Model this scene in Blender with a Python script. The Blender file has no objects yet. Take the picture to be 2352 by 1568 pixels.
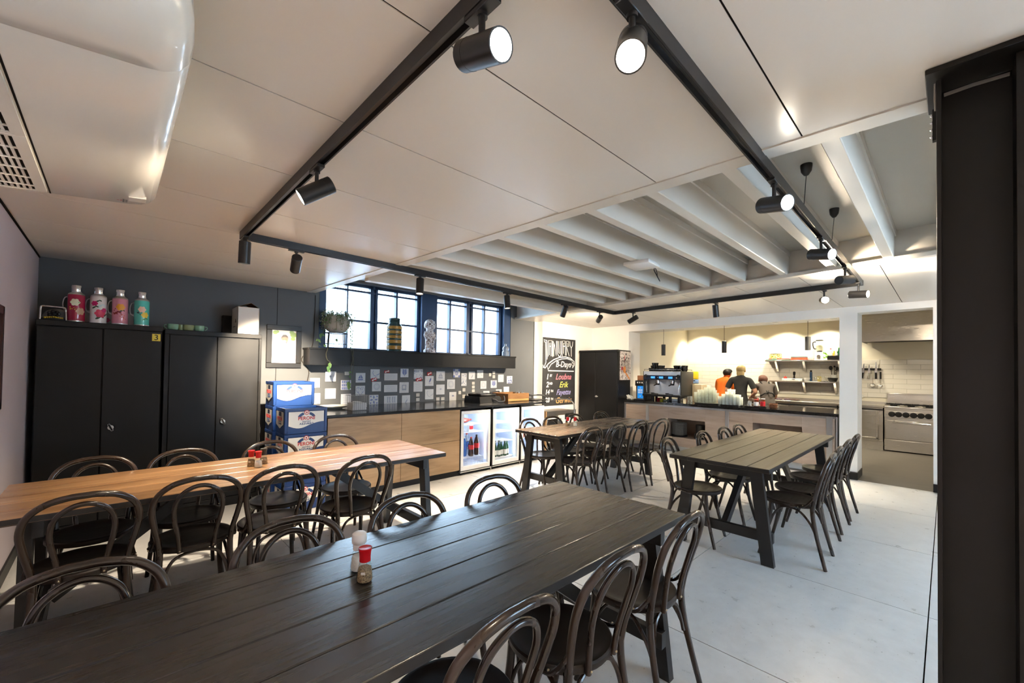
EXPO, SKY, SPW = 1.65, 6.0, 3.0
import bpy, bmesh, math, random
from mathutils import Vector as V, Matrix
rnd = random.Random(7)
SC = bpy.context.scene
COL = SC.collection
PI = math.pi
# ------------------------------------------------------------------ camera model (2352 x 1568 frame)
F_, YAW, PIT, ROL, CX, CY, H = 955.66, .80743, .017085, -.014487, 1176., 832.76, 1.45
_cy, _sy = math.cos(YAW), math.sin(YAW)
FWD = V((math.cos(PIT)*_cy, math.cos(PIT)*_sy, math.sin(PIT)))
_r0 = V((_sy, -_cy, 0)); _d0 = FWD.cross(_r0)
RGT = math.cos(ROL)*_r0 + math.sin(ROL)*_d0
DWN = -math.sin(ROL)*_r0 + math.cos(ROL)*_d0
EYE = V((0, 0, H))
def ray(px, py): return RGT*((px-CX)/F_) + DWN*((py-CY)/F_) + FWD
def pz(px, py, z): d = ray(px, py); return EYE + d*((z-H)/d.z)
def pxx(px, py, x): d = ray(px, py); return EYE + d*(x/d.x)
def pyy(px, py, y): d = ray(px, py); return EYE + d*(y/d.y)
def proj(p):
    q = V(p)-EYE; w = q.dot(FWD); return CX+F_*q.dot(RGT)/w, CY+F_*q.dot(DWN)/w
# ------------------------------------------------------------------ materials
def _set(b, k, v):
    if k in b.inputs: b.inputs[k].default_value = v
def rgb(c): return (c[0], c[1], c[2], 1) if not isinstance(c, (int, float)) else (c, c, c, 1)
def mat(name, c=(.8, .8, .8), rough=.5, metal=0., spec=.5, emit=None, es=0., trans=0., ior=1.45, coat=0., alpha=1.):
    m = bpy.data.materials.new(name); m.use_nodes = True
    b = m.node_tree.nodes['Principled BSDF']
    _set(b, 'Base Color', rgb(c)); _set(b, 'Roughness', rough); _set(b, 'Metallic', metal)
    _set(b, 'Specular IOR Level', spec); _set(b, 'Transmission Weight', trans); _set(b, 'IOR', ior)
    _set(b, 'Coat Weight', coat); _set(b, 'Alpha', alpha)
    if emit is not None: _set(b, 'Emission Color', rgb(emit)); _set(b, 'Emission Strength', es)
    return m
def N(m, t, **kw):
    n = m.node_tree.nodes.new(t)
    for k, v in kw.items():
        if hasattr(n, k): setattr(n, k, v)
        else: n.inputs[k].default_value = v
    return n
def LK(m, a, b): m.node_tree.links.new(a, b)
def bsdf(m): return m.node_tree.nodes['Principled BSDF']
def coords(m, scale=(1, 1, 1), rot=(0, 0, 0), kind='Object'):
    tc = N(m, 'ShaderNodeTexCoord'); mp = N(m, 'ShaderNodeMapping')
    mp.inputs['Scale'].default_value = scale; mp.inputs['Rotation'].default_value = rot
    LK(m, tc.outputs[kind], mp.inputs['Vector']); return mp.outputs['Vector']
def ramp(m, fac, stops):
    r = N(m, 'ShaderNodeValToRGB'); e = r.color_ramp.elements
    while len(e) < len(stops): e.new(.5)
    for i, (p, c) in enumerate(stops): e[i].position = p; e[i].color = rgb(c)
    LK(m, fac, r.inputs['Fac']); return r.outputs['Color']
def noise(m, vec, scale=5, detail=3, rough=.5, dist=0.):
    n = N(m, 'ShaderNodeTexNoise'); LK(m, vec, n.inputs['Vector'])
    n.inputs['Scale'].default_value = scale; n.inputs['Detail'].default_value = detail
    n.inputs['Roughness'].default_value = rough; n.inputs['Distortion'].default_value = dist
    return n.outputs['Fac']
def mix(m, fac, a, b, bt='MIX'):
    n = N(m, 'ShaderNodeMix', data_type='RGBA', blend_type=bt)
    if isinstance(fac, (int, float)): n.inputs[0].default_value = fac
    else: LK(m, fac, n.inputs[0])
    for s, i in ((a, 6), (b, 7)):
        if isinstance(s, bpy.types.NodeSocket): LK(m, s, n.inputs[i])
        else: n.inputs[i].default_value = rgb(s)
    return n.outputs[2]
def bump(m, h, strength=.2, dist=.01):
    b = N(m, 'ShaderNodeBump'); b.inputs['Strength'].default_value = strength; b.inputs['Distance'].default_value = dist
    LK(m, h, b.inputs['Height']); LK(m, b.outputs['Normal'], bsdf(m).inputs['Normal'])
def noisy(name, c1, c2, scale=4, rough=.5, metal=0., stretch=(1, 1, 1), b=0., spec=.5, detail=4, r2=None, coat=0.):
    m = mat(name, c1, rough, metal, spec, coat=coat)
    v = coords(m, stretch); f = noise(m, v, scale, detail)
    LK(m, ramp(m, f, [(.3, c1), (.7, c2)]), bsdf(m).inputs['Base Color'])
    if r2 is not None:
        rr = ramp(m, f, [(.3, rough), (.7, r2)]); LK(m, rr, bsdf(m).inputs['Roughness'])
    if b: bump(m, f, b)
    return m
def wood(name, stops, axis=0, scale=1., rough=.35, b=.05, streak=14, knots=True, spec=.5, rough2=None):
    """long grain along axis 0=x 1=y 2=z"""
    m = mat(name, stops[0][1], rough, spec=spec)
    s = [streak, streak, streak]; s[axis] = .8
    v = coords(m, tuple(a*scale for a in s))
    n1 = noise(m, v, 1.6, 6, .6, 1.2)
    s2 = [3.2, 3.2, 3.2]; s2[axis] = .9
    v2 = coords(m, tuple(a*scale for a in s2))
    n2 = noise(m, v2, 1.3, 3, .5, .6)
    a = N(m, 'ShaderNodeMath', operation='MULTIPLY'); LK(m, n1, a.inputs[0]); a.inputs[1].default_value = .55
    c = N(m, 'ShaderNodeMath', operation='MULTIPLY_ADD'); LK(m, n2, c.inputs[0]); c.inputs[1].default_value = .45
    LK(m, a.outputs[0], c.inputs[2])
    LK(m, ramp(m, c.outputs[0], stops), bsdf(m).inputs['Base Color'])
    if rough2 is not None: LK(m, ramp(m, n1, [(.3, rough), (.75, rough2)]), bsdf(m).inputs['Roughness'])
    if b: bump(m, n1, b, .004)
    return m
# ------------------------------------------------------------------ mesh builder
class MB:
    def __init__(s): s.bm = bmesh.new(); s.mi = 0
    def m(s, i): s.mi = i; return s
    def _fin(s, faces):
        for f in faces: f.material_index = s.mi
        return s
    def box(s, x0, x1, y0, y1, z0, z1, bev=0., seg=1, M=None):
        vs = [s.bm.verts.new((x, y, z)) for z in (z0, z1) for y in (y0, y1) for x in (x0, x1)]
        q = [(0, 2, 3, 1), (4, 5, 7, 6), (0, 1, 5, 4), (2, 6, 7, 3), (0, 4, 6, 2), (1, 3, 7, 5)]
        fs = [s.bm.faces.new([vs[i] for i in f]) for f in q]
        if bev > 0:
            es = list({e for f in fs for e in f.edges})
            r = bmesh.ops.bevel(s.bm, geom=es, offset=bev, segments=seg, profile=.5, affect='EDGES')
            fs = list({f for f in r['faces']} | {f for f in fs if f.is_valid})
            vs = list({v for f in fs for v in f.verts})
        if M is not None:
            for v in vs: v.co = M @ v.co
        return s._fin(fs)
    def quadprism(s, base, top):
        """hexahedron from two matching loops of points"""
        n = len(base)
        a = [s.bm.verts.new(p) for p in base]; b = [s.bm.verts.new(p) for p in top]
        fs = [s.bm.faces.new(a[::-1]), s.bm.faces.new(b)]
        for i in range(n): fs.append(s.bm.faces.new((a[i], a[(i+1) % n], b[(i+1) % n], b[i])))
        return s._fin(fs)
    def prism(s, pts, z0, z1, axis='z'):
        f = {'z': lambda u, v, w: (u, v, w), 'y': lambda u, v, w: (u, w, v), 'x': lambda u, v, w: (w, u, v)}[axis]
        return s.quadprism([f(u, v, z0) for u, v in pts], [f(u, v, z1) for u, v in pts])
    def face(s, pts): return s._fin([s.bm.faces.new([s.bm.verts.new(p) for p in pts])])
    def lathe(s, prof, n=24, c=(0, 0, 0), axis='z', cap=True, M=None):
        rings = []; new = []
        for r, h in prof:
            ring = []
            for i in range(n):
                a = 2*PI*i/n; u, w = r*math.cos(a), r*math.sin(a)
                p = {'z': V((u, w, h)), 'y': V((u, h, -w)), 'x': V((h, u, w))}[axis]
                if M is not None: p = M @ p
                v = s.bm.verts.new(p + V(c)); ring.append(v)
            rings.append(ring)
        for a, b in zip(rings, rings[1:]):
            for i in range(n): new.append(s.bm.faces.new((a[i], a[(i+1) % n], b[(i+1) % n], b[i])))
        if cap:
            new.append(s.bm.faces.new(rings[0][::-1])); new.append(s.bm.faces.new(rings[-1]))
        return s._fin(new)
    def cyl(s, p0, p1, r0, r1=None, n=16, cap=True):
        return s.tube([p0, p1], r0, n, radii=[r0, r0 if r1 is None else r1], cap=cap)
    def tube(s, pts, r, n=8, radii=None, cap=True, closed=False):
        pts = [V(p) for p in pts]; k = len(pts); rings = []; fs = []
        t = []
        for i in range(k):
            if closed: d = pts[(i+1) % k]-pts[i-1]
            else: d = pts[min(i+1, k-1)]-pts[max(i-1, 0)]
            t.append(d.normalized() if d.length > 1e-9 else V((0, 0, 1)))
        up = V((0, 0, 1)) if abs(t[0].z) < .9 else V((1, 0, 0))
        nrm = (up - t[0]*up.dot(t[0])).normalized()
        for i in range(k):
            nrm = (nrm - t[i]*nrm.dot(t[i]))
            nrm = nrm.normalized() if nrm.length > 1e-6 else t[i].orthogonal().normalized()
            bn = t[i].cross(nrm); rr = radii[i] if radii else r
            rings.append([s.bm.verts.new(pts[i]+(nrm*math.cos(2*PI*j/n)+bn*math.sin(2*PI*j/n))*rr) for j in range(n)])
        rng = range(k) if closed else range(k-1)
        for i in rng:
            a, b = rings[i], rings[(i+1) % k]
            for j in range(n): fs.append(s.bm.faces.new((a[j], a[(j+1) % n], b[(j+1) % n], b[j])))
        if cap and not closed:
            fs.append(s.bm.faces.new(rings[0][::-1])); fs.append(s.bm.faces.new(rings[-1]))
        return s._fin(fs)
    def ball(s, c, r, n=16, m=10):
        r = (r, r, r) if isinstance(r, (int, float)) else r
        rings = []; fs = []
        top = s.bm.verts.new((c[0], c[1], c[2]+r[2])); bot = s.bm.verts.new((c[0], c[1], c[2]-r[2]))
        for i in range(1, m):
            th = PI*i/m
            rings.append([s.bm.verts.new((c[0]+r[0]*math.sin(th)*math.cos(2*PI*j/n), c[1]+r[1]*math.sin(th)*math.sin(2*PI*j/n), c[2]+r[2]*math.cos(th))) for j in range(n)])
        for j in range(n):
            fs.append(s.bm.faces.new((top, rings[0][j], rings[0][(j+1) % n])))
            fs.append(s.bm.faces.new((bot, rings[-1][(j+1) % n], rings[-1][j])))
        for a, b in zip(rings, rings[1:]):
            for j in range(n): fs.append(s.bm.faces.new((a[j], b[j], b[(j+1) % n], a[(j+1) % n])))
        return s._fin(fs)
    def add_mesh(s, me, M=None):
        base = len(s.bm.verts)
        tmp = bmesh.new(); tmp.from_mesh(me)
        mp = [s.bm.verts.new(M @ v.co if M is not None else v.co) for v in tmp.verts]
        tmp.verts.index_update(); fs = []
        for f in tmp.faces:
            try: fs.append(s.bm.faces.new([mp[v.index] for v in f.verts]))
            except ValueError: pass
        tmp.free(); return s._fin(fs)
    def text(s, body, size, M, ext=.0006, shear=0., bold=0., align='CENTER', space=1.):
        cu = bpy.data.curves.new('t', 'FONT'); cu.body = body; cu.size = size; cu.extrude = ext
        cu.align_x = align; cu.align_y = 'CENTER'; cu.shear = shear; cu.offset = bold; cu.space_character = space
        cu.resolution_u = 3
        ob = bpy.data.objects.new('t', cu); COL.objects.link(ob)
        dg = bpy.context.evaluated_depsgraph_get()
        me = bpy.data.meshes.new_from_object(ob.evaluated_get(dg))
        s.add_mesh(me, M)
        bpy.data.objects.remove(ob); bpy.data.curves.remove(cu); bpy.data.meshes.remove(me)
        return s
    def build(s, name, mats, parent=None, loc=None, rotz=0., smooth=38, kind=None, label=None):
        bmesh.ops.recalc_face_normals(s.bm, faces=s.bm.faces)
        me = bpy.data.meshes.new(name); s.bm.to_mesh(me); s.bm.free()
        for m in (mats if isinstance(mats, (list, tuple)) else [mats]): me.materials.append(m)
        if smooth and len(me.polygons):
            me.polygons.foreach_set('use_smooth', [True]*len(me.polygons))
            me.set_sharp_from_angle(angle=math.radians(smooth))
        o = bpy.data.objects.new(name, me); COL.objects.link(o)
        if parent: o.parent = parent
        if loc is not None: o.location = loc
        if rotz: o.rotation_euler = (0, 0, rotz)
        if kind: o['kind'] = kind
        if label: o['label'] = label
        return o
def frame_mat(o, ex, ey):
    """matrix whose x/y axes are ex, ey at origin o (for text and flat art)"""
    ex, ey = V(ex).normalized(), V(ey).normalized(); ez = ex.cross(ey)
    return Matrix(((ex.x, ey.x, ez.x, o[0]), (ex.y, ey.y, ez.y, o[1]), (ex.z, ey.z, ez.z, o[2]), (0, 0, 0, 1)))
def smooth_path(pts, k=6, closed=False):
    P = [V(p) for p in pts]; n = len(P); out = []
    for i in range(n if closed else n-1):
        if closed: a, b, c, d = P[i-1], P[i], P[(i+1) % n], P[(i+2) % n]
        else: a, b, c, d = P[max(i-1, 0)], P[i], P[i+1], P[min(i+2, n-1)]
        for j in range(k):
            t = j/k
            out.append(.5*((2*b)+(c-a)*t+(2*a-5*b+4*c-d)*t*t+(3*b-a-3*c+d)*t**3))
    if not closed: out.append(P[-1])
    return out
def tag(o, label, cat, group=None, kind=None):
    o['label'] = label; o['category'] = cat
    if group: o['group'] = group
    if kind: o['kind'] = kind
    return o
def thing(name, label, cat, loc=(0, 0, 0), rotz=0., group=None):
    o = bpy.data.objects.new(name, None); COL.objects.link(o); o.empty_display_size = .1
    o.location = loc; o.rotation_euler = (0, 0, rotz)
    return tag(o, label, cat, group)
def dup(root, loc, rotz=0., label=None, group=None, swap=None):
    r = root.copy(); COL.objects.link(r); r.location = loc; r.rotation_euler = (0, 0, rotz)
    if label: r['label'] = label
    if group: r['group'] = group
    for ch in list(root.children):
        c = ch.copy(); COL.objects.link(c); c.parent = r
        for g in list(ch.children):
            d = g.copy(); COL.objects.link(d); d.parent = c
    return r
def struct(name, mb, mats, parent=None, **k): return mb.build(name, mats, parent, kind='structure' if parent is None else None, **k)
# ------------------------------------------------------------------ camera
cam = bpy.data.cameras.new('camera'); cam.sensor_fit = 'HORIZONTAL'; cam.sensor_width = 36
cam.lens = F_/2352*36; cam.shift_y = (CY-784)/2352; cam.clip_start = .02
co = bpy.data.objects.new('camera', cam); COL.objects.link(co)
up, bk = -DWN, -FWD
co.matrix_world = Matrix(((RGT.x, up.x, bk.x, 0), (RGT.y, up.y, bk.y, 0), (RGT.z, up.z, bk.z, H), (0, 0, 0, 1)))
SC.camera = co
SC.view_settings.view_transform = 'Standard'; SC.view_settings.look = 'None'
SC.view_settings.gamma = 1; SC.view_settings.use_curve_mapping = False
SC.view_settings.exposure = EXPO
SC.cycles.use_denoising = True
SC.cycles.use_adaptive_sampling = True; SC.cycles.adaptive_threshold = .15; SC.cycles.adaptive_min_samples = 16
SC.cycles.max_bounces = 7; SC.cycles.diffuse_bounces = 3; SC.cycles.glossy_bounces = 3; SC.cycles.transmission_bounces = 8
SC.cycles.transparent_max_bounces = 28; SC.cycles.caustics_reflective = False; SC.cycles.caustics_refractive = False
SC.cycles.sample_clamp_indirect = 4.0
W = bpy.data.worlds.new('sky'); SC.world = W; W.use_nodes = True
wn = W.node_tree.nodes; wl = W.node_tree.links
bg = wn['Background']; bg.inputs['Color'].default_value = (.57, .78, 1, 1); bg.inputs['Strength'].default_value = SKY
# ------------------------------------------------------------------ constants of the room
ZC, YW, XL, YR = 2.405, 5.62, -.505, -2.6
def xn(y): return 2.02-.044*y            # edge of the low panelled ceiling near the camera
def xf(y): return 4.69+.145*y            # edge of the low panelled ceiling before the bar
def xb(y): return 7.43+.05*y             # face of the bar wall
M = {}
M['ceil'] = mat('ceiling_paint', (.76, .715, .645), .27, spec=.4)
M['seam'] = mat('dark_gap', (.012, .01, .009), .9, spec=.1)
M['white'] = noisy('white_paint', (.80, .775, .73), (.83, .805, .76), 2, .45, b=.02)
M['beam'] = noisy('beam_paint', (.66, .62, .55), (.70, .66, .585), 3, .35, b=.06, stretch=(.4, 3, 3))
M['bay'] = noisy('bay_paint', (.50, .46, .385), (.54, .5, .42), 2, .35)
M['grey'] = noisy('grey_wall_paint', (.10, .106, .112), (.114, .12, .126), 2, .5, b=.02, spec=.3)
M['lilac'] = noisy('lilac_wall_paint', (.56, .50, .56), (.6, .54, .6), 2, .5, b=.02)
M['cream'] = noisy('cream_paint', (.80, .75, .62), (.83, .78, .66), 2, .5)
M['black'] = mat('black_satin', (.008, .008, .009), .42, spec=.35)
M['blackm'] = mat('black_matt', (.009, .009, .01), .6, spec=.3)
M['steel'] = noisy('brushed_steel', (.56, .54, .51), (.6, .58, .545), 6, .27, 1., (1, 1, 30), r2=.31)
M['chrome'] = mat('chrome', (.75, .75, .76), .12, 1.)
M['plate'] = mat('white_glaze', (.78, .78, .76), .2)
M['blueframe'] = noisy('dark_blue_window_paint', (.016, .042, .10), (.02, .05, .12), 3, .4)
def glassmat(name, tint=(1, 1, 1), refl=.09, rough=0.):
    m = bpy.data.materials.new(name); m.use_nodes = True; nt = m.node_tree
    for n in list(nt.nodes):
        if n.type != 'OUTPUT_MATERIAL': nt.nodes.remove(n)
    out = [n for n in nt.nodes if n.type == 'OUTPUT_MATERIAL'][0]
    t = nt.nodes.new('ShaderNodeBsdfTransparent'); t.inputs[0].default_value = rgb(tint)
    g = nt.nodes.new('ShaderNodeBsdfGlossy'); g.inputs['Roughness'].default_value = rough+.02
    fr = nt.nodes.new('ShaderNodeFresnel'); ge = nt.nodes.new('ShaderNodeNewGeometry'); mr = nt.nodes.new('ShaderNodeMapRange')
    mr.inputs['To Min'].default_value = 1.45; mr.inputs['To Max'].default_value = 1/1.45; nt.links.new(ge.outputs['Backfacing'], mr.inputs['Value']); nt.links.new(mr.outputs['Result'], fr.inputs[0])
    ms = nt.nodes.new('ShaderNodeMixShader')
    nt.links.new(fr.outputs[0], ms.inputs[0]); nt.links.new(t.outputs[0], ms.inputs[1]); nt.links.new(g.outputs[0], ms.inputs[2])
    nt.links.new(ms.outputs[0], out.inputs[0]); return m
M['pane'] = glassmat('window_glass', (.98, .99, 1))
# floor: pale painted concrete in big slabs; joints measured on the floor
fl = mat('pale_concrete', (.6, .61, .61), .33)
v = coords(fl); f1 = noise(fl, v, .8, 5, .6, .3); f2 = noise(fl, v, 9, 4, .6); f3 = noise(fl, v, 60, 2, .5)
c = mix(fl, .35, ramp(fl, f1, [(.3, (.55, .555, .55)), (.7, (.67, .675, .67))]), ramp(fl, f2, [(.35, (.5, .5, .49)), (.65, (.68, .68, .67))]))
c = mix(fl, ramp(fl, f3, [(.24, .9), (.3, 0)]), c, (.3, .29, .27))
LK(fl, c, bsdf(fl).inputs['Base Color']); LK(fl, ramp(fl, f2, [(.3, .26), (.7, .42)]), bsdf(fl).inputs['Roughness']); bump(fl, f2, .03)
M['floor'] = fl
M['kfloor'] = noisy('grey_plank_vinyl', (.06, .053, .046), (.1, .09, .078), 3, .45, stretch=(4, .6, 1), r2=.5)
# floor slabs with open joints (a dark bed shows in them)
b = MB()
ys = [YR, -1.2, .08, 1.36, 2.64, 3.92, 5.8]; xsl = [-.6, 1.05, 2.32, 3.57, 4.815, 6.1, 7.75]
J = .003
for i in range(len(ys)-1):
    for k in range(len(xsl)-1):
        b.box(xsl[k]+J, xsl[k+1]-J, ys[i]+J, ys[i+1]-J, -.03, 0)
b.m(1).box(-.7, 12.2, YR-.1, 6, -.09, -.028)
b.m(2).box(7.44, 12.2, YR, 6, -.028, .001)
struct('floor', b, [M['floor'], M['seam'], M['kfloor']], smooth=0)
# ------------------------------------------------------------------ ceiling
b = MB()
seams = [YR, -1.43, -.82, -.21, .40, 1.012, 1.625, 2.265, 2.905, 3.545, 4.22, 4.86, YW]
g = .003
for y0, y1 in zip(seams, seams[1:]):
    a, d = y0+g, y1-g
    for lo, hi in (((lambda y: XL), xn), (xf, lambda y: xb(y)+.02)):
        b.prism([(lo(a), a), (hi(a), a), (hi(d), d), (lo(d), d)], ZC, ZC+.003)
b.m(1)
for lo, hi in (((lambda y: XL), xn), (xf, lambda y: xb(y)+.02)):
    b.prism([(lo(YR), YR), (hi(YR)-.01 if hi is xn else hi(YR), YR), (hi(YW)-.01 if hi is xn else hi(YW), YW), (lo(YW), YW)], ZC+.003, ZC+.02)
b.m(2)
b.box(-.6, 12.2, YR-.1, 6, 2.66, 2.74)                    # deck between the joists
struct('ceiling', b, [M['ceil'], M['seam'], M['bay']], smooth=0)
b = MB()
for y0, y1 in ((YR, YW),):
    b.prism([(xn(y0)-.02, y0), (xn(y0)+.035, y0), (xn(y1)+.035, y1), (xn(y1)-.02, y1)], ZC-.006, ZC+.02)
    b.prism([(xn(y0)+.035, y0), (xn(y0)+.085, y0), (xn(y1)+.085, y1), (xn(y1)+.035, y1)], ZC-.002, 2.66)
struct('trim_1', b, M['beam'], smooth=0)
b = MB()
b.prism([(xf(YR)-.075, YR), (xf(YR)+.01, YR), (xf(YW)+.01, YW), (xf(YW)-.075, YW)], ZC-.004, ZC+.03)
b.prism([(xf(YR)-.02, YR), (xf(YR)+.03, YR), (xf(YW)+.03, YW), (xf(YW)-.02, YW)], ZC+.03, 2.66)
struct('trim_2', b, M['beam'], smooth=0)
for k in range(-5, 11):
    y = .335+.391*k; w = .034
    b = MB(); b.box(xn(y)+.085, xf(y)-.02, y-w, y+w, 2.428, 2.66, .004)
    b.box(xn(y)+.085, xf(y)-.02, y-w-.012, y+w+.012, 2.615, 2.66)
    if k == 10: b.box(xn(y)+.085, xf(y)-.02, y-w, y+w+.02, 2.37, 2.43)
    struct('ceiling_joist', b, M['beam'])
# ------------------------------------------------------------------ walls
YWIN = 5.74
def wx(px, py=740): return pyy(px, py, YWIN).x
WX0, WX1 = wx(725), wx(1163); WZ0, WZ1 = 1.69, 2.62
b = MB()
XG = 5.98                                            # end of the grey part
b.box(XL-.1, WX0, YW, YW+.25, 0, 2.74).box(WX1, XG, YW, YW+.25, 0, 2.74)
b.box(WX0, WX1, YW, YW+.25, 0, WZ0).box(WX0, WX1, YW, YW+.25, WZ1, 2.74)
for px in (637,):
    x = pyy(px, 700, YW).x; b.m(1).box(x-.003, x+.003, YW-.001, YW+.01, 0, ZC).m(0)
xs = pyy(1226, 800, YW).x; b.m(1).box(xs-.004, xs+.004, YW-.001, YW+.01, 0, ZC)
struct('wall_window', b, [M['grey'], M['seam']], smooth=0)
b = MB(); b.box(XG, 6.3, YW-.005, YW+.25, 0, 2.74)
b.box(pyy(1245.5, 850, 5.46).x, 8.3, 5.46, YW+.25, 0, 2.74, .006)
struct('wall_chalkboard', b, M['white'])
b = MB(); b.box(XL-.12, XL, YR-.12, YW+.25, 0, 2.74); b.m(1).box(XL, XL+.008, YR, YW, ZC-.012, ZC)
struct('wall_left', b, [M['lilac'], M['seam']], smooth=0)
# bar wall: column left of the hatch, header, column beside the door, strip beside the door
HB = 2.27; T = .45
def slab(b, y0, y1, z0, z1, t=T, x=xb): return b.prism([(x(y0), y0), (x(y0)+t, y0), (x(y1)+t, y1), (x(y1), y1)], z0, z1)
YH0, YH1 = 1.06, 4.53                                # hatch
YD0, YD1 = .118, .80                                 # kitchen doorway
b = MB()
slab(b, YH1, YW, 0, 2.74); slab(b, YH0, YH1, HB, 2.74); slab(b, YD1+.06, YH0, 0, 2.74); slab(b, YD0, YD1+.06, 2.315, 2.74, .3)
slab(b, YR, YD0, 0, 2.74)
struct('wall_bar', b, M['white'], smooth=0)
b = MB(); b.box(xb(0)-.012, xb(0)+T, YD1+.05, YH0-.0, 0, .1).box(xb(0)-.012, xb(0)+T+.01, -.5, YD0+.002, 0, .1)
struct('baseboard_bar', b, M['black'], smooth=0)
b = MB(); b.box(XL, XL+.012, YR, YW, 0, .09); struct('baseboard_left', b, M['black'], smooth=0)
# side of the room behind the camera, with an unseen window added to let fill daylight in
b = MB()
zz = [(.8, 2.3)]
b.box(XL-.12, 2.6, YR-.2, YR, 0, 2.74).box(5.0, 8, YR-.2, YR, 0, 2.74)
for x0, x1 in ((2.6, 5.0),): b.box(x0, x1, YR-.2, YR, 0, .8).box(x0, x1, YR-.2, YR, 2.3, 2.74)
struct('wall_right', b, M['white'], smooth=0)
for i, (x0, x1) in enumerate(((2.6, 5.0),)):
    b = MB()
    for a, c2 in ((x0, x0+.05), ((x0+x1)/2-.025, (x0+x1)/2+.025), (x1-.05, x1)): b.box(a, c2, YR-.12, YR-.07, .8, 2.3)
    for z in (.8, 1.75, 2.25): b.box(x0, x1, YR-.12, YR-.07, z, z+.05)
    o = struct('window_%d' % (i+2), b, M['blueframe'])
    p = MB(); p.box(x0, x1, YR-.1, YR-.095, .8, 2.3); p.build('window_pane', M['pane'], o)
# window 1: dark blue timber frames with small panes
b = MB(); Y0, Y1 = YWIN-.03, YWIN+.04
def vbar(p0, p1, y0=Y0, y1=Y1): b.box(wx(p0), wx(p1), y0, y1, WZ0, WZ1)
vbar(725, 740.5, YW-.005); vbar(794, 797); vbar(848, 853.5); vbar(853.5, 859.5, Y0+.03); vbar(859.5, 865); vbar(907, 911); vbar(955, 961)
vbar(961, 996, YW+.02); vbar(1030, 1033.5); vbar(1069, 1074); vbar(1074, 1080, Y0+.03); vbar(1080, 1084); vbar(1109, 1112); vbar(1143, 1149); vbar(1149, 1164, YW+.01)
for px, py in ((849, 673), (849, 739.5)):
    z = pyy(px, py, YWIN).z
    for a, c2 in ((735, 961), (990, 1150)): b.box(wx(a), wx(c2), Y0+.005, Y1-.005, z-.013, z+.013)
b.box(WX0, WX1, Y0, Y1, WZ0-.02, WZ0+.03).box(WX0, WX1, Y0, Y1, WZ1-.04, WZ1+.02)
o = struct('window_1', b, M['blueframe'])
for a, c2 in ((740, 848), (865, 955), (996, 1069), (1084, 1143)):
    p = MB(); p.box(wx(a), wx(c2), YWIN, YWIN+.006, WZ0, WZ1); p.build('window_pane', M['pane'], o)
# light well outside: whitewashed boarded wall
b = MB()
for k in range(8): b.box(-2, 10, 7.6, 7.68, .5+k*.2, .5+k*.2+.194)
b.box(-2, 10, YW+.3, 7.6, .5, .55)
struct('wall_lightwell', b, noisy('whitewash', (.7, .74, .8), (.85, .88, .92), 3, .8), smooth=0)
# black sill box under the window
b = MB(); b.box(pyy(712, 797, 5.38).x, pyy(1184, 820, 5.38).x, 5.38, YW+.1, 1.475, 1.668).box(pyy(712, 797, 5.38).x-.012, pyy(1184, 820, 5.38).x+.012, 5.368, YW+.1, 1.668, 1.69, .003)
tag(b.build('window_sill', noisy('black_sill_paint', (.008, .0085, .01), (.011, .012, .014), 4, .45, spec=.3)), 'long black box sill below the blue window holding a plant and a vase', 'window sill', kind='structure')
# ------------------------------------------------------------------ kitchen shell
XK = 11.45
b = MB()
b.box(XK, XK+.15, YR, 6, 0, 2.74)
b.box(xb(4.7)+T, XK, 4.95, 5.1, 0, 2.74).box(xb(0)+.3, XK, -.75, -.6, 0, 2.74)
struct('wall_kitchen', b, M['cream'], smooth=0)
b = MB(); b.prism([(xb(YR)+.01, YR), (XK, YR), (XK, 5.1), (xb(5.1)+.01, 5.1)], 2.645, 2.659); struct('ceiling_kitchen', b, M['cream'], smooth=0)
# white metro tiles on the kitchen wall
tl = mat('white_metro_tile', (.8, .77, .7), .12)
b = MB(); zt = pxx(2060, 826, XK-.01).z; hh, ww = .098, .40
zk = zt; r = 0
while zk-hh > .93:
    y = 4.95-(.5*ww if r % 2 else 0); yy = 4.95
    if r % 2: b.box(XK-.012, XK+.001, y+.0035, 4.95, zk-hh+.004, zk, .0025)
    else: y = 4.95
    while yy > -.6:
        y0 = max(y-ww+.0035, -.6); y1 = min(yy, y)
        if y1-y0 > .02: b.box(XK-.012, XK+.001, y0, y1, zk-hh+.004, zk, .0025)
        y -= ww; yy = y
    zk -= hh; r += 1
b.m(1).box(XK-.007, XK+.001, -.6, 4.95, zk, zt+.004)
struct('trim_3', b, [tl, mat('grout', (.55, .52, .46), .9)], smooth=0)
# ------------------------------------------------------------------ tables
leg_m = noisy('black_stained_leg', (.013, .012, .012), (.022, .02, .019), 8, .42, b=.05)
T_black = wood('black_stained_boards', [(.3, (.010, .0095, .009)), (.6, (.017, .016, .015)), (.8, (.028, .026, .024))], 0, 1., .25, .02, 22, rough2=.31)
_set(bsdf(T_black), 'Coat Weight', .6); _set(bsdf(T_black), 'Coat Roughness', .27)
T_honey = wood('honey_oak_boards', [(.28, (.05, .025, .012)), (.42, (.22, .115, .05)), (.6, (.36, .2, .09)), (.8, (.46, .28, .14))], 0, 1., .2, .04, 16, rough2=.3)
_set(bsdf(T_honey), 'Coat Weight', 1.); _set(bsdf(T_honey), 'Coat Roughness', .3)
T_worn = wood('worn_oak_boards', [(.3, (.035, .024, .017)), (.45, (.16, .11, .072)), (.62, (.27, .19, .125)), (.8, (.35, .26, .18))], 0, 1.3, .22, .05, 12, rough2=.34)
_set(bsdf(T_worn), 'Coat Weight', .4); _set(bsdf(T_worn), 'Coat Roughness', .25)
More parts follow.
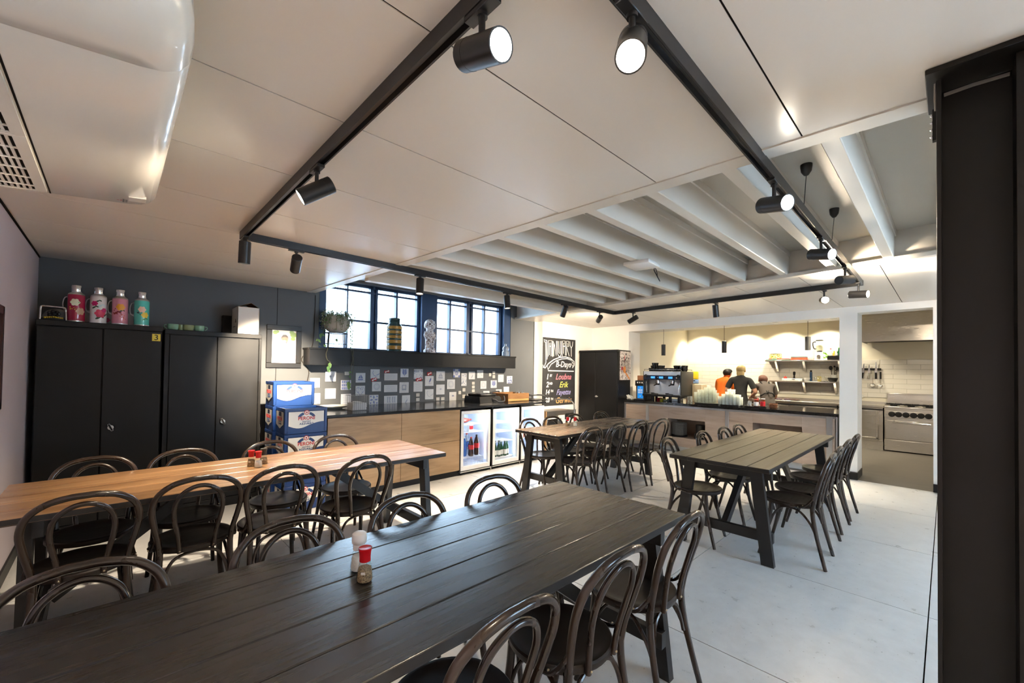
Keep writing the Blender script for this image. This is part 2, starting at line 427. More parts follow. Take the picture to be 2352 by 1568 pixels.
T_grey = wood('grey_brown_boards', [(.3, (.06, .046, .034)), (.55, (.1, .078, .057)), (.8, (.135, .105, .078))], 0, 1., .3, .06, 20, rough2=.42)
def make_table(label, x0, x1, y0, y1, mt, np_, z=.75, edge=None, sp=.05, group='long plank dining tables'):
    t = thing('dining_table', label, 'table', ((x0+x1)/2, (y0+y1)/2, 0), 0, group)
    L, D = (x1-x0)/2, (y1-y0)/2
    b = MB(); w = 2*D/np_
    for i in range(np_):
        b.box(-L, L, -D+i*w+.002, -D+(i+1)*w-.002, z-.032, z, .003)
    b.m(1); b.box(-L+.004, L-.004, -D+.004, D-.004, z-.034, z-.012)
    b.bm.normal_update()
    for f in b.bm.faces:
        if abs(f.normal.z) < .5: f.material_index = 1
    b.build('tabletop', [mt, edge or leg_m], t)
    ex = L-.14
    for sx in (-1, 1):
        for sy in (-1, 1):
            b = MB(); yt, yb = sy*(D-.13), sy*(D-.045)
            xx0, xx1 = sx*ex-.022, sx*ex+.022; hw = .043
            b.quadprism([(xx0, yb-hw, 0), (xx1, yb-hw, 0), (xx1, yb+hw, 0), (xx0, yb+hw, 0)], [(xx0, yt-hw, z-.034), (xx1, yt-hw, z-.034), (xx1, yt+hw, z-.034), (xx0, yt+hw, z-.034)])
            b.build('leg', leg_m, t)
        b = MB(); b.box(sx*ex-.02-sx*.042, sx*ex+.02-sx*.042, -D+.03, D-.03, z-.115, z-.034, .002); b.build('top_rail', leg_m, t)
        b = MB(); b.box(sx*ex-.02-sx*.042, sx*ex+.02-sx*.042, -D+.02, D-.02, .16, .235, .002); b.build('cross_bar', leg_m, t)
        b = MB(); a0, a1 = V((sx*(ex-.06), 0, .2)), V((sx*(ex-.72), 0, z-.04)); d = (a1-a0).normalized(); n = V((-d.z, 0, d.x))*.032
        b.quadprism([a0-n+V((0, -.022, 0)), a0+n+V((0, -.022, 0)), a0+n+V((0, .022, 0)), a0-n+V((0, .022, 0))], [a1-n+V((0, -.022, 0)), a1+n+V((0, -.022, 0)), a1+n+V((0, .022, 0)), a1-n+V((0, .022, 0))])
        b.build('diagonal_brace', leg_m, t)
    b = MB(); b.box(-ex+.6, ex-.6, -.05, .05, z-.075, z-.034); b.build('centre_rail', leg_m, t)
    return t
make_table('long black-stained plank table in the foreground with a white and a red grinder', -.36, 2.065, .895, 1.705, T_black, 5)
make_table('long honey-brown plank table in front of the two black steel cupboards', -.42, 2.03, 2.90, 3.72, T_honey, 5)
make_table('worn pale oak plank table in front of the glass-door drinks fridges', 3.44, 5.62, 2.86, 3.53, T_worn, 5)
make_table('grey-brown plank table in front of the bar, on the open floor', 3.46, 5.98, .89, 1.65, T_grey, 5)
# ------------------------------------------------------------------ bentwood chairs
ch_m = noisy('dark_bentwood_lacquer', (.016, .0095, .0065), (.036, .02, .012), 7, .2, b=.02, stretch=(1, 1, .4), r2=.34, coat=.3)
seat_m = noisy('dark_seat_ply', (.014, .009, .007), (.022, .014, .01), 5, .3, r2=.42, stretch=(1, 6, 1))
bolt_m = mat('brass_screw', (.5, .42, .28), .3, 1.)
def make_chair(label):
    t = thing('bentwood_chair', label, 'chair')
    b = MB(); R = .198
    b.lathe([(.001, .442), (.12, .441), (.165, .447), (.178, .452), (R-.006, .452), (R, .446), (R, .428), (R-.006, .42), (.15, .418), (.001, .418)], 40, cap=False)
    b.build('seat', seat_m, t)
    hp = [(.158, -.165, .415), (.166, -.178, .5), (.187, -.203, .6), (.198, -.228, .69), (.178, -.25, .765), (.122, -.268, .815), (.05, -.275, .834)]
    full = hp + [(0, -.276, .836)] + [(-x, y, z) for x, y, z in hp[::-1]]
    b = MB(); b.tube(smooth_path(full, 5), .0145, 10); b.build('back_hoop', ch_m, t)
    ip = [(.076, -.188, .425), (.086, -.2, .52), (.105, -.222, .62), (.107, -.242, .69), (.086, -.258, .75), (.045, -.268, .785)]
    full = ip + [(0, -.27, .796)] + [(-x, y, z) for x, y, z in ip[::-1]]
    b = MB(); b.tube(smooth_path(full, 5), .0115, 10)
    b.m(1)
    for s in (-1, 1): b.ball((s*.076, -.2005, .438), .005, 8, 6)
    b.build('inner_hoop', [ch_m, bolt_m], t)
    for s in (-1, 1):
        b = MB(); p = smooth_path([(s*.158, -.165, .45), (s*.16, -.17, .36), (s*.168, -.195, .22), (s*.185, -.25, 0)], 5)
        b.tube(p, .015, 10, radii=[.0165-.004*i/(len(p)-1) for i in range(len(p))]); b.build('leg', ch_m, t)
        b = MB(); p = smooth_path([(s*.15, .105, .425), (s*.152, .115, .33), (s*.16, .135, .2), (s*.182, .185, 0)], 5)
        b.tube(p, .015, 10, radii=[.018-.006*i/(len(p)-1) for i in range(len(p))]); b.build('leg', ch_m, t)
        b = MB(); b.tube(smooth_path([(s*.162, -.195, .215), (s*.157, -.155, .31), (s*.148, -.09, .385), (s*.14, -.02, .407), (s*.138, .04, .395), (s*.142, .09, .33), (s*.153, .118, .24)], 4), .0085, 8); b.build('leg_brace', ch_m, t)
        b = MB(); b.tube(smooth_path([(s*.172, -.196, .565), (s*.178, -.172, .51), (s*.19, -.125, .45), (s*.19, -.07, .434), (s*.196, -.03, .432)], 4), .009, 8)
        b.m(1).ball((s*.192, -.11, .452), .0045, 8, 6).ball((s*.2, -.08, .436), .0045, 8, 6)
        b.build('hip_bracket', [ch_m, bolt_m], t)
    b = MB(); b.tube(smooth_path([(.15, -.182, .25), (.13, -.172, .33), (.09, -.163, .39), (0, -.158, .408), (-.09, -.163, .39), (-.13, -.172, .33), (-.15, -.182, .25)], 4), .0085, 8); b.build('leg_brace', ch_m, t)
    return t
C = [  # hoop x, y, facing angle, label
 (1.80, .755, .03, 'dark bentwood chair at the foreground black table, near side, closest to the kitchen end'),
 (1.26, .755, .0, 'dark bentwood chair on the near side of the foreground black table, middle of its three'),
 (.765, .76, .02, 'dark bentwood chair cut by the bottom edge, nearest one at the foreground black table'),
 (-.055, 1.815, PI, 'dark bentwood chair behind the foreground black table, nearest the lilac wall'),
 (.52, 1.815, PI, 'dark bentwood chair behind the foreground black table, just past the grinders to their left'),
 (1.03, 1.80, PI, 'dark bentwood chair behind the foreground black table, second from its far end'),
 (1.57, 1.80, PI-.03, 'dark bentwood chair behind the foreground black table, standing nearest its far end'),
 (-.085, 2.78, .03, 'dark bentwood chair on the near side of the honey table, first from the lilac wall'),
 (.358, 2.81, 0, 'dark bentwood chair on the near side of the honey table, second from the lilac wall'),
 (.778, 2.80, 0, 'dark bentwood chair on the near side of the honey table, third from the lilac wall'),
 (1.285, 2.76, .05, 'dark bentwood chair on the near side of the honey table, closest to its pale end'),
 (-.07, 3.83, PI, 'dark bentwood chair tucked behind the honey table before the cupboard with the sticker'),
 (.38, 3.81, PI, 'dark bentwood chair tucked behind the honey table between the two black cupboards'),
 (.93, 3.80, PI, 'dark bentwood chair tucked behind the honey table, just behind the three grinders'),
 (1.45, 3.80, PI, 'dark bentwood chair tucked behind the honey table before the front beer crates'),
 (3.76, 2.635, -.02, 'dark bentwood chair on the near side of the worn oak table, closest to camera'),
 (4.30, 2.655, 0, 'dark bentwood chair on the near side of the worn oak table, second from camera'),
 (4.74, 2.61, 0, 'dark bentwood chair on the near side of the worn oak table, third from camera'),
 (5.17, 2.555, -.1, 'dark bentwood chair on the near side of the worn oak table, closest to the bar'),
 (3.76, 3.615, PI+.02, 'dark bentwood chair behind the worn oak table, in front of the third fridge'),
 (4.19, 3.615, PI, 'dark bentwood chair behind the worn oak table, before the wooden end of the fridge counter'),
 (4.66, 3.615, PI, 'dark bentwood chair behind the worn oak table, behind its two grinders'),
 (5.30, 3.61, PI, 'dark bentwood chair behind the worn oak table, in front of the tall black locker'),
 (4.00, .60, .03, 'dark bentwood chair on the open-floor side of the grey-brown table, closest to camera'),
 (4.42, .62, .0, 'dark bentwood chair on the open-floor side of the grey-brown table, second from camera'),
 (4.98, .63, -.02, 'dark bentwood chair on the open-floor side of the grey-brown table, third from camera'),
 (5.48, .63, -.03, 'dark bentwood chair on the open-floor side of the grey-brown table, nearest the kitchen doorway'),
 (3.72, 1.80, PI+.12, 'dark bentwood chair on the window side of the grey-brown table, closest to camera'),
 (4.40, 1.755, PI+.05, 'dark bentwood chair on the window side of the grey-brown table, second from camera'),
 (4.94, 1.735, PI, 'dark bentwood chair on the window side of the grey-brown table, third from camera'),
 (5.36, 1.72, PI, 'dark bentwood chair on the window side of the grey-brown table, nearest the bar'),
]
_ch = None
for hx, hy, ph, lab in C:
    o = (hx-.275*math.sin(ph), hy+.275*math.cos(ph), 0)
    if _ch is None: _ch = make_chair(lab); _ch.location = o; _ch.rotation_euler = (0, 0, ph); _ch['group'] = 'dark bentwood dining chairs'
    else: dup(_ch, o, ph, lab)
# ------------------------------------------------------------------ salt and pepper grinders
gl = glassmat('clear_jar_glass', (.93, .95, .93))
red = mat('red_plastic', (.5, .006, .012), .3); wht = mat('white_plastic', (.78, .76, .72), .35); dkp = mat('dark_plastic', (.02, .02, .022), .3)
salt = noisy('salt_grains', (.7, .68, .64), (.85, .84, .8), 200, .7); pepper = noisy('pepper_mix', (.06, .035, .02), (.5, .36, .2), 260, .7, detail=2)
def grinder(label, x, y, cap, fill, kind=0, s=1., z=.75, group=None):
    t = thing('pepper_grinder' if fill is pepper else 'salt_grinder', label, 'grinder', (x, y, z), 0, group)
    t.scale = (s, s, s)
    b = MB()
    b.lathe([(.0225, 0), (.0255, .004), (.026, .012), (.0225, .04), (.0175, .062), (.0165, .07)], 24, cap=False); b.build('jar', gl, t)
    b = MB(); b.lathe([(.022, .003), (.0238, .008), (.0215, .036), (.0195, .046)], 20); b.build('filling', fill, t)
    b = MB()
    if kind == 0: b.lathe([(.017, .066), (.0178, .067), (.0175, .08), (.0185, .095), (.0215, .108), (.0205, .11), (.016, .1085), (.001, .1085)], 24, cap=False)
    else: b.lathe([(.0175, .066), (.0185, .068), (.0185, .084), (.022, .088), (.023, .1), (.0215, .116), (.016, .12), (.001, .121)], 24, cap=False)
    b.build('cap', cap, t)
    if kind == 0:
        b = MB(); M_ = frame_mat((-.014, -.0175, .034), (.77, -.63, 0), (-.2, -.25, .95)); b.box(-.0065, .0065, -.005, .005, 0, .0008, M=M_); b.build('paper_label', wht, t)
    return t
p = pz(833, 1340, .75); grinder('red-capped pepper grinder at the front of the foreground black table', p.x+.012, p.y+.012, red, pepper)
grinder('white-capped grinder directly behind the red-capped one on the foreground black table', p.x+.03, p.y+.1, wht, salt, 1, 1.08)
p = pz(578, 1071, .75); grinder('left red-capped grinder of the pair on the honey table', p.x, p.y+.015, red, pepper)
p = pz(594, 1073, .75); grinder('right red-capped salt grinder of the pair on the honey table', p.x, p.y+.01, red, salt)
p = pz(607, 1066, .75); grinder('small dark-capped pepper grinder behind the red ones on the honey table', p.x, p.y+.02, dkp, pepper)
p = pz(1304, 978, .75); grinder('left red-capped grinder on the worn oak table', p.x, p.y, red, pepper)
p = pz(1321, 978, .75); grinder('right red-capped salt grinder on the worn oak table', p.x, p.y, red, salt)
# ------------------------------------------------------------------ flat art helpers (thin raised shapes on a local plane)
def disc(b, Mx, x, y, r, n=16, h=.0006, ry=None):
    ry = ry or r
    b.quadprism([Mx @ V((x+r*math.cos(2*PI*i/n), y+ry*math.sin(2*PI*i/n), 0)) for i in range(n)], [Mx @ V((x+r*math.cos(2*PI*i/n), y+ry*math.sin(2*PI*i/n), h)) for i in range(n)]); return b
def rectp(b, Mx, x0, x1, y0, y1, h=.0006):
    q = [(x0, y0), (x1, y0), (x1, y1), (x0, y1)]
    b.quadprism([Mx @ V((x, y, 0)) for x, y in q], [Mx @ V((x, y, h)) for x, y in q]); return b
def stroke(b, Mx, pts, w, h=.0006, closed=False):
    P = [V((p[0], p[1])) for p in pts]; n = len(P)
    L_, R_ = [], []
    for i in range(n):
        if closed: d = P[(i+1) % n]-P[i-1]
        else: d = P[min(i+1, n-1)]-P[max(i-1, 0)]
        d = d.normalized() if d.length > 1e-9 else V((1, 0)); nn = V((-d.y, d.x))*w/2
        L_.append(P[i]+nn); R_.append(P[i]-nn)
    for i in range(n if closed else n-1):
        j = (i+1) % n
        b.face([Mx @ V((p.x, p.y, h)) for p in (L_[i], R_[i], R_[j], L_[j])])
    return b
def polyp(b, Mx, pts, h=.0006): b.face([Mx @ V((x, y, h)) for x, y in pts]); return b
WALLY = lambda x, y, z: frame_mat((x, y, z), (1, 0, 0), (0, 0, 1))
WALLX = lambda x, y, z: frame_mat((x, y, z), (0, -1, 0), (0, 0, 1))
# ------------------------------------------------------------------ two black steel cupboards
cab_m = noisy('black_powder_coat', (.006, .006, .0063), (.0085, .0085, .009), 4, .36, b=.015, r2=.46, spec=.3)
silver = mat('silver_lever', (.7, .7, .7), .3, .9)
YC1, YC2 = 5.10, 5.17
def cupboard(label, x0, x1, yf, yb, z1, inset, seam, hx, hz, square):
    t = thing('steel_cupboard', label, 'cupboard', ((x0+x1)/2, yf, 0), 0, 'black two-door steel cupboards')
    w = (x1-x0)/2; D = yb-yf; s = seam-(x0+x1)/2
    b = MB(); b.box(-w, w, .022, D, .0, z1, .004); b.box(-w, w, 0, .03, z1-.045, z1, .003); b.box(-w, w, 0, .03, 0, .09, .003)
    if inset: b.box(-w, -w+.035, 0, .03, .09, z1-.045, .002).box(w-.025, w, 0, .03, .09, z1-.045, .002)
    b.build('carcass', cab_m, t)
    i0, i1 = (.039, .029) if inset else (.006, .006)
    for a, c, nm in ((-w+i0, s-.003, 0), (s+.003, w-i1, 1)):
        b = MB(); b.box(a, c, -.001 if not inset else .004, .02, .094, z1-.05, .003)
        d = b.build('door', cab_m, t)
        if nm == 1:
            h = MB(); hxl = hx-(x0+x1)/2
            if square: h.box(hxl-.024, hxl+.026, -.006, .005, hz-.026, hz+.026, .002)
            else: h.cyl((hxl, .003, hz), (hxl, -.01, hz), .03, n=28)
            h.m(1).cyl((hxl, -.006, hz), (hxl, -.024, hz), .02, n=24)
            q = Matrix.Translation((hxl, -.024, hz)) @ Matrix.Rotation(-.42, 4, 'Y'); h.box(-.009, .009, -.014, 0, -.03, .036, .003, M=q)
            h.build('turn_handle', [M['blackm'], silver], d)
    return t
x0 = pyy(81.7, 732, YC1).x; x1 = pyy(374, 751, YC1).x; Z1 = pyy(230, 741.5, YC1).z
p = pyy(254, 981, YC1)
c1 = cupboard('black steel cupboard with a yellow sticker by the lilac wall, thermos flasks on top', x0, x1, YC1, YW-.01, Z1, False, pyy(236, 800, YC1).x, p.x, p.z, False)
p = pyy(359, 775, YC1-.001); b = MB(); b.box(-.03, .03, -.0012, 0, -.033, .033)
b.m(1).text('3', .07, WALLY(0, -.0014, -.002), .0004, bold=.0005)
o = b.build('number_sticker', [mat('yellow_sticker', (.75, .6, .06), .5), M['black']], loc=(p.x, YC1-.0012, p.z), smooth=0)
tag(o, 'yellow square sticker reading 3 on the cupboard door', 'sticker')
x0 = pyy(379, 754, YC2).x; x1 = pyy(602, 769.6, YC2).x; Z2 = pyy(490, 762, YC2).z
p = pyy(511, 967, YC2)
cupboard('black steel cupboard with recessed doors beside the beer crates, green cups on top', x0, x1, YC2, YW-.01, Z2, True, pyy(498, 850, YC2).x, p.x, p.z, True)
# ------------------------------------------------------------------ thermos flasks on the first cupboard
def flask(label, px, col, flowers):
    p = pyy(px, 740, YC1+.078)
    t = thing('thermos_flask', label, 'thermos flask', (p.x, YC1+.078, Z1), 0, 'floral thermos flasks on the cupboard')
    s = 1.
    b = MB(); b.lathe([(.05, 0), (.054, .004), (.054, .012)], 32); b.build('base_ring', silver, t)
    b = MB(); R = .0545; b.lathe([(R-.001, .008), (R, .012), (R, .225), (R-.002, .232)], 40, cap=False)
    mats = [mat('enamel_'+label[:8].strip(), col, .2, coat=.5)]; mi = {}
    def fl(theta, z, r, c, kind):
        if c not in mi: mi[c] = len(mats); mats.append(mat('petal', c, .35))
        b.m(mi[c])
        def P(u, v, h=.0008): a = theta+u/R; return (math.sin(a)*(R+h), -math.cos(a)*(R+h), z+v)
        def blob(u, v, ru, rv, rot=0., h=.0008, n=10):
            pts = []
            for i in range(n):
                a = 2*PI*i/n; x, y = ru*math.cos(a), rv*math.sin(a)
                pts.append(P(u+x*math.cos(rot)-y*math.sin(rot), v+x*math.sin(rot)+y*math.cos(rot), h))
            cpt = b.bm.verts.new(P(u, v, h)); vs = [b.bm.verts.new(q) for q in pts]
            for i in range(n):
                f = b.bm.faces.new((cpt, vs[i], vs[(i+1) % n])); f.material_index = b.mi
        if kind == 'flower':
            for k in range(6): blob(r*.55*math.cos(k*PI/3), r*.55*math.sin(k*PI/3), r*.52, r*.45, k*PI/3, .0009+.0001*k)
            blob(0, 0, r*.4, r*.38, 0, .0018)
        elif kind == 'leaf': blob(0, 0, r, r*.42, .6, .0006); blob(r*1.3, r*.5, r*.8, r*.35, -.5, .0006)
        elif kind == 'dots':
            for k in range(9): blob(rnd.uniform(-r, r), rnd.uniform(-r, r), r*.16, r*.16, 0, .001)
        elif kind == 'stem':
            for k in range(8): blob((k-4)*r*.25, (4-k)*r*.2, r*.17, r*.07, -.7, .0007)
    for f in flowers: fl(*f)
    b.build('body', mats, t)
    b = MB(); b.lathe([(R-.002, .232), (.05, .241), (.038, .25), (.03, .255), (.03, .264)], 32, cap=False); b.build('shoulder', silver, t)
    b = MB(); b.lathe([(.031, .262), (.0315, .264), (.033, .308), (.031, .314), (.001, .315)], 32, cap=False); b.build('cup_lid', M['chrome'], t)
    b = MB(); b.tube(smooth_path([(-.05, .02, .215), (-.07, .025, .205), (-.08, .028, .16), (-.075, .028, .11), (-.052, .02, .09)], 4), .004, 6); b.build('carry_handle', silver, t)
PK, DG, YE = (.62, .05, .14), (.015, .05, .02), (.72, .4, .03)
flask('crimson thermos flask with a white flower, first in the row on the cupboard', 174, (.36, .006, .05), [(-.1, .165, .03, (.75, .72, .55), 'flower'), (-.05, .16, .013, (.1, .3, .08), 'leaf'), (-.25, .125, .025, YE, 'dots'), (.55, .09, .03, (.5, .3, .2), 'flower'), (.1, .11, .02, (.3, .02, .03), 'leaf')])
flask('white thermos flask with red peonies on the black cupboard', 225, (.72, .71, .7), [(.25, .085, .036, (.6, .04, .1), 'flower'), (-.45, .17, .022, (.5, .01, .12), 'flower'), (.0, .045, .02, DG, 'leaf'), (.8, .07, .02, DG, 'leaf'), (-.1, .19, .014, DG, 'leaf'), (-.5, .135, .016, DG, 'leaf'), (.75, .115, .02, (.5, .02, .15), 'flower'), (.2, .15, .02, (.5, .65, .68), 'leaf')])
flask('pink thermos flask with orange blossom, third in the row on the cupboard', 275, (.66, .27, .36), [(.05, .155, .03, (.8, .35, .03), 'flower'), (-.4, .12, .03, (.2, .01, .02), 'dots'), (.25, .07, .026, (.5, .1, .06), 'dots'), (.1, .12, .014, DG, 'leaf'), (-.55, .1, .02, (.22, .02, .02), 'leaf')])
flask('turquoise thermos flask with yellow flower, nearest the green cups', 325, (.1, .55, .48), [(.0, .15, .028, (.75, .5, .38), 'flower'), (.4, .1, .027, (.75, .55, .05), 'flower'), (.1, .09, .04, (.03, .06, .05), 'stem'), (.3, .06, .016, (.05, .3, .1), 'leaf'), (-.5, .12, .013, (.02, .06, .12), 'leaf')])
p = pyy(260, 730, 5.40)
b = MB(); b.box(-.26, .26, -.05, .05, 0, .125, .003); b.m(1)
for u in (-.2, -.02, .2):
    for k in range(5): disc(b, WALLY(0, -.0505, .05), u+.012*math.cos(k*1.256), .012*math.sin(k*1.256), .01, 8)
o = b.build('storage_box', [mat('pale_card', (.45, .45, .47), .6), mat('pink_print', (.5, .06, .16), .5)], loc=(p.x-.02, 5.42, Z1)); tag(o, 'low pale grey carton with pink flowers behind the thermos flasks', 'box')
# small dark appliance with chrome carrying bar
p = pyy(124, 736, YC1+.09)
t = thing('tabletop_appliance', 'small dark domed appliance with a chrome carrying bar beside the crimson flask', 'appliance', (p.x, YC1+.11, Z1))
b = MB(); b.ball((.012, .03, .02), (.088, .06, .088), 24, 14); b.build('dome', mat('grey_dome', (.2, .195, .19), .25), t)
b = MB(); b.box(-.08, .08, -.06, .06, 0, .022, .006, 2); b.build('foot_plate', M['black'], t)
b = MB()
for k in range(7): b.ball((.028*math.cos(k*.9), -.055, .055+.02*math.sin(k*.9)), .014, 8, 6)
b.ball((0, -.06, .055), .016, 10, 8); b.build('knob', M['black'], t)
b = MB()
for k in range(9): b.ball((-.05+.0125*k, -.062, .03-.008*abs(k-4)/4), .0075, 8, 6)
b.build('yellow_trim', mat('yellow_trim', (.6, .42, .03), .4), t)
b = MB(); b.tube(smooth_path([(-0.075, -.07, .005), (-0.073, -.07, .06), (-0.071, -.07, .1), (-0.060, -.07, .115), (0, -.07, .115), (0.056, -.07, .112), (0.068, -.07, .1), (0.071, -.07, .06), (0.073, -.07, .005)], 3), .0065, 8); b.build('carry_bar', M['chrome'], t)
# green cups and cartons on the second cupboard
gm = noisy('celadon_glaze', (.16, .33, .22), (.22, .4, .28), 20, .15)
gm2 = noisy('olive_glaze', (.2, .27, .13), (.28, .34, .18), 20, .2)
for i, (px, r, mt, lab, hs) in enumerate(((397, .046, gm, 'green glazed cup, first in the row on the cupboard top', -1), (415.5, .026, gm2, 'narrow olive green cup, second in the row on the cupboard top', 0), (432, .05, gm2, 'wide olive green cup, third in the row on the cupboard top', 0), (458, .045, gm, 'green glazed cup with its handle towards the white carton', 1))):
    p = pyy(px, 757, YC2+.055)
    t = thing('tea_cup', lab, 'cup', (p.x, YC2+.06, Z2), 0, 'green cups on the cupboard')
    b = MB(); b.lathe([(r*.55, 0), (r*.8, .004), (r*.97, .02), (r, .05), (r*.985, .056), (r*.93, .056), (r*.9, .02), (r*.6, .009), (.001, .008)], 28); b.build('bowl', mt, t)
    if hs:
        b = MB(); b.tube(smooth_path([(hs*r*.97, 0, .047), (hs*(r+.016), 0, .045), (hs*(r+.02), 0, .028), (hs*(r+.008), 0, .014), (hs*r*.92, 0, .012)], 4), .004, 6); b.build('handle', mt, t)
YB = 5.22
p0, p1 = pyy(545, 766, YB), pyy(595, 768, YB); zt_ = pyy(545, 703, YB).z
t = thing('open_carton', 'white carton with open brown flaps on the cupboard top', 'carton', (p0.x, YB, Z2))
w_, h_ = p1.x-p0.x, zt_-Z2; dd = .3
card = mat('white_card', (.72, .7, .66), .6); brown = noisy('brown_card', (.2, .11, .05), (.26, .15, .07), 6, .7)
b = MB(); b.box(0, w_, 0, .004, 0, h_).box(0, w_, dd-.004, dd, 0, h_).box(0, .004, 0, dd, 0, h_).box(w_-.004, w_, 0, dd, 0, h_).box(0, w_, 0, dd, 0, .004)
b.m(1)
for q in ((.06, .105, .125, .15), (.1, .21, .08, .09)): rectp(b, WALLX(-.0006, 0, 0), -q[1]-.02, -q[0], q[2], q[3])
for k in range(3): rectp(b, WALLX(-.0006, 0, 0), -.085-.015*k, -.075-.015*k, .13, .165)
b.build('carton_body', [card, mat('grey_print', (.2, .18, .18), .6)], t)
for s, e in ((0, .5), (w_, .5)):
    b = MB(); tx = w_*(.62 if s == 0 else .62); zz_ = h_+.05
    b.quadprism([(s, .02, h_), (s, dd-.02, h_), (s, dd-.02, h_+.003), (s, .02, h_+.003)], [(tx, .02, zz_), (tx, dd-.02, zz_), (tx, dd-.02, zz_+.003), (tx, .02, zz_+.003)])
    b.build('flap', brown, t)
p = pyy(511, 745, 5.45); b = MB(); b.box(0, .25, 0, .1, 0, .215, .003); o = b.build('dark_box', M['blackm'], loc=(p.x, 5.45, Z2)); o.location.y = 5.53-.0; o.location.x = pyy(511, 745, 5.53).x; b = None
o.scale = (1, .7, 1); tag(o, 'black box standing behind the white open carton', 'box')
# ------------------------------------------------------------------ framed portrait
p0, p1 = pyy(613, 744, YW-.02), pyy(691, 845, YW-.02); PW, PH = (p1.x-p0.x)/2, (p0.z-p1.z)/2
t = thing('framed_portrait', 'black framed portrait photo of a smiling man on the grey wall', 'picture', ((p0.x+p1.x)/2, YW, (p0.z+p1.z)/2))
fw = .06; b = MB()
for q in ((-PW, PW, PH-fw, PH), (-PW, PW, -PH, -PH+fw), (-PW, -PW+fw, -PH+fw, PH-fw), (PW-fw, PW, -PH+fw, PH-fw)): b.box(q[0], q[1], -.025, -.001, q[2], q[3], .004)
b.build('frame', mat('black_wood_frame', (.012, .011, .01), .4), t)
cols = [mat('photo_bg', (.8, .76, .68), .35), mat('photo_green', (.3, .42, .14), .4), mat('photo_skin', (.5, .27, .18), .4), mat('photo_hair', (.16, .14, .13), .4), mat('photo_shirt', (.85, .74, .72), .4), mat('photo_dark', (.12, .06, .05), .4)]
b = MB(); Mx = WALLY(0, -.008, 0); iw, ih = PW-fw, PH-fw
rectp(b, Mx, -iw, iw, -ih, ih)
b.m(1)
for kk, (x, y, r) in enumerate(((-iw+.035, ih-.03, .03), (-iw+.06, ih-.02, .02), (iw-.03, ih-.05, .042), (iw-.05, ih-.02, .03), (iw-.035, ih-.1, .03))): disc(b, Mx, x, y, r*.9, 12, .0008+.0003*kk, r*.8)
b.m(4); polyp(b, Mx, [(-iw, -ih), (iw, -ih), (iw, -.06), (.07, -.01), (.03, .03), (-.02, .03), (-.075, -.005), (-iw+.005, -.09)], .001)
b.m(2); polyp(b, Mx, [(-.012, .05), (-.018, .025), (.01, -.02), (.022, .03), (.028, .055)], .0014); disc(b, Mx, .008, .085, .036, 20, .0016, .05)
b.m(3); polyp(b, Mx, [(-.03, .085), (-.034, .115), (-.012, .145), (.02, .147), (.043, .125), (.046, .09), (.036, .11), (.01, .122), (-.018, .112)], .0018)
b.m(3); polyp(b, Mx, [(-.018, .052), (-.004, .063), (.02, .062), (.034, .054), (.028, .038), (.006, .033), (-.012, .038)], .0019)
b.m(5); disc(b, Mx, -.006, .09, .005, 8, .002, .003); disc(b, Mx, .022, .09, .005, 8, .002, .003); stroke(b, Mx, [(-.005, .055), (.008, .05), (.022, .055)], .004, .0021); stroke(b, Mx, [(iw, .02), (.075, -.005), (.068, .02)], .005, .0012)
stroke(b, Mx, [(.006, -.02), (.008, -.06), (.007, -.09)], .003, .0014)
b.build('photograph', cols, t, smooth=0)
b = MB(); b.box(-iw, iw, -.0125, -.0115, -ih, ih); b.build('glass', M['pane'], t)
# frame cut by the left edge, on the lilac wall
ya, yb_ = pxx(12, 700, XL+.03).y, pxx(-150, 700, XL+.03).y
za, zb_ = pxx(11, 703, XL+.03).z, pxx(8, 938, XL+.03).z
t = thing('wall_picture', 'dark framed picture on the lilac wall, cut by the edge of the photo', 'picture', (XL, 0, 0))
b = MB(); yl0, yl1 = min(ya, yb_), max(ya, yb_)
for q in ((yl0, yl1, za-.05, za), (yl0, yl1, zb_, zb_+.05), (yl0, yl0+.05, zb_, za), (yl1-.05, yl1, zb_, za)): b.box(.001, .03, q[0], q[1], q[2], q[3], .003)
b.build('frame', mat('dark_red_frame', (.03, .006, .007), .4), t)
b = MB(); b.box(.001, .012, yl0+.04, yl1-.04, zb_+.04, za-.04); b.build('print', noisy('dark_red_print', (.05, .008, .012), (.02, .02, .03), 6, .5), t)
# ------------------------------------------------------------------ beer crates
blue = noisy('blue_crate_plastic', (.007, .03, .13), (.01, .038, .155), 6, .32); white = mat('crate_panel_white', (.76, .75, .72), .4)
redp = mat('crate_red', (.5, .03, .035), .45); navy = mat('crate_navy', (.02, .05, .16), .45); white_shaded = mat('crate_white_shaded', (.42, .41, .38), .5); dark = mat('crate_dark', (.006, .012, .04), .6)
CW, CD, CHh = .40, .30, .258
def crest(b, Mx, s):
    b.m(2)
    for sg in (-1, 1):
        for i in range(6):
            a0, a1 = PI/2+sg*(.35+i*.13), PI/2+sg*(.35+(i+1)*.13); r0, r1 = .058*s, .085*s
            cy_ = -.045*s
            polyp(b, Mx, [(r0*math.cos(a0)*1.2, cy_+r0*math.sin(a0)), (r1*math.cos(a0)*1.15, cy_+r1*math.sin(a0)), (r1*math.cos(a1)*1.15, cy_+r1*math.sin(a1)), (r0*math.cos(a1)*1.2, cy_+r0*math.sin(a1))], .0008)
    b.m(1); disc(b, Mx, 0, .032*s, .026*s, 16, .0009); b.m(0); disc(b, Mx, 0, .032*s, .019*s, 16, .0011); b.m(1); disc(b, Mx, 0, .032*s, .009*s, 10, .0013)
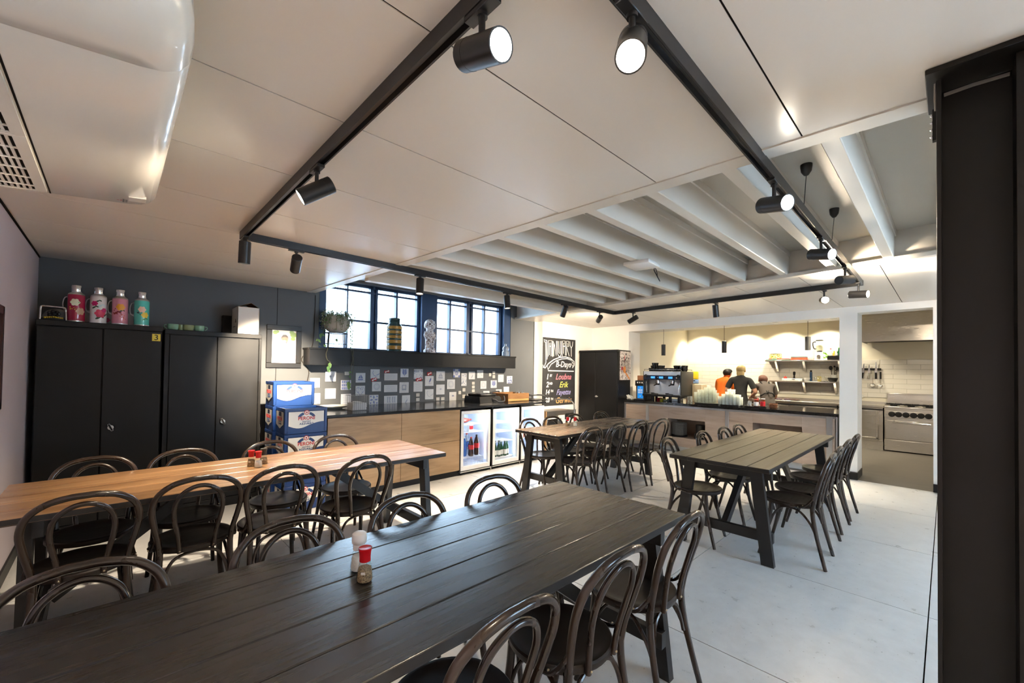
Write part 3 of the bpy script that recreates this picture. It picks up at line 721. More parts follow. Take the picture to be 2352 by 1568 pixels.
def make_crate(label):
    t = thing('beer_crate', label, 'beer crate', (0, 0, 0), 0, 'blue beer crates stacked by the counter')
    b = MB(); h = CHh; th = .012
    b.box(0, CW, 0, th, .0, h-.004, .004).box(0, CW, CD-th, CD, 0, h-.004, .004).box(0, th, 0, CD, 0, h-.004, .004).box(CW-th, CW, 0, CD, 0, h-.004, .004).box(.004, CW-.004, .004, CD-.004, 0, .012)
    b.box(-.004, CW+.004, -.004, th+.004, h-.03, h, .003).box(-.004, CW+.004, CD-th-.004, CD+.004, h-.03, h, .003).box(-.004, th+.004, th+.004, CD-th-.004, h-.03, h, .002).box(CW-th-.004, CW+.004, th+.004, CD-th-.004, h-.03, h, .002)
    for x in (.0, CW-.022): b.box(x-.004, x+.026, -.005, .02, .01, h-.004, .006)
    b.build('shell', blue, t)
    b = MB()
    for i in range(1, 6): b.box(i*CW/6-.003, i*CW/6+.003, th, CD-th, .02, h-.025)
    for i in range(1, 4): b.box(th, CW-th, i*CD/4-.003, i*CD/4+.003, .02, h-.025)
    b.build('bottle_dividers', blue, t)
    # front panel with the wavy lower edge
    Mx = WALLY(CW/2, -.0056, 0); b = MB()
    top = h-.035; pts = [(-.168, top), (-.168, .085)] + [(-.168+.336*i/14, .085-.028*math.sin(PI*min(i/8, 1))*(1 if i < 8 else 0)+(.03*math.sin(PI/2*(i-8)/6) if i >= 8 else 0)) for i in range(1, 15)] + [(.168, top)]
    b.m(0); polyp(b, Mx, pts, .0004)
    crest(b, frame_mat((CW/2, -.0056, h-.075), (1, 0, 0), (0, 0, 1)), .95)
    b.m(1).text('PERONI', .047, WALLY(CW/2, -.0068, h-.104), .0003, bold=.0012)
    b.m(2).text('NASTRO', .017, WALLY(CW/2, -.0068, h-.136), .0003, space=1.25, bold=.0008).text('AZZURRO', .025, WALLY(CW/2, -.0068, h-.158), .0003, space=1.2, bold=.0011)
    b.build('front_panel', [white, redp, navy], t, smooth=0, label='white panel with red and blue lettering')
    Mx = WALLX(-.0056, CD/2, 0); b = MB(); b.m(0); polyp(b, Mx, [(-.125, top), (-.125, .085), (-.06, .07), (.0, .05), (.05, .075), (.125, .1), (.125, top)], .0004)
    b.m(3); rectp(b, Mx, -.035, .045, top-.045, top-.004, .0008)
    b.m(1).text('PERONI', .05, frame_mat((-.0068, CD/2, h-.108), (0, -1, 0), (0, 0, 1)), .0003, bold=.0008)
    b.m(2).text('NASTRO', .02, frame_mat((-.0068, CD/2, h-.135), (0, -1, 0), (0, 0, 1)), .0003).text('AZZURRO', .026, frame_mat((-.0068, CD/2, h-.158), (0, -1, 0), (0, 0, 1)), .0003)
    b.build('side_panel', [white_shaded, redp, navy, dark], t, smooth=0)  # side panel is the front's white, darkened with shade in its colour
    return t
pf = pz(655, 939, 4*CHh); pb = pz(629, 879, 5*CHh)
order = ['topmost', 'second from the top', 'third from the top', 'bottom']
proto = None
for k in range(4):
    lab = 'blue beer crate, %s of the front stack against the oak counter' % order[3-k]
    if proto is None: proto = make_crate(lab); proto.location = (pf.x, pf.y, 0)
    else: dup(proto, (pf.x, pf.y, k*CHh), 0, lab)
order5 = ['bottom', 'second from the floor', 'middle', 'fourth from the floor', 'topmost']
pb.y = max(pb.y, pf.y+CD+.02)
pb.x = pyy(629, 879, pb.y).x
for k in range(5): dup(proto, (pb.x, pb.y, k*CHh), 0, 'blue beer crate, %s of the taller back stack beside the cupboard' % order5[k])
# cable hanging down the wall beside the window
q = [pyy(725, 678, YW-.012), pyy(723, 730, YW-.012), pyy(717, 796, YW-.012)]
xk = pyy(712, 797, 5.38).x
q = [V((a.x, a.y, a.z)) for a in q] + [V((min(xk-.025, pyy(714, 830, YW-.012).x), YW-.012, 1.55)), pyy(709, 850, YW-.012), pyy(704, 885, YW-.012), pyy(702, 930, YW-.012)]
b = MB(); b.tube(smooth_path(q, 5), .0055, 6); tag(b.build('wall_cable', mat('brown_black_cable', (.03, .024, .02), .5)), 'dark cable running down the grey wall beside the window sill', 'cable')
# ------------------------------------------------------------------ lighting tracks
trk = mat('black_track', (.014, .014, .015), .35)
lampglow = mat('lamp_lens_lit', (1, .95, .85), .4, emit=(1, .90, .74), es=40.)
lampoff = mat('lamp_lens_dim', (.5, .48, .42), .3, emit=(1, .86, .66), es=2.)
ZT = 2.352
def track(label, x0, y0, x1, y1):
    d = V((x1-x0, y1-y0, 0)); L = d.length; a = math.atan2(d.y, d.x)
    t = thing('lighting_track', label, 'lighting track', (x0, y0, ZT), a, 'black lighting tracks')
    b = MB(); w = .018
    b.box(0, L, -w, w, .03, .052).box(0, L, -w, -w+.006, 0, .03).box(0, L, w-.006, w, 0, .03).box(0, L, -.004, .004, .012, .03)
    b.m(1).box(0, L, -w+.006, -.006, .026, .0305).box(0, L, .006, w-.006, .026, .0305)
    b.build('rail', [trk, M['chrome']], t)
    b = MB(); b.box(-.02, .02, -w-.001, w+.001, -.001, .053, .002).box(L-.02, L+.02, -w-.001, w+.001, -.001, .053, .002); b.build('end_cap', trk, t)
    return t
TA, TB, TC, TD = (.645, 3.465), (5.74, 3.66), (5.43, .60), (.88, .54)
track('black lighting track running from above the black table to the corner near the cupboards', .645, -.6, *TA)
track('long black lighting track crossing under the joists before the window', TA[0]+.03, TA[1], *TB)
track('black lighting track along the low ceiling in front of the bar', *TB, *TC)
track('black lighting track across the joist bay towards the kitchen doorway', -.3, .535, TC[0], TC[1])
SPOTS = []
def spotlight(label, x, y, d, lit=1, power=20, angle=55, long=True, zoff=.0, along=0):
    d = V(d).normalized()
    t = thing('track_spotlight', label, 'spotlight', (x, y, ZT), 0, 'black cylinder spotlights on the ceiling track')
    b = MB()
    if along: b.box(-.016, .016, -.055, .055, -.014, 0, .002)
    else: b.box(-.055, .055, -.016, .016, -.014, 0, .002)
    b.cyl((0, 0, -.014), (0, 0, -.024), .014, n=14); b.build('adapter', trk, t)
    L, R = .155, .037
    flat = math.hypot(d.x, d.y)
    ctr = V((0, 0, -.024-.05-R*flat)) if d.z > -.9 else V((0, 0, -.03-L/2))
    q = d.to_track_quat('-Z', 'Y').to_matrix().to_4x4(); Mx = Matrix.Translation(ctr) @ q
    b = MB(); b.cyl((0, 0, -.02), ctr+V((0, 0, R*.6)), .0085, n=10); b.build('stem', trk, t)
    b = MB(); b.lathe([(.001, L/2), (R-.004, L/2), (R, L/2-.004), (R, -L/2), (R-.004, -L/2), (R-.004, -L/2+.02)], 28, cap=False, M=Mx)
    b.lathe([(R-.003, L/2-.03), (R+.0006, L/2-.031), (R+.0006, L/2-.035), (R-.003, L/2-.036)], 28, cap=False, M=Mx)
    b.build('lamp_body', trk, t)
    b = MB(); b.lathe([(.001, -L/2+.0065), (R-.006, -L/2+.0065), (R-.0045, -L/2+.0095), (.001, -L/2+.0105)], 24, cap=False, M=Mx)
    b.build('lens', lampglow if lit == 1 else lampoff, t)
    SPOTS.append((V((x, y, ZT))+ctr+d*(L/2+.004), d, power, angle))
yl = lambda px, py: pxx(px, py, .645).y
def on(px, run):
    a, c = run; lo, hi = 0, 1
    for _ in range(40):
        m = (lo+hi)/2; p = proj((a[0]+(c[0]-a[0])*m, a[1]+(c[1]-a[1])*m, ZT))
        q0 = proj((a[0], a[1], ZT))[0]; q1 = proj((c[0], c[1], ZT))[0]
        if (p[0] < px) == (q1 > q0): lo = m
        else: hi = m
    return a[0]+(c[0]-a[0])*lo, a[1]+(c[1]-a[1])*lo
RB, RC, RD = (TA, TB), (TB, TC), ((.9, .54), TC)
RA = ((.645, .75), TA)
G = 1.0
spotlight('lit black spotlight high above the black table, facing the camera from the left track', .645, .80, (.0, -.95, -.33), 1, 30*G, 70, along=1)
spotlight('lit black spotlight on the left track pointing back at the air conditioner', *on(728, RA), (-.8, .3, -.55), 1, 9*G, 60, along=1)
spotlight('black spotlight hanging straight down in the corner where two tracks meet', .645, 3.40, (.0, .12, -1), 0, 28*G, 60, along=1)
spotlight('black spotlight tilted towards the framed portrait, second along the window track', *on(681, RB), (.16, .86, -.46), 0, 190*G, 27)
spotlight('black spotlight hanging straight down in front of the blue window post', *on(965, RB), (-.1, -.12, -1), 0, 40*G)
spotlight('black spotlight hanging straight down before the right edge of the window', *on(1165, RB), (0, -.12, -1), 0, 36*G)
spotlight('black spotlight hanging slightly tilted left of the chalkboard', *on(1296, RB), (.12, .5, -.86), 0, 24*G)
spotlight('small black spotlight turned to the white wall above the locker', *on(1377, RB), (.62, .72, -.3), 0, 42*G, 60)
spotlight('black spotlight tilted at the locker, first on the bar track', *on(1454, RC), (-.1, .78, -.42), 0, 42*G, 60)
spotlight('black spotlight hanging straight down midway along the bar track', *on(1644, RC), (.25, 0, -1), 0, 24*G)
spotlight('lit black spotlight facing the camera at the doorway end of the bar track', *on(1893, RC), (-.95, -.28, -.12), 1, 11*G, 60)
spotlight('lit black spotlight at the far end of the doorway track, pointing right', *on(1972, RD), (-.28, -.95, -.1), 1, 11*G, 60)
spotlight('unlit-looking black spotlight second from the far end of the doorway track', *on(1941, RD), (.88, -.42, .12), 0, 16*G, 60)
spotlight('lit black spotlight third from the far end of the doorway track', *on(1886, RD), (-.5, -.86, -.25), 1, 9*G, 42)
spotlight('lit black spotlight under the joists beside the first hanging wire', *on(1778, RD), (-.52, -.84, -.28), 1, 8*G, 40)
spotlight('large lit black spotlight nearest the camera on the doorway track', *on(1452, ((.75, .537), TC)), (-.58, -.3, -.75), 1, 30*G, 60)
# wires that hold the track in the joist bay
for (px, py, lab) in ((1852, 380, 'black ceiling cup with thin wire in the joist bay, closer to camera'), (1916, 481, 'black ceiling cup with thin wire in the joist bay, nearer the bar')):
    p = pz(px, py, 2.655)
    t = thing('suspension_wire', lab, 'ceiling wire', (p.x, p.y, 2.66), 0, 'track suspension wires')
    b = MB(); b.lathe([(.03, 0), (.03, -.012), (.026, -.04), (.012, -.062), (.004, -.066)], 20); b.build('ceiling_cup', trk, t)
    yy = .535+(TC[1]-.535)*(p.x+.3)/(TC[0]+.3)
    b = MB(); b.cyl((0, 0, -.06), (0, yy-p.y, ZT+.05-2.66), .0022, n=6); b.build('wire', trk, t)
# white wireless box under a joist, with a coiled black cable
p = pz(1474, 606, 2.42)
t = thing('wireless_box', 'white flat box with a coiled black cable under the joists', 'access point', (p.x, p.y, 2.428), .1)
b = MB(); b.box(-.13, .13, -.12, .12, -.035, 0, .012, 2); b.build('housing', M['plate'], t)
b = MB(); pts = []
for i in range(60):
    a = i/60*2*PI*3.5; pts.append((.2+.045*math.cos(a)+.004*i/60, -.06+.03*math.sin(a*1.0+.4), -.085+.055*math.sin(a)))
b.tube(smooth_path([(.13, 0, -.015), (.16, -.02, -.012), (.2, -.05, -.02)]+pts[::2]+[(.2, -.03, 0)], 2), .0035, 6); b.build('cable', M['blackm'], t)
# ------------------------------------------------------------------ ceiling air conditioner
acm = mat('warm_white_plastic', (.74, .71, .64), .22, coat=.4)
t = thing('air_conditioner', 'large white ceiling air conditioner with rounded front and slatted grille', 'air conditioner', (0, 0, 0))
zb = lambda x: 2.135+.10*(x+.49)
sec = [(-.49, 2.402), (-.49, zb(-.49)), (-.3, zb(-.3)), (-.1, zb(-.1)), (.03, zb(.03)), (.075, 2.196), (.105, 2.212), (.125, 2.24), (.133, 2.275), (.13, 2.32), (.105, 2.36), (.06, 2.39), (.03, 2.402)]
def loft(b, secs):
    rr = [[b.bm.verts.new(p) for p in s] for s in secs]; fs = []
    for a, c in zip(rr, rr[1:]):
        n = len(a)
        for i in range(n): fs.append(b.bm.faces.new((a[i], a[(i+1) % n], c[(i+1) % n], c[i])))
    fs.append(b.bm.faces.new(rr[0][::-1])); fs.append(b.bm.faces.new(rr[-1])); b._fin(fs)
def inset(d): return [(max(x, -.49)-(d if x > -.2 else 0)*(1 if x > 0 else .0), min(z+(d if z < 2.39 else 0), 2.402)) for x, z in sec]
b = MB(); loft(b, [[(x, y, z) for x, z in inset(d)] for y, d in ((1.382, .002), (1.388, 0), (2.60, 0), (2.625, .008), (2.64, .03))])
b.build('casing', acm, t, smooth=50)
b = MB(); loft(b, [[(x, y, z) for x, z in inset(d)] for y, d in ((1.13, .13), (1.155, .07), (1.20, .028), (1.26, .01), (1.33, .002), (1.378, 0), (1.382, .004))])
b.build('end_cover', acm, t, smooth=50)
# bottom seam and intake grilles
xs_ = -.208
b = MB(); b.box(xs_-.0025, xs_+.0025, 1.39, 2.60, zb(xs_)-.001, zb(xs_)+.004); b.build('panel_seam', M['seam'], t)
for (y0, y1) in ((1.43, 1.98), (2.01, 2.57)):
    g_ = MB(); xa, xc = -.475, -.245
    g_.quadprism([(xa, y0, zb(xa)-.0008), (xc, y0, zb(xc)-.0008), (xc, y1, zb(xc)-.0008), (xa, y1, zb(xa)-.0008)], [(xa, y0, zb(xa)+.004), (xc, y0, zb(xc)+.004), (xc, y1, zb(xc)+.004), (xa, y1, zb(xa)+.004)])
    o = g_.build('intake_shade_sheet', M['seam'], t)  # flat dark sheet painted in for the shaded recess behind the slats
    g_ = MB()
    def bar(x0, x1, ya, yb, h=.006): g_.quadprism([(x0, ya, zb(x0)-h), (x1, ya, zb(x1)-h), (x1, yb, zb(x1)-h), (x0, yb, zb(x0)-h)], [(x0, ya, zb(x0)+.006), (x1, ya, zb(x1)+.006), (x1, yb, zb(x1)+.006), (x0, yb, zb(x0)+.006)])
    bar(xa-.012, xa, y0-.012, y1+.012); bar(xc, xc+.03, y0-.012, y1+.012); bar(xa, xc, y0-.012, y0); bar(xa, xc, y1, y1+.012)
    x = xa+.008
    while x < xc-.004: bar(x, x+.0075, y0, y1, .005); x += .0158
    k = y0+.1
    while k < y1-.03: bar(xa, xc, k, k+.004, .0065); k += .1
    g_.build('grille', acm, t)
p = pz(315, 460, 2.19)
b = MB(); q0, q1 = p.x-.028, p.x+.03
b.quadprism([(q0, p.y-.035, zb(q0)-.0012), (q1, p.y-.035, zb(q1)-.0012), (q1, p.y+.025, zb(q1)-.0012), (q0, p.y+.025, zb(q0)-.0012)], [(q0, p.y-.035, zb(q0)+.01), (q1, p.y-.035, zb(q1)+.01), (q1, p.y+.025, zb(q1)+.01), (q0, p.y+.025, zb(q0)+.01)]); b.build('receiver_cover', acm, t)
p = pz(276, 460, 2.182); zz0 = zb(p.x)-.0012
Mx = frame_mat((p.x, p.y, zz0), (0, -1, .0), (-1, 0, -.1)); b = MB()
for a in (90, 210, 330):
    cx_, cy_ = .0065*math.cos(math.radians(a)), .0065*math.sin(math.radians(a))
    u = V((math.cos(math.radians(a)), math.sin(math.radians(a)))); w = V((-u.y, u.x))
    pts = [Mx @ V((c_.x, c_.y-.0, 0)) for c_ in (u*.001, u*.0068+w*.0038, u*.0125, u*.0068-w*.0038)]
    b.face(pts)
b.m(1).text('MITSUBISHI\nELECTRIC', .0095, frame_mat((p.x+.016, p.y, zb(p.x+.016)-.0012), (0, -1, 0), (-1, 0, -.1)), .0003)
b.build('logo', [mat('logo_red', (.35, .02, .02), .5), mat('logo_grey', (.08, .08, .08), .5)], t, smooth=0)
# ------------------------------------------------------------------ black steel column at the right
cm = noisy('black_steel_paint', (.007, .0068, .0065), (.013, .012, .011), 3, .4, b=.06, r2=.55, spec=.35)
t = thing('steel_column', 'black steel H-section column at the right edge of the picture', 'column'); t['kind'] = 'structure'
b = MB(); X0, X1 = 1.86, 2.06
b.box(X0, X1, .010, .021, 0, 2.385, .001).box(X0, X1, -.2, -.14, 0, 2.385, .001).box(X0+.095, X0+.103, -.141, .011, 0, 2.385)
b.build('column_shaft', cm, t)
b = MB(); b.box(1.81, 2.10, -.55, .045, 2.387, ZC-.001, .002); b.build('top_plate', cm, t)
b = MB(); b.box(1.8, 2.12, -.21, .085, 0, .015, .002); b.build('base_plate', cm, t)
b = MB(); b.tube([(X0+.09, -.135, 2.372), (X0+.092, -.06, 2.376), (X0+.09, .004, 2.372)], .006, 6); b.tube([(X0+.006, .0235, 2.378), (X0+.004, .024, 2.33), (X0+.006, .0225, 2.29)], .0035, 6)
b.build('weld_bead', mat('bare_weld', (.35, .33, .3), .4, .8), t)
b = MB(); b.box(X0+.01, X0+.03, .02, .03, 2.2, 2.3)
for i in range(4): b.m(1).ball((X0+.02, .031, 2.215+i*.023), .005, 8, 6)
b.build('terminal_strip', [M['black'], M['chrome']], t)
# ------------------------------------------------------------------ oak counter with black worktop
oak = wood('light_oak_veneer', [(.3, (.23, .135, .065)), (.5, (.40, .25, .13)), (.75, (.50, .33, .185))], 0, 1.1, .4, .03, 9)
YF, ZW = 4.58, .935
cx0, cxs, cx1 = pyy(753, 957, YF).x, pyy(923, 945, YF).x, pyy(1057.5, 940, YF).x
FX = [(pyy(a, 942, YF).x, pyy(c, 940, YF).x) for a, c in ((1060, 1127), (1133, 1193), (1198, 1250))]
cxe = FX[2][1]+.03
b = MB(); b.box(cx0-.045, cxe, YF-.02, YW-.008, ZW-.03, ZW, .003)
tag(b.build('worktop', noisy('black_worktop', (.014, .015, .017), (.02, .021, .024), 30, .16)), 'long glossy black worktop on the oak counter and fridges under the window', 'worktop')
t = thing('oak_counter', 'light oak fronted counter between the beer crates and the fridges', 'counter', (0, 0, 0))
b = MB(); b.box(cx0-.03, cx1+.005, YF+.02, 5.3, .0, ZW-.031); b.build('carcass', M['black'], t)
zs_ = pyy(990, 1019, YF).z
for a, c, z0, z1 in ((cx0, cxs-.002, zs_+.002, ZW-.036), (cxs+.002, cx1, zs_+.002, ZW-.036), (cx0, cxs-.002, .075, zs_-.002), (cxs+.002, cx1, .075, zs_-.002)):
    b = MB(); b.box(a, c, YF, YF+.019, z0, z1, .0015); b.build('drawer_front', oak, t)
b = MB(); b.box(cx0-.035, cx0-.014, YF-.002, 5.3, .0, ZW-.031); b.build('side_panel', oak, t)
b = MB(); b.box(cx0, cx1, YF+.045, YF+.06, 0, .075); b.build('plinth', M['black'], t)
# ------------------------------------------------------------------ bottles
def bottle(name, label, cat, loc, h, r, body, cap, lab=None, group=None, kind='beer', rot=None):
    t = thing(name, label, cat, loc, 0, group)
    if rot: t.rotation_euler = rot
    P = {'beer': [(.9, 0), (1, .02), (1, .55), (.85, .66), (.42, .8), (.4, .95), (.44, .96)], 'soda': [(.75, 0), (.98, .04), (1, .15), (.93, .35), (1, .5), (.98, .62), (.6, .82), (.33, .92), (.33, .95)],
         'jar': [(.95, 0), (1, .04), (1, .78), (.82, .86), (.82, .9)], 'can': [(.85, 0), (1, .04), (1, .93), (.86, .99)], 'oil': [(.95, 0), (1, .03), (1, .6), (.35, .78), (.33, .95)]}[kind]
    b = MB(); b.lathe([(a*r, z*h) for a, z in P], 16); b.build('bottle_body' if kind != 'can' else 'can_body', body, t)
    if cap is not None:
        tr, tz = P[-1]; b = MB(); b.lathe([(tr*r*1.12, (tz-.01)*h), (tr*r*1.15, (tz+.05)*h), (tr*r*.9, (tz+.055)*h)], 14); b.build('cap', cap, t)
    if lab is not None:
        zz = {'beer': (.12, .42), 'soda': (.36, .6), 'jar': (.15, .65), 'can': (.3, .7), 'oil': (.15, .5)}[kind]
        b = MB(); b.lathe([(r*1.015, zz[0]*h), (r*1.015, zz[1]*h)], 16, cap=False); b.build('paper_label', lab, t)
    return t
grn = mat('green_bottle_glass', (.012, .10, .03), .12, trans=.4); clr = mat('clear_bottle_plastic', (.75, .82, .88), .1, trans=.75); cola = mat('cola_drink', (.03, .008, .005), .1)
bluw = mat('blue_drink', (.05, .2, .6), .12, trans=.4); labw = mat('label_white', (.78, .78, .75), .5); labr = mat('label_red', (.55, .015, .02), .45); labb = mat('label_blue', (.03, .1, .4), .45)
orangered = mat('orange_red_bottle', (.45, .06, .03), .2, trans=.2); capb = mat('cap_black', (.015, .015, .015), .4); capr = mat('cap_red', (.5, .02, .02), .4); capw = mat('cap_white', (.8, .8, .78), .4)
amber = mat('orange_juice', (.75, .32, .03), .2); greeny = mat('green_cap', (.1, .35, .04), .4); yel = mat('yellow_plastic', (.75, .6, .05), .3)
# ------------------------------------------------------------------ glass-door fridges
ledm = mat('fridge_led', (1, 1, 1), .5, emit=(.80, .89, 1), es=12.)
inner = mat('fridge_lining', (.72, .80, .95), .4); frame_w = mat('fridge_white_frame', (.8, .81, .82), .3); shelf_w = mat('wire_white', (.7, .74, .8), .4)
FZ0, FZ1 = .055, .872
fl_lab = ['glass-door fridge beside the oak counter, stocked with soda bottles', 'middle glass-door fridge with green beer bottles', 'glass-door fridge at the end of the counter, partly behind chairs']
for i, (a, c) in enumerate(FX):
    t = thing('drinks_fridge', fl_lab[i], 'fridge', ((a+c)/2, YF, 0), 0, 'white-framed drinks fridges')
    w = (c-a)/2; D = .52; f = .045
    b = MB(); b.box(-w, w, .05, D, FZ0, FZ0+.03).box(-w, w, .05, D, FZ1-.03, FZ1).box(-w, -w+.02, .05, D, FZ0, FZ1).box(w-.02, w, .05, D, FZ0, FZ1).box(-w, w, D-.02, D, FZ0, FZ1)
    b.build('cabinet_body', frame_w, t)
    b = MB(); b.box(-w+.02, w-.02, .052, D-.021, FZ0+.03, FZ0+.034).box(-w+.02, -w+.024, .052, D-.02, FZ0+.03, FZ1-.03).box(w-.024, w-.02, .052, D-.02, FZ0+.03, FZ1-.03).box(-w+.02, w-.02, D-.025, D-.02, FZ0+.03, FZ1-.03).box(-w+.02, w-.02, .052, D-.02, FZ1-.034, FZ1-.03)
    b.build('lining', inner, t)
    b = MB(); b.box(-w+.1, w-.06, .09, .14, FZ1-.045, FZ1-.034).box(w-.032, w-.026, .07, .09, FZ0+.1, FZ1-.08); b.build('light_strip', ledm, t)
    b = MB(); b.box(-w, w, 0, .045, FZ0, FZ0+f*1.3, .002).box(-w, w, 0, .045, FZ1-f, FZ1, .002).box(-w, -w+f, 0, .045, FZ0+f*1.3, FZ1-f).box(w-f*.8, w, 0, .045, FZ0+f*1.3, FZ1-f)
    d = b.build('door', frame_w, t)
    b = MB(); b.box(-w+f, w-f*.8, .018, .024, FZ0+f, FZ1-f); b.build('door_glass', M['pane'], d)
    for z in (.36, .5, .64) if i else (.55, .66):
        b = MB()
        for k in range(12): b.box(-w+.03, w-.03, .09+k*.034, .094+k*.034, z, z+.004)
        for x in (-w+.03, 0, w-.034): b.box(x, x+.005, .09, D-.04, z-.004, z)
        b.build('wire_shelf', shelf_w, t)
    b = MB(); b.box(-w-.012, w+.012, -.012, .04, .035, .05).box(w+.004, w+.016, -.014, -.004, .0, .05); b.build('kick_rail', M['steel'], t)
    b = MB(); b.box(-w-.03, w+.03, .06, .09, 0, .055); b.build('plinth', M['black'], t)
    b = MB(); b.box(-w-.024, -w-.002, .0, D, .05, FZ1+.03); b.build('divider_panel', M['black'], t)
a, c = FX[0]; zf = FZ0+.036
GF = 'bottles in the first fridge'
for k, (u, v, h, r, bod, cap, lab, txt, kd) in enumerate(((.75, .12, .29, .042, cola, capb, labr, 'cola bottle with red label in the first fridge, nearest its right side', 'soda'), (.53, .10, .27, .042, cola, capr, labr, 'cola bottle with red label in the first fridge, left of the other', 'soda'), (.36, .15, .27, .04, bluw, capw, labb, 'blue soda bottle in the first fridge behind the colas', 'soda'), (.28, .26, .33, .04, clr, capb, None, 'tall clear water bottle at the back of the first fridge', 'soda'), (.14, .12, .17, .04, orangered, capw, labw, 'orange jar at the left front of the first fridge', 'jar'), (.62, .27, .3, .04, clr, capr, labb, 'clear bottle with red cap at the back of the first fridge', 'soda'))):
    bottle('drink_bottle', txt, 'bottle', (a+(c-a)*u, YF+v+.03, zf+.12), h, r, bod, cap, lab, GF, kd)
t = thing('wire_basket', 'white wire basket at the bottom of the first fridge under the soda bottles', 'basket', ((a+c)/2, YF+.1, zf))
b = MB(); w = (c-a)/2-.075
for k in range(9): b.box(-w+k*w/4-.002, -w+k*w/4+.002, -.03, -.026, 0, .115)
for z in (.0, .055, .112): b.box(-w, w, -.031, -.026, z, z+.004).box(-w, w, .24, .245, z, z+.004)
for k in range(8): b.box(-w, w, -.03+k*.038, -.026+k*.038, .112, .116)
b.build('basket_wire', shelf_w, t)
bottle('drink_bottle', 'orange-red bottle lying on the upper shelf of the first fridge', 'bottle', (a+.09, YF+.2, .71), .3, .035, orangered, capr, None, GF, 'soda', rot=(0, PI/2, .25))
t = thing('drink_carton', 'white drink carton with red print on the middle shelf of the first fridge', 'carton', (a+.3, YF+.16, .555))
b = MB(); b.box(-.04, .04, 0, .06, 0, .09, .003); b.m(1).box(-.03, .035, -.002, 0, .03, .08); b.build('carton', [labw, labr], t)
b = MB(); b.box(-.035, .04, .0, .06, .091, .1); b.build('fold_top', labr, t)
a, c = FX[1]
for k in range(6):
    dk = k < 3
    bottle('beer_bottle', ['dark green beer bottle at the left of the middle fridge floor', 'dark green beer bottle, second from the left in the middle fridge', 'dark green beer bottle with a blue neck, third in the middle fridge', 'bright green beer bottle, fourth in the middle fridge', 'bright green beer bottle, fifth in the middle fridge row', 'bright green beer bottle nearest the right side of the middle fridge'][k], 'bottle',
           (a+.085+k*.062, YF+.10+.02*(k % 2), zf+.05), .235, .03, grn, capb if dk else capw, labw, 'green beer bottles in the middle fridge', 'beer')
bottle('drink_bottle', 'clear bottle standing behind the green beer bottles in the middle fridge', 'bottle', (a+.24, YF+.25, zf+.05), .28, .033, clr, capw, None, None, 'oil')
b = MB(); b.box(a+.05, c-.06, YF+.07, YF+.3, zf, zf+.048, .004); tag(b.build('bottle_tray', shelf_w), 'low white tray under the green beer bottles in the middle fridge', 'tray')
a, c = FX[2]
for k, (m1, tx) in enumerate(((labb, 'blue drinks can, first on the lower shelf of the end fridge'), (orangered, 'orange drinks can, second on the lower shelf of the end fridge'), (labw, 'white drinks can, third on the lower shelf of the end fridge'), (grn, 'green drinks can, fourth on the lower shelf of the end fridge'))):
    bottle('drink_can', tx, 'can', (a+.09+k*.085, YF+.15, .3645), .13, .033, m1, None, None, 'cans in the end fridge', 'can')
# ------------------------------------------------------------------ things on the worktop
p = pz(781, 940, ZW)
t = thing('oval_platter', 'large white platter with dark marks at the crate end of the worktop', 'platter', (p.x+.0, p.y+.16, ZW))
b = MB(); prof = [(.09, 0), (.095, .006), (.16, .018), (.195, .034), (.198, .038), (.19, .038), (.15, .026), (.08, .016), (.001, .015)]
b.lathe(prof, 40, M=Matrix.Scale(1.0, 4) @ Matrix.Diagonal((1., .8, 1, 1))); b.build('dish', M['plate'], t)
b = MB(); Mx = frame_mat((0, 0, .0185), (1, 0, 0), (0, 1, 0)); b.text('B.E.A', .07, Mx, .0003); b.build('lettering', M['blackm'], t, smooth=0)
pa, pb_ = pyy(809, 941, 4.86), pyy(846, 940, 4.86); w = pb_.x-pa.x; ht = pyy(828, 908, 4.86).z-ZW
wire = mat('grey_wire', (.25, .25, .25), .35, .9)
t = thing('napkin_basket', 'open wire basket of white napkins beside the platter', 'basket', (pa.x, 4.86, ZW))
b = MB(); n = 8
for k in range(n+1):
    x = w*k/n
    b.cyl((x, 0, 0), (x, 0, ht), .0016, n=5); b.cyl((x, w, 0), (x, w, ht), .0016, n=5)
    if 0 < k < n: b.cyl((0, x, 0), (0, x, ht), .0016, n=5); b.cyl((w, x, 0), (w, x, ht), .0016, n=5)
for z in (.003, ht): b.tube([(0, 0, z), (w, 0, z), (w, w, z), (0, w, z)], .0024, 5, closed=True)
for k in range(1, n): b.cyl((w*k/n, 0, .003), (w*k/n, w, .003), .0016, n=5)
b.build('wire_frame', wire, t)
nap = noisy('paper_napkin', (.74, .73, .72), (.82, .81, .8), 8, .8)
for k in range(9):
    b = MB(); q = .004*rnd.uniform(-1, 1); b.box(.012+q, w-.012+q, .015, w-.015, .006, .006+.0085, .002)
    zz = .0095*k
    if k == 8: b.box(w*.3, w*.65, .03, w-.05, .014, .03, .006)
    o = b.build('napkin', nap, loc=(pa.x, 4.86, ZW+zz)); tag(o, 'folded white paper napkin stacked in the wire basket' if k < 8 else 'crumpled white napkin on top of the napkin basket', 'napkin', 'napkins in the wire basket')
p = pz(1130, 928, ZW); px0, px1 = pyy(1103, 925, 4.85).x, pyy(1157, 922, 4.85).x
t = thing('appliance_case', 'black appliance case with carry handle on the worktop beside the wooden crate', 'appliance', ((px0+px1)/2, 4.85, ZW)); w = (px1-px0)/2
b = MB(); b.quadprism([(-w, 0, 0), (w, 0, 0), (w, .4, 0), (-w, .4, 0)], [(-w, .02, .1), (w*.7, .02, .1), (w*.7, .38, .1), (-w, .38, .1)]); b.box(-w+.03, w*.5, .03, .36, .1, .14, .02, 2); b.build('case_body', mat('black_abs', (.012, .012, .013), .25), t)
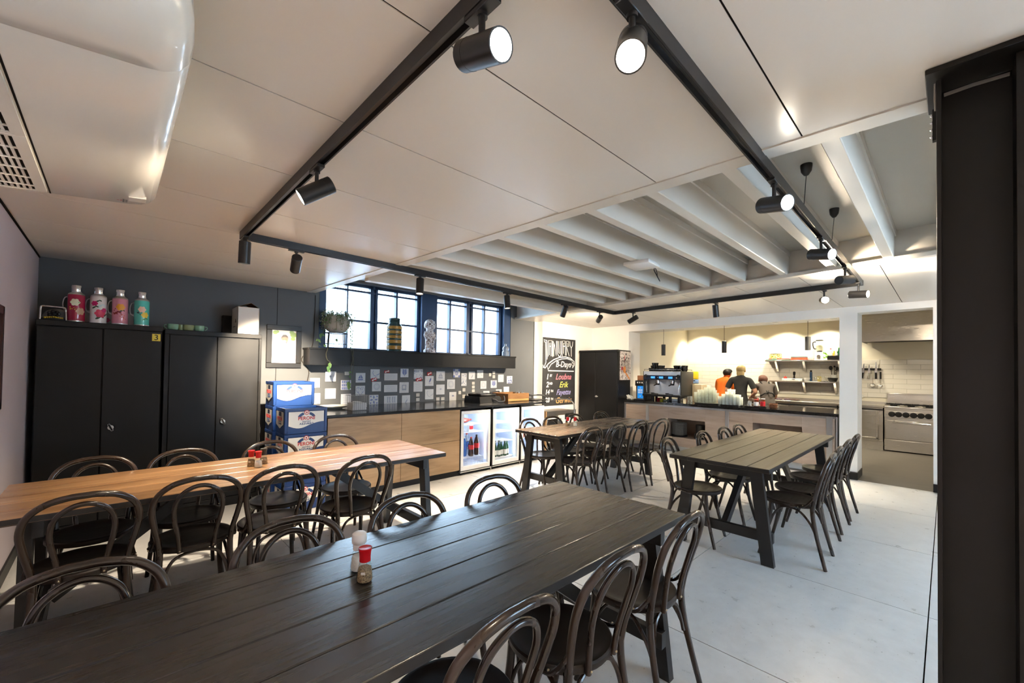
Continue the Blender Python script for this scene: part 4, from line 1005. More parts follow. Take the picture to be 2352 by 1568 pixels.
b = MB(); b.tube(smooth_path([(w*.05, .01, .06), (w*.2, -.03, .045), (w*.35, -.05, .02), (w*.8, -.05, .02), (w*.95, -.03, .05), (w, .0, .1)], 4), .011, 8); b.tube(smooth_path([(w*.1, .1, .12), (w*.3, .08, .165), (w*.9, .1, .17), (w*1.0, .12, .16)], 4), .012, 8); b.build('carry_handle', mat('dark_grip', (.05, .05, .055), .4), t)
px0, px1 = pyy(1168, 927, 4.84).x, pyy(1214, 924, 4.84).x
t = thing('wooden_crate', 'shallow wooden crate on the worktop beside the black appliance case', 'crate', (px0, 4.84, ZW)); w = px1-px0
cw = wood('crate_pine', [(.3, (.14, .06, .02)), (.55, (.26, .13, .05)), (.8, (.36, .2, .09))], 0, 2, .5, .05, 8); cw2 = wood('crate_pale', [(.3, (.36, .2, .07)), (.8, (.5, .3, .12))], 0, 2, .5, .05, 8)
b = MB(); b.box(0, w, 0, .014, .05, .135, .002).box(0, w, .38, .394, .05, .135, .002); b.build('side_board', cw, t)
b = MB(); b.box(0, w, 0, .014, .0, .047, .002).box(0, w, 0, .394, 0, .012); b.build('lower_board', cw2, t)
b = MB(); b.box(-.012, .001, 0, .394, .0, .13, .002).box(w-.001, w+.012, 0, .394, .0, .13, .002); b.build('end_board', cw, t)
b = MB()
for k in range(7): b.tube([(.25+.03*k, .1+.02*math.sin(k*2), .12), (.27+.03*k, .13, .15+.012*math.cos(k*3))], .006, 6)
tag(b.build('cutlery', M['chrome'], loc=(px0, 4.84, ZW)), 'handful of bright cutlery lying in the shallow wooden crate', 'cutlery', kind='stuff')
px0, px1 = pyy(1216, 927, 4.9).x, pyy(1246, 926, 4.9).x
t = thing('serving_tray', 'black tray with a raised rail at the end of the worktop', 'tray', (px0, 4.75, ZW)); w = px1-px0
b = MB(); b.box(0, w, 0, .5, 0, .012, .004); b.build('tray_plate', M['black'], t)
b = MB(); b.tube(smooth_path([(-.05, .1, .09), (w*.6, .1, .09), (w*.95, .1, .07), (w, .1, .012)], 5), .012, 8); b.tube(smooth_path([(-.05, .4, .09), (w*.6, .4, .09), (w*.95, .4, .07), (w, .4, .012)], 5), .012, 8); b.build('tray_rail', mat('dark_chrome', (.25, .26, .28), .2, .9), t)
# ------------------------------------------------------------------ painted tiles on the wall
tb = mat('tile_ceramic', (.66, .67, .69), .25); tcream = mat('tile_bisque', (.60, .575, .52), .4); tblue = mat('tile_cobalt', (.14, .18, .42), .35); tgrey = mat('tile_grey_blue', (.33, .36, .46), .4); tred = mat('bow_red', (.48, .012, .02), .4)
YT = YW-.009
def tile(label, box, org, art, small=False):
    x0, y0, x1, y1 = [v/8.4 for v in box]; x0 += org; x1 += org; y0 += 840; y1 += 840
    A, Bq = pyy(x0, y0, YT), pyy(x1, y1, YT); w, h = (Bq.x-A.x)/2, (A.z-Bq.z)/2
    b = MB(); b.box(-w, w, 0, .0085, -h, h, .0015)
    Mx = WALLY(0, -.0004, 0); r = random.Random(label)
    if art and not small:
        c2 = 2 if art[0] == '-' else 1
        a = art.lstrip('-'); b.m(c2)
        P = lambda u, v: (u*w, v*h)
        def ell(u, v, ru, rv, lw=.004, n=14): stroke(b, Mx, [(u*w+ru*w*math.cos(2*PI*i/n), v*h+rv*h*math.sin(2*PI*i/n)) for i in range(n)], lw, .0008, True)
        if a == 'dots':
            for _ in range(16): disc(b, Mx, r.uniform(-.8, .8)*w, r.uniform(-.8, .8)*h, .004+.003*r.random(), 7)
        elif a == 'heart':
            stroke(b, Mx, [P(.95*16*math.sin(t_)**3/17, (13*math.cos(t_)-5*math.cos(2*t_)-2*math.cos(3*t_)-math.cos(4*t_))/17.5) for t_ in [2*PI*i/28 for i in range(28)]], .004, .0008, True)
            for _ in range(14): disc(b, Mx, r.uniform(-.55, .55)*w, r.uniform(-.4, .6)*h, .004, 6)
        elif a == 'ship':
            polyp(b, Mx, [P(-.6, -.25), P(.6, -.25), P(.4, -.5), P(-.45, -.5)], .0007); polyp(b, Mx, [P(-.05, -.15), P(-.05, .6), P(-.5, -.1)], .0007); polyp(b, Mx, [P(.05, -.15), P(.05, .7), P(.5, -.1)], .0007)
            stroke(b, Mx, [P(-.9, -.6), P(-.3, -.66), P(.3, -.58), P(.9, -.64)], .003)
        elif a == 'bird':
            polyp(b, Mx, [P(-.1, -.25), P(.25, -.15), P(.45, .35), P(.4, .65), P(.2, .5), P(.05, .2)], .0007); stroke(b, Mx, [P(.05, -.2), P(.1, -.7)], .003); stroke(b, Mx, [P(-.3, -.45), P(.5, -.45)], .003); stroke(b, Mx, [P(-.6, .3), P(-.3, .1), P(-.5, -.1)], .002)
        elif a == 'ornament':
            for u in (-.75, .75):
                for v_ in (-.75, .75): disc(b, Mx, u*w, v_*h, .3*w, 12, .0006, .28*h)
            ell(0, 0, .42, .42, .007); ell(0, 0, .22, .22, .005); disc(b, Mx, 0, 0, .08*w, 8)
            for k in range(8): disc(b, Mx, .32*w*math.cos(k*PI/4), .32*h*math.sin(k*PI/4), .05*w, 6)
        elif a == 'leaf':
            stroke(b, Mx, [P(0, -.8), P(0, .7)], .004)
            for k in range(5):
                for s in (-1, 1): polyp(b, Mx, [P(0, -.6+k*.25), P(s*.45, -.2+k*.25), P(s*.65, .15+k*.18), P(s*.2, -.15+k*.25)], .0007)
        elif a == 'lines':
            for k in range(5):
                v_ = .7-k*.33; stroke(b, Mx, [P(-.7+.2*r.random(), v_), P(-.1, v_+.04), P(.3+.4*r.random(), v_-.03)], .0035)
        elif a == 'script':
            for k in range(3):
                v_ = .5-k*.45; stroke(b, Mx, [P(-.75+i*.125, v_+.13*math.sin(i*2.4+k)) for i in range(13)], .003)
        elif a == 'wreath':
            for k in range(3):
                ell(0, 0, .3+.2*k, .3+.2*k, .0025)
            for k in range(14): disc(b, Mx, .58*w*math.cos(k*.449), .58*h*math.sin(k*.449), .005, 6)
        elif a == 'flower':
            for k in range(7): ell(.35*math.cos(k*.9), .35*math.sin(k*.9), .22, .22, .003)
            disc(b, Mx, 0, 0, .12*w, 10)
            for _ in range(5): disc(b, Mx, r.uniform(-.85, .85)*w, r.uniform(-.85, .85)*h, .004, 6)
        elif a == 'eye':
            disc(b, Mx, .05*w, .1*h, .16*w, 12); stroke(b, Mx, [P(-.4, .05), P(-.1, .25), P(.25, .22), P(.5, .02), P(.2, -.05), P(-.1, -.02), P(-.4, .05)], .003)
        elif a == 'whale':
            polyp(b, Mx, [P(.3, .05), P(.1, .5), P(-.1, .55), P(.25, .3)], .0007); polyp(b, Mx, [P(.3, .05), P(.5, .35), P(.85, .5), P(.45, .3)], .0007); polyp(b, Mx, [P(.2, .1), P(.4, .1), P(.1, -.5), P(-.3, -.7), P(-.1, -.3)], .0007)
        elif a == 'pinwheel':
            for k in range(4):
                a0 = k*PI/2; pt = lambda rr, aa: (rr*w*math.cos(a0+aa), rr*h*math.sin(a0+aa))
                polyp(b, Mx, [pt(.1, 0), pt(.55, -.3), pt(.95, .1), pt(.5, .35)], .0007); polyp(b, Mx, [pt(.85, .6), pt(1.1, .65), pt(1.1, .95), pt(.8, .85)], .0007)
        elif a == 'legs':
            for u in (-.55, -.25, .2, .5): polyp(b, Mx, [P(u, .75), P(u+.2, .75), P(u+.14, -.2), P(u+.22, -.75), P(u+.04, -.75), P(u+.02, -.1)], .0007)
        elif a == 'letters':
            for k, tx in enumerate(('HALLO', 'AAAA', 'DREAM')):
                stroke(b, Mx, [P(-.9, .93-.66*k), P(.9, .93-.66*k)], .003)
                for j in range(5): rectp(b, Mx, (-.85+j*.36)*w, (-.6+j*.36)*w, (.4-.66*k)*h, (.85-.66*k)*h)
        elif a == 'crescent':
            stroke(b, Mx, [P(-.35, .7), P(-.55, .3), P(-.3, -.3), P(.3, -.55)], .006); stroke(b, Mx, [P(.3, -.25), P(.7, -.1), P(.9, .1)], .008)
        elif a == 'dense':
            for _ in range(26): disc(b, Mx, r.uniform(-.85, .85)*w, r.uniform(-.85, .85)*h, .006+.006*r.random(), 6)
        elif a == 'swirl':
            for u, v_ in ((-.3, .4), (.3, .0), (-.1, -.5)): stroke(b, Mx, [P(u+.4*(i/14)*math.cos(i*.6), v_+.4*(i/14)*math.sin(i*.6)) for i in range(15)], .006)
        elif a == 'frame':
            ell(0, 0, .8, .8, .002, 4); rectp(b, Mx, -.45*w, .45*w, -.5*h, .5*h, .0005); b.m(0); rectp(b, Mx, -.3*w, .25*w, -.2*h, .35*h, .0009)
    elif small:
        b.m(2)
        stroke(b, Mx, [(-.4*w, .2*h), (.35*w, .1*h)], .002); stroke(b, Mx, [(-.2*w, -.3*h), (.3*w, -.2*h), (.1*w, .4*h)], .002)
    o = b.build('painted_tile', [tcream if small else tb, tblue, tgrey], loc=((A.x+Bq.x)/2, YT-.0005, (A.z+Bq.z)/2), smooth=0)
    tag(o, label, 'tile', 'painted tiles on the grey wall')
TL5 = [((105, 235, 290, 420), '-', 'blank white tile just above the topmost beer crate, upper of two'), ((400, 105, 602, 300), '-flower', 'white tile with a faint flower, below the trailing green leaf'), ((985, 135, 1168, 320), 'ship', 'white tile with a pale blue ship above the heart tile'),
 ((700, 275, 890, 460), 'letters', 'tile with three rows of blue letters behind the trailing leaf'), ((1270, 65, 1445, 245), 'crescent', 'white tile with a blue crescent above the lowest red bow'), ((1535, 145, 1788, 280), '-script', 'wide white tile with blue script under a red bow'),
 ((1848, 52, 2000, 220), 'leaf', 'white tile with a dark blue leaf between two red bows'), ((2105, 60, 2277, 250), '-dense', 'white tile with a blue basket, red bow on its lower corner'), ((2100, 300, 2270, 495), '-lines', 'white tile with blue wavy lines, red bow on its upper edge'),
 ((1828, 315, 2005, 518), '-frame', 'white tile with a blue framed square below the leaf tile'), ((1530, 368, 1785, 502), '-script', 'wide white tile with pale script between two other wide tiles'), ((1300, 308, 1470, 488), '-wreath', 'white tile with faint ring hanging below a red bow beside the wide tiles'),
 ((980, 385, 1160, 570), 'heart', 'white tile with a heart outline above the napkin basket'), ((395, 437, 598, 632), '-flower', 'white tile with a faint reddish drawing above the platter'), ((100, 532, 297, 730), '-dots', 'pale tile just right of the top beer crate, lower of two'),
 ((700, 545, 890, 735), '-lines', 'white tile with lines of small text left of the napkin basket'), ((1245, 562, 1418, 742), 'pinwheel', 'tile with a dark blue pinwheel right of the napkin basket'), ((1530, 580, 1783, 722), '-legs', 'wide white tile with a row of blue legs'), ((1875, 567, 2030, 742), '-whale', 'white tile with a grey whale tail near the worktop')]
for bx, art, lab in TL5: tile(lab, bx, 700, art)
for bx, lab in (((770, 112, 855, 178), 'tiny cream tile left of the trailing plant stem'), ((2150, 530, 2215, 590), 'tiny cream tile, upper of two under the wavy line tile'), ((2150, 620, 2215, 680), 'tiny cream tile, lower of two under the wavy line tile')): tile(lab, bx, 700, '', True)
TL6 = [((135, 195, 300, 385), 'bird', 'white tile with a blue bird below a red bow'), ((355, 100, 518, 287), '-ship', 'white tile with a blue landscape right of the bird tile'), ((680, 60, 810, 222), 'ornament', 'blue ornament tile with a round rosette close under the sill'), ((838, 142, 937, 385), '-dense', 'tall narrow white tile with blue figures'),
 ((980, 108, 1100, 260), '-whale', 'white tile with a grey drawing right of the tall narrow tile'), ((1142, 82, 1260, 235), '-dots', 'pale tile with a faint pattern, topmost towards the chalkboard end'), ((1545, 168, 1653, 312), '-dots', 'white tile with scattered dark dots near the chalkboard end'), ((1713, 195, 1820, 340), 'dense', 'blue speckled tile, last one towards the chalkboard'),
 ((560, 262, 713, 445), '-wreath', 'white tile with a blue wreath below the ornament tile'), ((1205, 292, 1320, 440), '-wreath', 'white tile with a small rosette above the black case'), ((1403, 278, 1520, 423), 'leaf', 'tile with dark blue leaf shapes above the black case'), ((352, 362, 513, 550), '-eye', 'white tile with two small blue birds under the landscape tile'),
 ((135, 452, 297, 642), '-crescent', 'white tile with a blue bird and a dark line under the bird tile'), ((605, 505, 738, 665), 'eye', 'white tile with a single dark eye'), ((950, 537, 1073, 690), 'swirl', 'white tile with dark swirls beside the black case'), ((1262, 485, 1378, 565), '-flower', 'white tile half hidden behind the black case'), ((1505, 455, 1615, 540), '-flower', 'white tile just above the carry handle of the black case'), ((1652, 402, 1757, 535), '-', 'plain pale tile above the wooden crate')]
for bx, art, lab in TL6: tile(lab, bx, 960, art)
for bx, lab in (((1368, 142, 1415, 202), 'tiny cream tile left of a vertical pair, near the sill end'), ((1440, 102, 1490, 162), 'tiny cream tile, upper of the pair near the sill end'), ((1440, 177, 1490, 238), 'tiny cream tile, lower of the pair near the sill end'), ((1042, 308, 1095, 362), 'tiny cream tile, top of the vertical three'), ((1042, 380, 1095, 434), 'tiny cream tile, middle of the vertical three'), ((1042, 452, 1095, 505), 'tiny cream tile, bottom of the vertical three'),
 ((352, 608, 415, 668), 'tiny cream tile, left of the side by side pair near the worktop'), ((447, 605, 512, 663), 'tiny cream tile, right of the side by side pair near the worktop'), ((782, 485, 832, 548), 'tiny grey tile right of the eye tile'), ((860, 430, 915, 495), 'tiny tile under the tall narrow tile'), ((858, 555, 914, 620), 'tiny tile left of the swirl tile'), ((1142, 530, 1192, 592), 'tiny grey tile left of the half hidden tile')): tile(lab, bx, 960, '', True)
for bx, org, lab in (((1285, 225, 1395, 305), 700, 'red bow with white bone shape, lowest left one among the tiles'), ((1535, 80, 1640, 140), 700, 'red bow with white trim on top of the wide script tile'), ((2148, 225, 2262, 300), 700, 'red bow with white bone shape between the basket and wavy line tiles'), ((180, 110, 272, 190), 960, 'red bow with white bone shape above the bird tile')):
    x0, y0, x1, y1 = [v/8.4 for v in bx]; A, Bq = pyy(x0+org, y0+840, YT-.012), pyy(x1+org, y1+840, YT-.012); w, h = (Bq.x-A.x)/2, (A.z-Bq.z)/2
    b = MB(); Mx = WALLY(0, 0, 0)
    for s in (-1, 1): disc(b, Mx, s*w*.5, h*.15*s, w*.5, 14, .006, h*.9)
    disc(b, Mx, 0, 0, w*.35, 10, .008, h*.6); b.m(1); stroke(b, Mx, [(-.5*w, -.35*h), (-.2*w, .05*h), (.2*w, .1*h), (.5*w, .5*h)], .012, .0085)
    for s in (-1, 1): disc(b, Mx, s*w*.5, s*h*.35, .012, 8, .009)
    tag(b.build('red_bow', [tred, M['plate']], loc=((A.x+Bq.x)/2, YT-.003, (A.z+Bq.z)/2), smooth=0), lab, 'bow', 'red bows on the tiles')
# ------------------------------------------------------------------ window sill things
ZS = 1.69; YI = 5.50
p = pyy(773, 762, YI); sc = YI
r = (pyy(803, 745, YI).x-pyy(743, 745, YI).x)/2
zst = pyy(771, 764, YI).z-ZS
t = thing('wire_plant_stand', 'small black wire stand under the round pot on the window sill', 'plant stand', (p.x, YI, ZS))
b = MB(); rs = r*.86
for k in range(4): a = k*PI/2+.6; b.cyl((rs*math.cos(a), rs*.7*math.sin(a), 0), (rs*.92*math.cos(a), rs*.64*math.sin(a), zst), .006, n=8)
for k in range(8): a = k*PI/4; b.cyl((rs*.9*math.cos(a), rs*.63*math.sin(a), .02), (rs*.9*math.cos(a), rs*.63*math.sin(a), zst), .002, n=6)
for z, q in ((zst-.006, 1), (zst*.3, .96)): b.tube([(rs*q*math.cos(2*PI*i/24), rs*q*.7*math.sin(2*PI*i/24), z) for i in range(24)], .0055 if q == 1 else .003, 6, closed=True)
b.build('stand_frame', M['blackm'], t)
t = thing('potted_vine', 'round beige pot with a trailing green vine at the crate end of the sill', 'potted plant', (p.x, YI, ZS+zst))
hp_ = r*1.32
b = MB(); b.lathe([(r*.45, .0), (r*.75, hp_*.12), (r*.97, hp_*.4), (r*1.0, hp_*.58), (r*.9, hp_*.82), (r*.72, hp_), (r*.66, hp_), (r*.8, hp_*.8), (.001, hp_*.78)], 36, M=Matrix.Diagonal((1, .72, 1, 1))); b.build('pot', noisy('beige_pot', (.36, .32, .26), (.5, .46, .4), 5, .5), t)
leaf = noisy('vine_leaf', (.07, .18, .06), (.18, .30, .10), 12, .5); leafp = noisy('vine_leaf_dusty', (.22, .30, .22), (.35, .42, .33), 12, .6); stem = mat('vine_stem', (.12, .12, .06), .6)
def leafq(b, c, s, d, up):
    d = V(d).normalized(); sd = d.cross(V(up)).normalized(); n_ = sd.cross(d)
    c = V(c); pts = [c, c+d*s*.35+sd*s*.34, c+d*s*.8+sd*s*.22, c+d*s*1.15, c+d*s*.8-sd*s*.22, c+d*s*.35-sd*s*.34]
    mid = c+d*s*.55-n_*s*.1; vs = [b.bm.verts.new(q) for q in pts]; m_ = b.bm.verts.new(mid)
    for i in range(6): f = b.bm.faces.new((m_, vs[i], vs[(i+1) % 6])); f.material_index = b.mi
rl = random.Random(3); bl = MB(); bs = MB()
for k in range(120):
    a = rl.uniform(0, 2*PI) if k % 2 else rl.uniform(PI*1.05, PI*1.95); rr = r*rl.uniform(.3, .8); x, y = rr*math.cos(a), .72*rr*math.sin(a); L = rl.uniform(.45, 1.0)*r; z = hp_*.85
    pts = [V((x, y, z)), V((x*1.25, y*1.25, z+rl.uniform(.15, .6)*r)), V((x*1.25+L*.5*math.cos(a), y*1.2+L*.3*math.sin(a), z+rl.uniform(-.2, .4)*r)), V((x*1.1+L*.75*math.cos(a), y*1.1+L*.45*math.sin(a), z-rl.uniform(.1, 1.0)*r))]
    # keep strands outside the pot and off the glass
    pts = [V((q.x, min(q.y, .17), q.z)) for q in pts]
    path = smooth_path(pts, 4); bs.tube(path, .0016, 4)
    for q in path[2::2]:
        bl.m(0 if rl.random() < .45 else 1); leafq(bl, q, rl.uniform(.014, .03), (rl.uniform(-1, 1), rl.uniform(-1, .4), rl.uniform(-1, .3)), (rl.uniform(-.3, .3), rl.uniform(-1, -.2), 1))
o1 = (p.x, YI, ZS+zst)
def trail(pxs, big):
    pts = [V(q)-V(o1) for q in pxs]; path = smooth_path(pts, 5); bs.tube(path, .003, 5)
    for q, s in big:
        bl.m(0); k = V(q)-V(o1); leafq(bl, k, s, (rl.uniform(-.5, .5), -.3, -1), (0, -1, .3)); leafq(bl, k, s*.8, (rl.uniform(-1, 1), -.3, -.8), (0, -1, .3))
F3 = 5.345
trail([pyy(746, 742, 5.45), pyy(742, 765, 5.42), pyy(734, 782, 5.42), pyy(730, 790, 5.42), pyy(738, 795, 5.42)], [(pyy(738, 765, 5.42), .06), (pyy(731, 778, 5.42), .05), (pyy(745, 790, 5.42), .04)])
trail([pyy(757, 757, 5.37), pyy(754, 780, 5.36), pyy(753, 799, 5.35), pyy(749, 813, F3), pyy(752, 826, F3), pyy(759, 832, F3), pyy(756, 840, F3), pyy(753, 848, F3)], [(pyy(757, 832, F3), .07), (pyy(754, 840, F3), .06), (pyy(755, 846, F3), .05)])
trail([pyy(803, 735, 5.46), pyy(806, 760, 5.42), pyy(806, 790, 5.38), pyy(807, 803, F3), pyy(810, 825, F3), pyy(806, 845, F3), pyy(804, 870, F3), pyy(801, 886, F3)], [(pyy(805, 760+9*k, 5.42), .025) for k in range(5)]+[(pyy(804, 852, F3), .035), (pyy(802, 862, F3), .04), (pyy(801, 876, F3), .075), (pyy(800, 884, F3), .06)])
trail([pyy(800, 738, 5.46), pyy(809, 765, 5.42), pyy(808, 790, 5.38), pyy(811, 808, F3), pyy(812, 840, F3), pyy(809, 862, F3)], [(pyy(809, 765+8*k, 5.42), .022) for k in range(4)])
trail([pyy(775, 768, 5.45), pyy(774, 782, 5.44)], [(pyy(774, 778, 5.44), .04)])
bs.build('vine_stems', stem, t)
bl.build('foliage', [leaf, leafp], t, smooth=0)
# tall banded jar
p = pyy(905, 803, YI); q = pyy(905, 731, YI); hh_ = q.z-ZS; r = (pyy(922, 770, YI).x-pyy(889, 770, YI).x)/2*.93
t = thing('banded_vase', 'tall ceramic vase with mustard and dark green bands on the window sill', 'vase', (p.x, YI, ZS))
must = noisy('mustard_band', (.28, .15, .02), (.42, .24, .05), 40, .3, b=.2); dgrn = noisy('dark_green_glaze', (.012, .035, .035), (.03, .07, .07), 12, .2)
b = MB(); zb0 = [0, .06, .17, .24, .34, .39, .48, .53, .62, .67, .76]; bt = [(r*.93, 0)]
for i in range(len(zb0)-1):
    b.m(i % 2); a0, a1 = zb0[i]*hh_, zb0[i+1]*hh_; k = .003 if i % 2 else 0
    b.lathe([(r*(.96+.04*zb0[i])+0, a0), (r+k, a0+.004), (r+k, a1-.004), (r*(.98), a1)], 36, cap=(i == 0))
b.m(0); b.lathe([(r*.98, .76*hh_), (r*.93, .8*hh_), (r*.74, .84*hh_), (r*.72, .86*hh_), (r*.78, .88*hh_), (r*.71, .9*hh_), (r*.79, .925*hh_), (r*.72, .945*hh_), (r*.78, .97*hh_), (r*.74, hh_), (r*.64, hh_), (r*.64, .9*hh_), (.001, .88*hh_)], 36, cap=False)
b.build('vase_body', [dgrn, must], t)
# carved figure
p = pyy(986, 808, YI); q = pyy(986, 733, YI); hh_ = q.z-ZS; w = (pyy(998, 770, YI).x-pyy(974, 770, YI).x)/2
mar = mat('marbled_stone', (.5, .47, .46), .4); v = coords(mar, (26, 26, 20)); nn = noise(mar, v, 1.2, 4, .6, 1.6)
LK(mar, ramp(mar, nn, [(.38, (.05, .03, .035)), (.46, (.30, .2, .18)), (.52, (.62, .6, .62)), (.75, (.78, .76, .78))]), bsdf(mar).inputs['Base Color'])
t = thing('carved_figure', 'small marbled stone figure with a large head on the window sill', 'figurine', (p.x, YI, ZS))
b = MB(); H1 = hh_
b.lathe([(w*.95, 0), (w, .01), (w*.95, .045), (w*.75, .06)], 24); b.ball((-.3*w, -.35*w, .05), (w*.42, w*.6, .03), 14, 8); b.ball((.35*w, -.35*w, .05), (w*.42, w*.6, .03), 14, 8)
for s in (-1, 1):
    b.tube(smooth_path([(s*w*.4, 0, .05), (s*w*.45, -.1*w, .14*H1/.4), (s*w*.36, 0, .44*H1)], 4), w*.36, 12, radii=None)
    b.tube(smooth_path([(s*w*.75, 0, .62*H1), (s*w*.92, -.1*w, .5*H1), (s*w*.6, -.5*w, .42*H1), (s*w*.2, -.6*w, .4*H1)], 4), w*.2, 10)
b.ball((0, 0, .5*H1), (w*.86, w*.66, .22*H1), 20, 12); b.lathe([(w*.62, .58*H1), (w*.6, .72*H1)], 16)
b.build('figure_body', mar, t)
b = MB(); b.ball((0, 0, .84*H1), (w*.9, w*.85, .16*H1), 24, 14); b.ball((0, -.2*w, .76*H1), (w*.66, w*.66, .1*H1), 18, 10); b.ball((0, -.83*w, .81*H1), (w*.14, w*.2, .05*H1), 10, 8)
for s in (-1, 1):
    b.ball((s*.86*w, 0, .8*H1), (w*.14, w*.25, .08*H1), 10, 8); b.m(1).ball((s*.34*w, -.74*w, .85*H1), (w*.16, w*.1, .016*H1), 10, 6).m(0)
b.m(1).ball((0, -.78*w, .735*H1), (w*.26, w*.1, .012*H1), 10, 6).m(0)
b.tube([(-.8*w, -.3*w, .93*H1), (0, -.72*w, .935*H1), (.8*w, -.3*w, .93*H1)], .006, 6)
b.build('figure_head', [mar, mat('carved_dark', (.05, .03, .03), .7)], t)  # eyes and mouth in a darker tone
p = pyy(1161, 818, YI); hh_ = pyy(1161, 789, YI).z-ZS; r = (pyy(1167.5, 810, YI).x-pyy(1155, 810, YI).x)/2
b = MB(); b.lathe([(r*.8, 0), (r, .01), (r, hh_*.35), (r*.7, hh_*.45), (r*.9, hh_*.58), (r*.8, hh_*.7), (r*.3, hh_*.82), (r*.27, hh_*.95), (r*.4, hh_)], 20)
o = b.build('glass_bottle', mat('pale_blue_glass', (.75, .85, .92), .08, trans=.85), loc=(p.x, YI, ZS)); tag(o, 'small pale glass bottle at the far end of the window sill', 'bottle')
# ------------------------------------------------------------------ chalkboard
YK = 5.46
A, Bq = pyy(1247.5, 773.5, YK-.01), pyy(1320, 925, YK-.01); x0 = A.x; x1 = Bq.x; z1 = A.z; z0 = Bq.z-.02
t = thing('chalkboard', 'black chalkboard headed JANUARY B-Days with chalk names and dates', 'chalkboard', (x0, YK, z0)); w, h = x1-x0, z1-z0
cb = noisy('chalkboard_slate', (.02, .02, .021), (.034, .034, .035), 5, .7)
b = MB(); b.box(0, w, -.012, -.0005, 0, h, .002); b.build('board', cb, t)
ck = [mat('chalk_white', (.75, .74, .7), .9), mat('chalk_pink', (.7, .2, .25), .9), mat('chalk_yellow', (.62, .62, .12), .9), mat('chalk_violet', (.35, .33, .6), .9), mat('chalk_orange', (.7, .38, .14), .9)]
b = MB(); Mx = WALLY(0, -.0126, 0)
def cpt(px, py):   # zoomed reading (1180,720, x6.533) -> board coordinates
    q = pyy(1180+px/6.533, 720+py/6.533, YK-.012); return (q.x-x0, q.z-z0)
def cs(pts, w_=.009, closed=False): stroke(b, Mx, [cpt(*q) for q in pts], w_*1.7, .0008, closed)
# drawn block letters of JANUARY, outlined, growing down to the banner
cs([(452, 395), (495, 400), (500, 690)], .01); cs([(455, 420), (478, 425), (482, 730), (455, 800), (437, 770)], .01); cs([(500, 690), (505, 640)], .008)
cs([(516, 640), (518, 405), (572, 405), (575, 640)]); cs([(535, 620), (536, 440), (556, 440), (558, 640)], .007); cs([(530, 490), (560, 490)], .01)
cs([(585, 650), (588, 410), (612, 470), (636, 640), (640, 410)]); cs([(600, 640), (602, 450)], .007)
cs([(655, 410), (656, 600), (675, 640), (700, 640), (712, 600), (714, 410)]); cs([(672, 412), (674, 590), (692, 600), (697, 412)], .007)
cs([(726, 640), (730, 410), (770, 410), (776, 630)]); cs([(743, 600), (745, 445), (758, 445)], .007); cs([(738, 490), (768, 490)], .01)
cs([(788, 630), (788, 412), (822, 415), (826, 490), (792, 500), (832, 640)]); cs([(803, 440), (812, 470), (803, 490)], .006)
cs([(840, 415), (846, 480), (862, 520)]); cs([(886, 420), (880, 480), (862, 520), (862, 645)])
cs([(437, 800), (470, 815), (520, 750), (600, 690), (690, 655), (780, 650), (850, 670), (905, 720), (908, 770), (880, 815)], .012)
cs([(500, 770), (512, 840), (560, 760), (640, 705), (720, 680), (800, 675), (870, 700)], .01)
cs([(515, 855), (900, 865)], .012); cs([(870, 720), (900, 745), (885, 790), (862, 770), (880, 740)], .008)
def ctext(s, px, py, size, mi, shear=.25, bold=.002, al='CENTER'):
    u, v_ = cpt(px, py); b.m(mi).text(s, size, frame_mat((u, -.0126, v_), (1, 0, 0), (0, 0, 1)), .0004, shear=shear, bold=bold, align=al)
ctext('B-Days', 745, 765, .17, 0, .2, .002)
for (d_, sup, py, nm, mi) in (('1', 'ST', 950, 'Loubna', 1), ('2', 'ND', 1068, 'Erik', 2), ('14', 'TH', 1180, 'Fayette', 3), ('28', 'TH', 1300, 'Gerwin', 4)):
    ctext(d_, 505 if len(d_) == 1 else 502, py, .15 if len(d_) == 1 else .13, 0, .2, .003); ctext(sup, 557 if len(d_) == 1 else 572, py-18, .062, 0, .1, .002); ctext(nm, 745, py, .17 if len(nm) < 7 else .155, mi, .35, .001)
b.build('chalk_lettering', ck, t, smooth=0)
# ------------------------------------------------------------------ trolley with microwave below the chalkboard
xl, xr, ytr = pyy(1257, 950, 4.95).x, pyy(1322, 950, 4.95).x, 4.95
zt_ = pyy(1290, 944, ytr).z
t = thing('serving_trolley', 'steel trolley with a bent rail below the chalkboard', 'trolley', (xl, ytr, 0)); w = xr-xl
b = MB(); b.box(0, w, 0, .45, zt_-.03, zt_, .003).box(-.004, w+.004, -.005, .012, zt_-.07, zt_+.012); b.build('top_tray', M['steel'], t)
zs2 = pyy(1275, 984, ytr).z-.012
b = MB(); b.box(0, w, 0, .45, zs2-.02, zs2, .003); b.box(0, w, 0, .45, .14, .16, .003); b.build('shelf', M['steel'], t)
for x in (.012, w-.012):
    for y in (.012, .438): b = MB(); b.cyl((x, y, .05), (x, y, zt_), .011, n=10); b.cyl((x, y-.0, 0.0), (x, y, .05), .022, n=12); b.build('leg', M['steel'], t)
f = lambda px, py: V(pyy(px, py, ytr-.03))-V((xl, ytr, 0))
b = MB(); b.tube(smooth_path([f(1272, 917), f(1300, 915.5), f(1312, 919), f(1318.5, 930), f(1318.5, 955), f(1318.5, 985)], 4), .014, 10); b.build('bent_rail', M['chrome'], t)
b = MB(); b.box(-.035, -.012, 0, .45, 0, zt_+.02); b.build('oak_side', oak, t)
b = MB(); zc = pyy(1300, 980, ytr).z; b.box(w*.62, w*.93, -.012, .01, zt_-.16, zt_-.05); b.m(1).box(w*.7, w*.78, -.014, .012, zc-.05, zt_-.13).box(w*.86, w*.95, -.014, .012, zc-.05, zt_-.13); b.build('hanging_case', [M['black'], M['plate']], t)
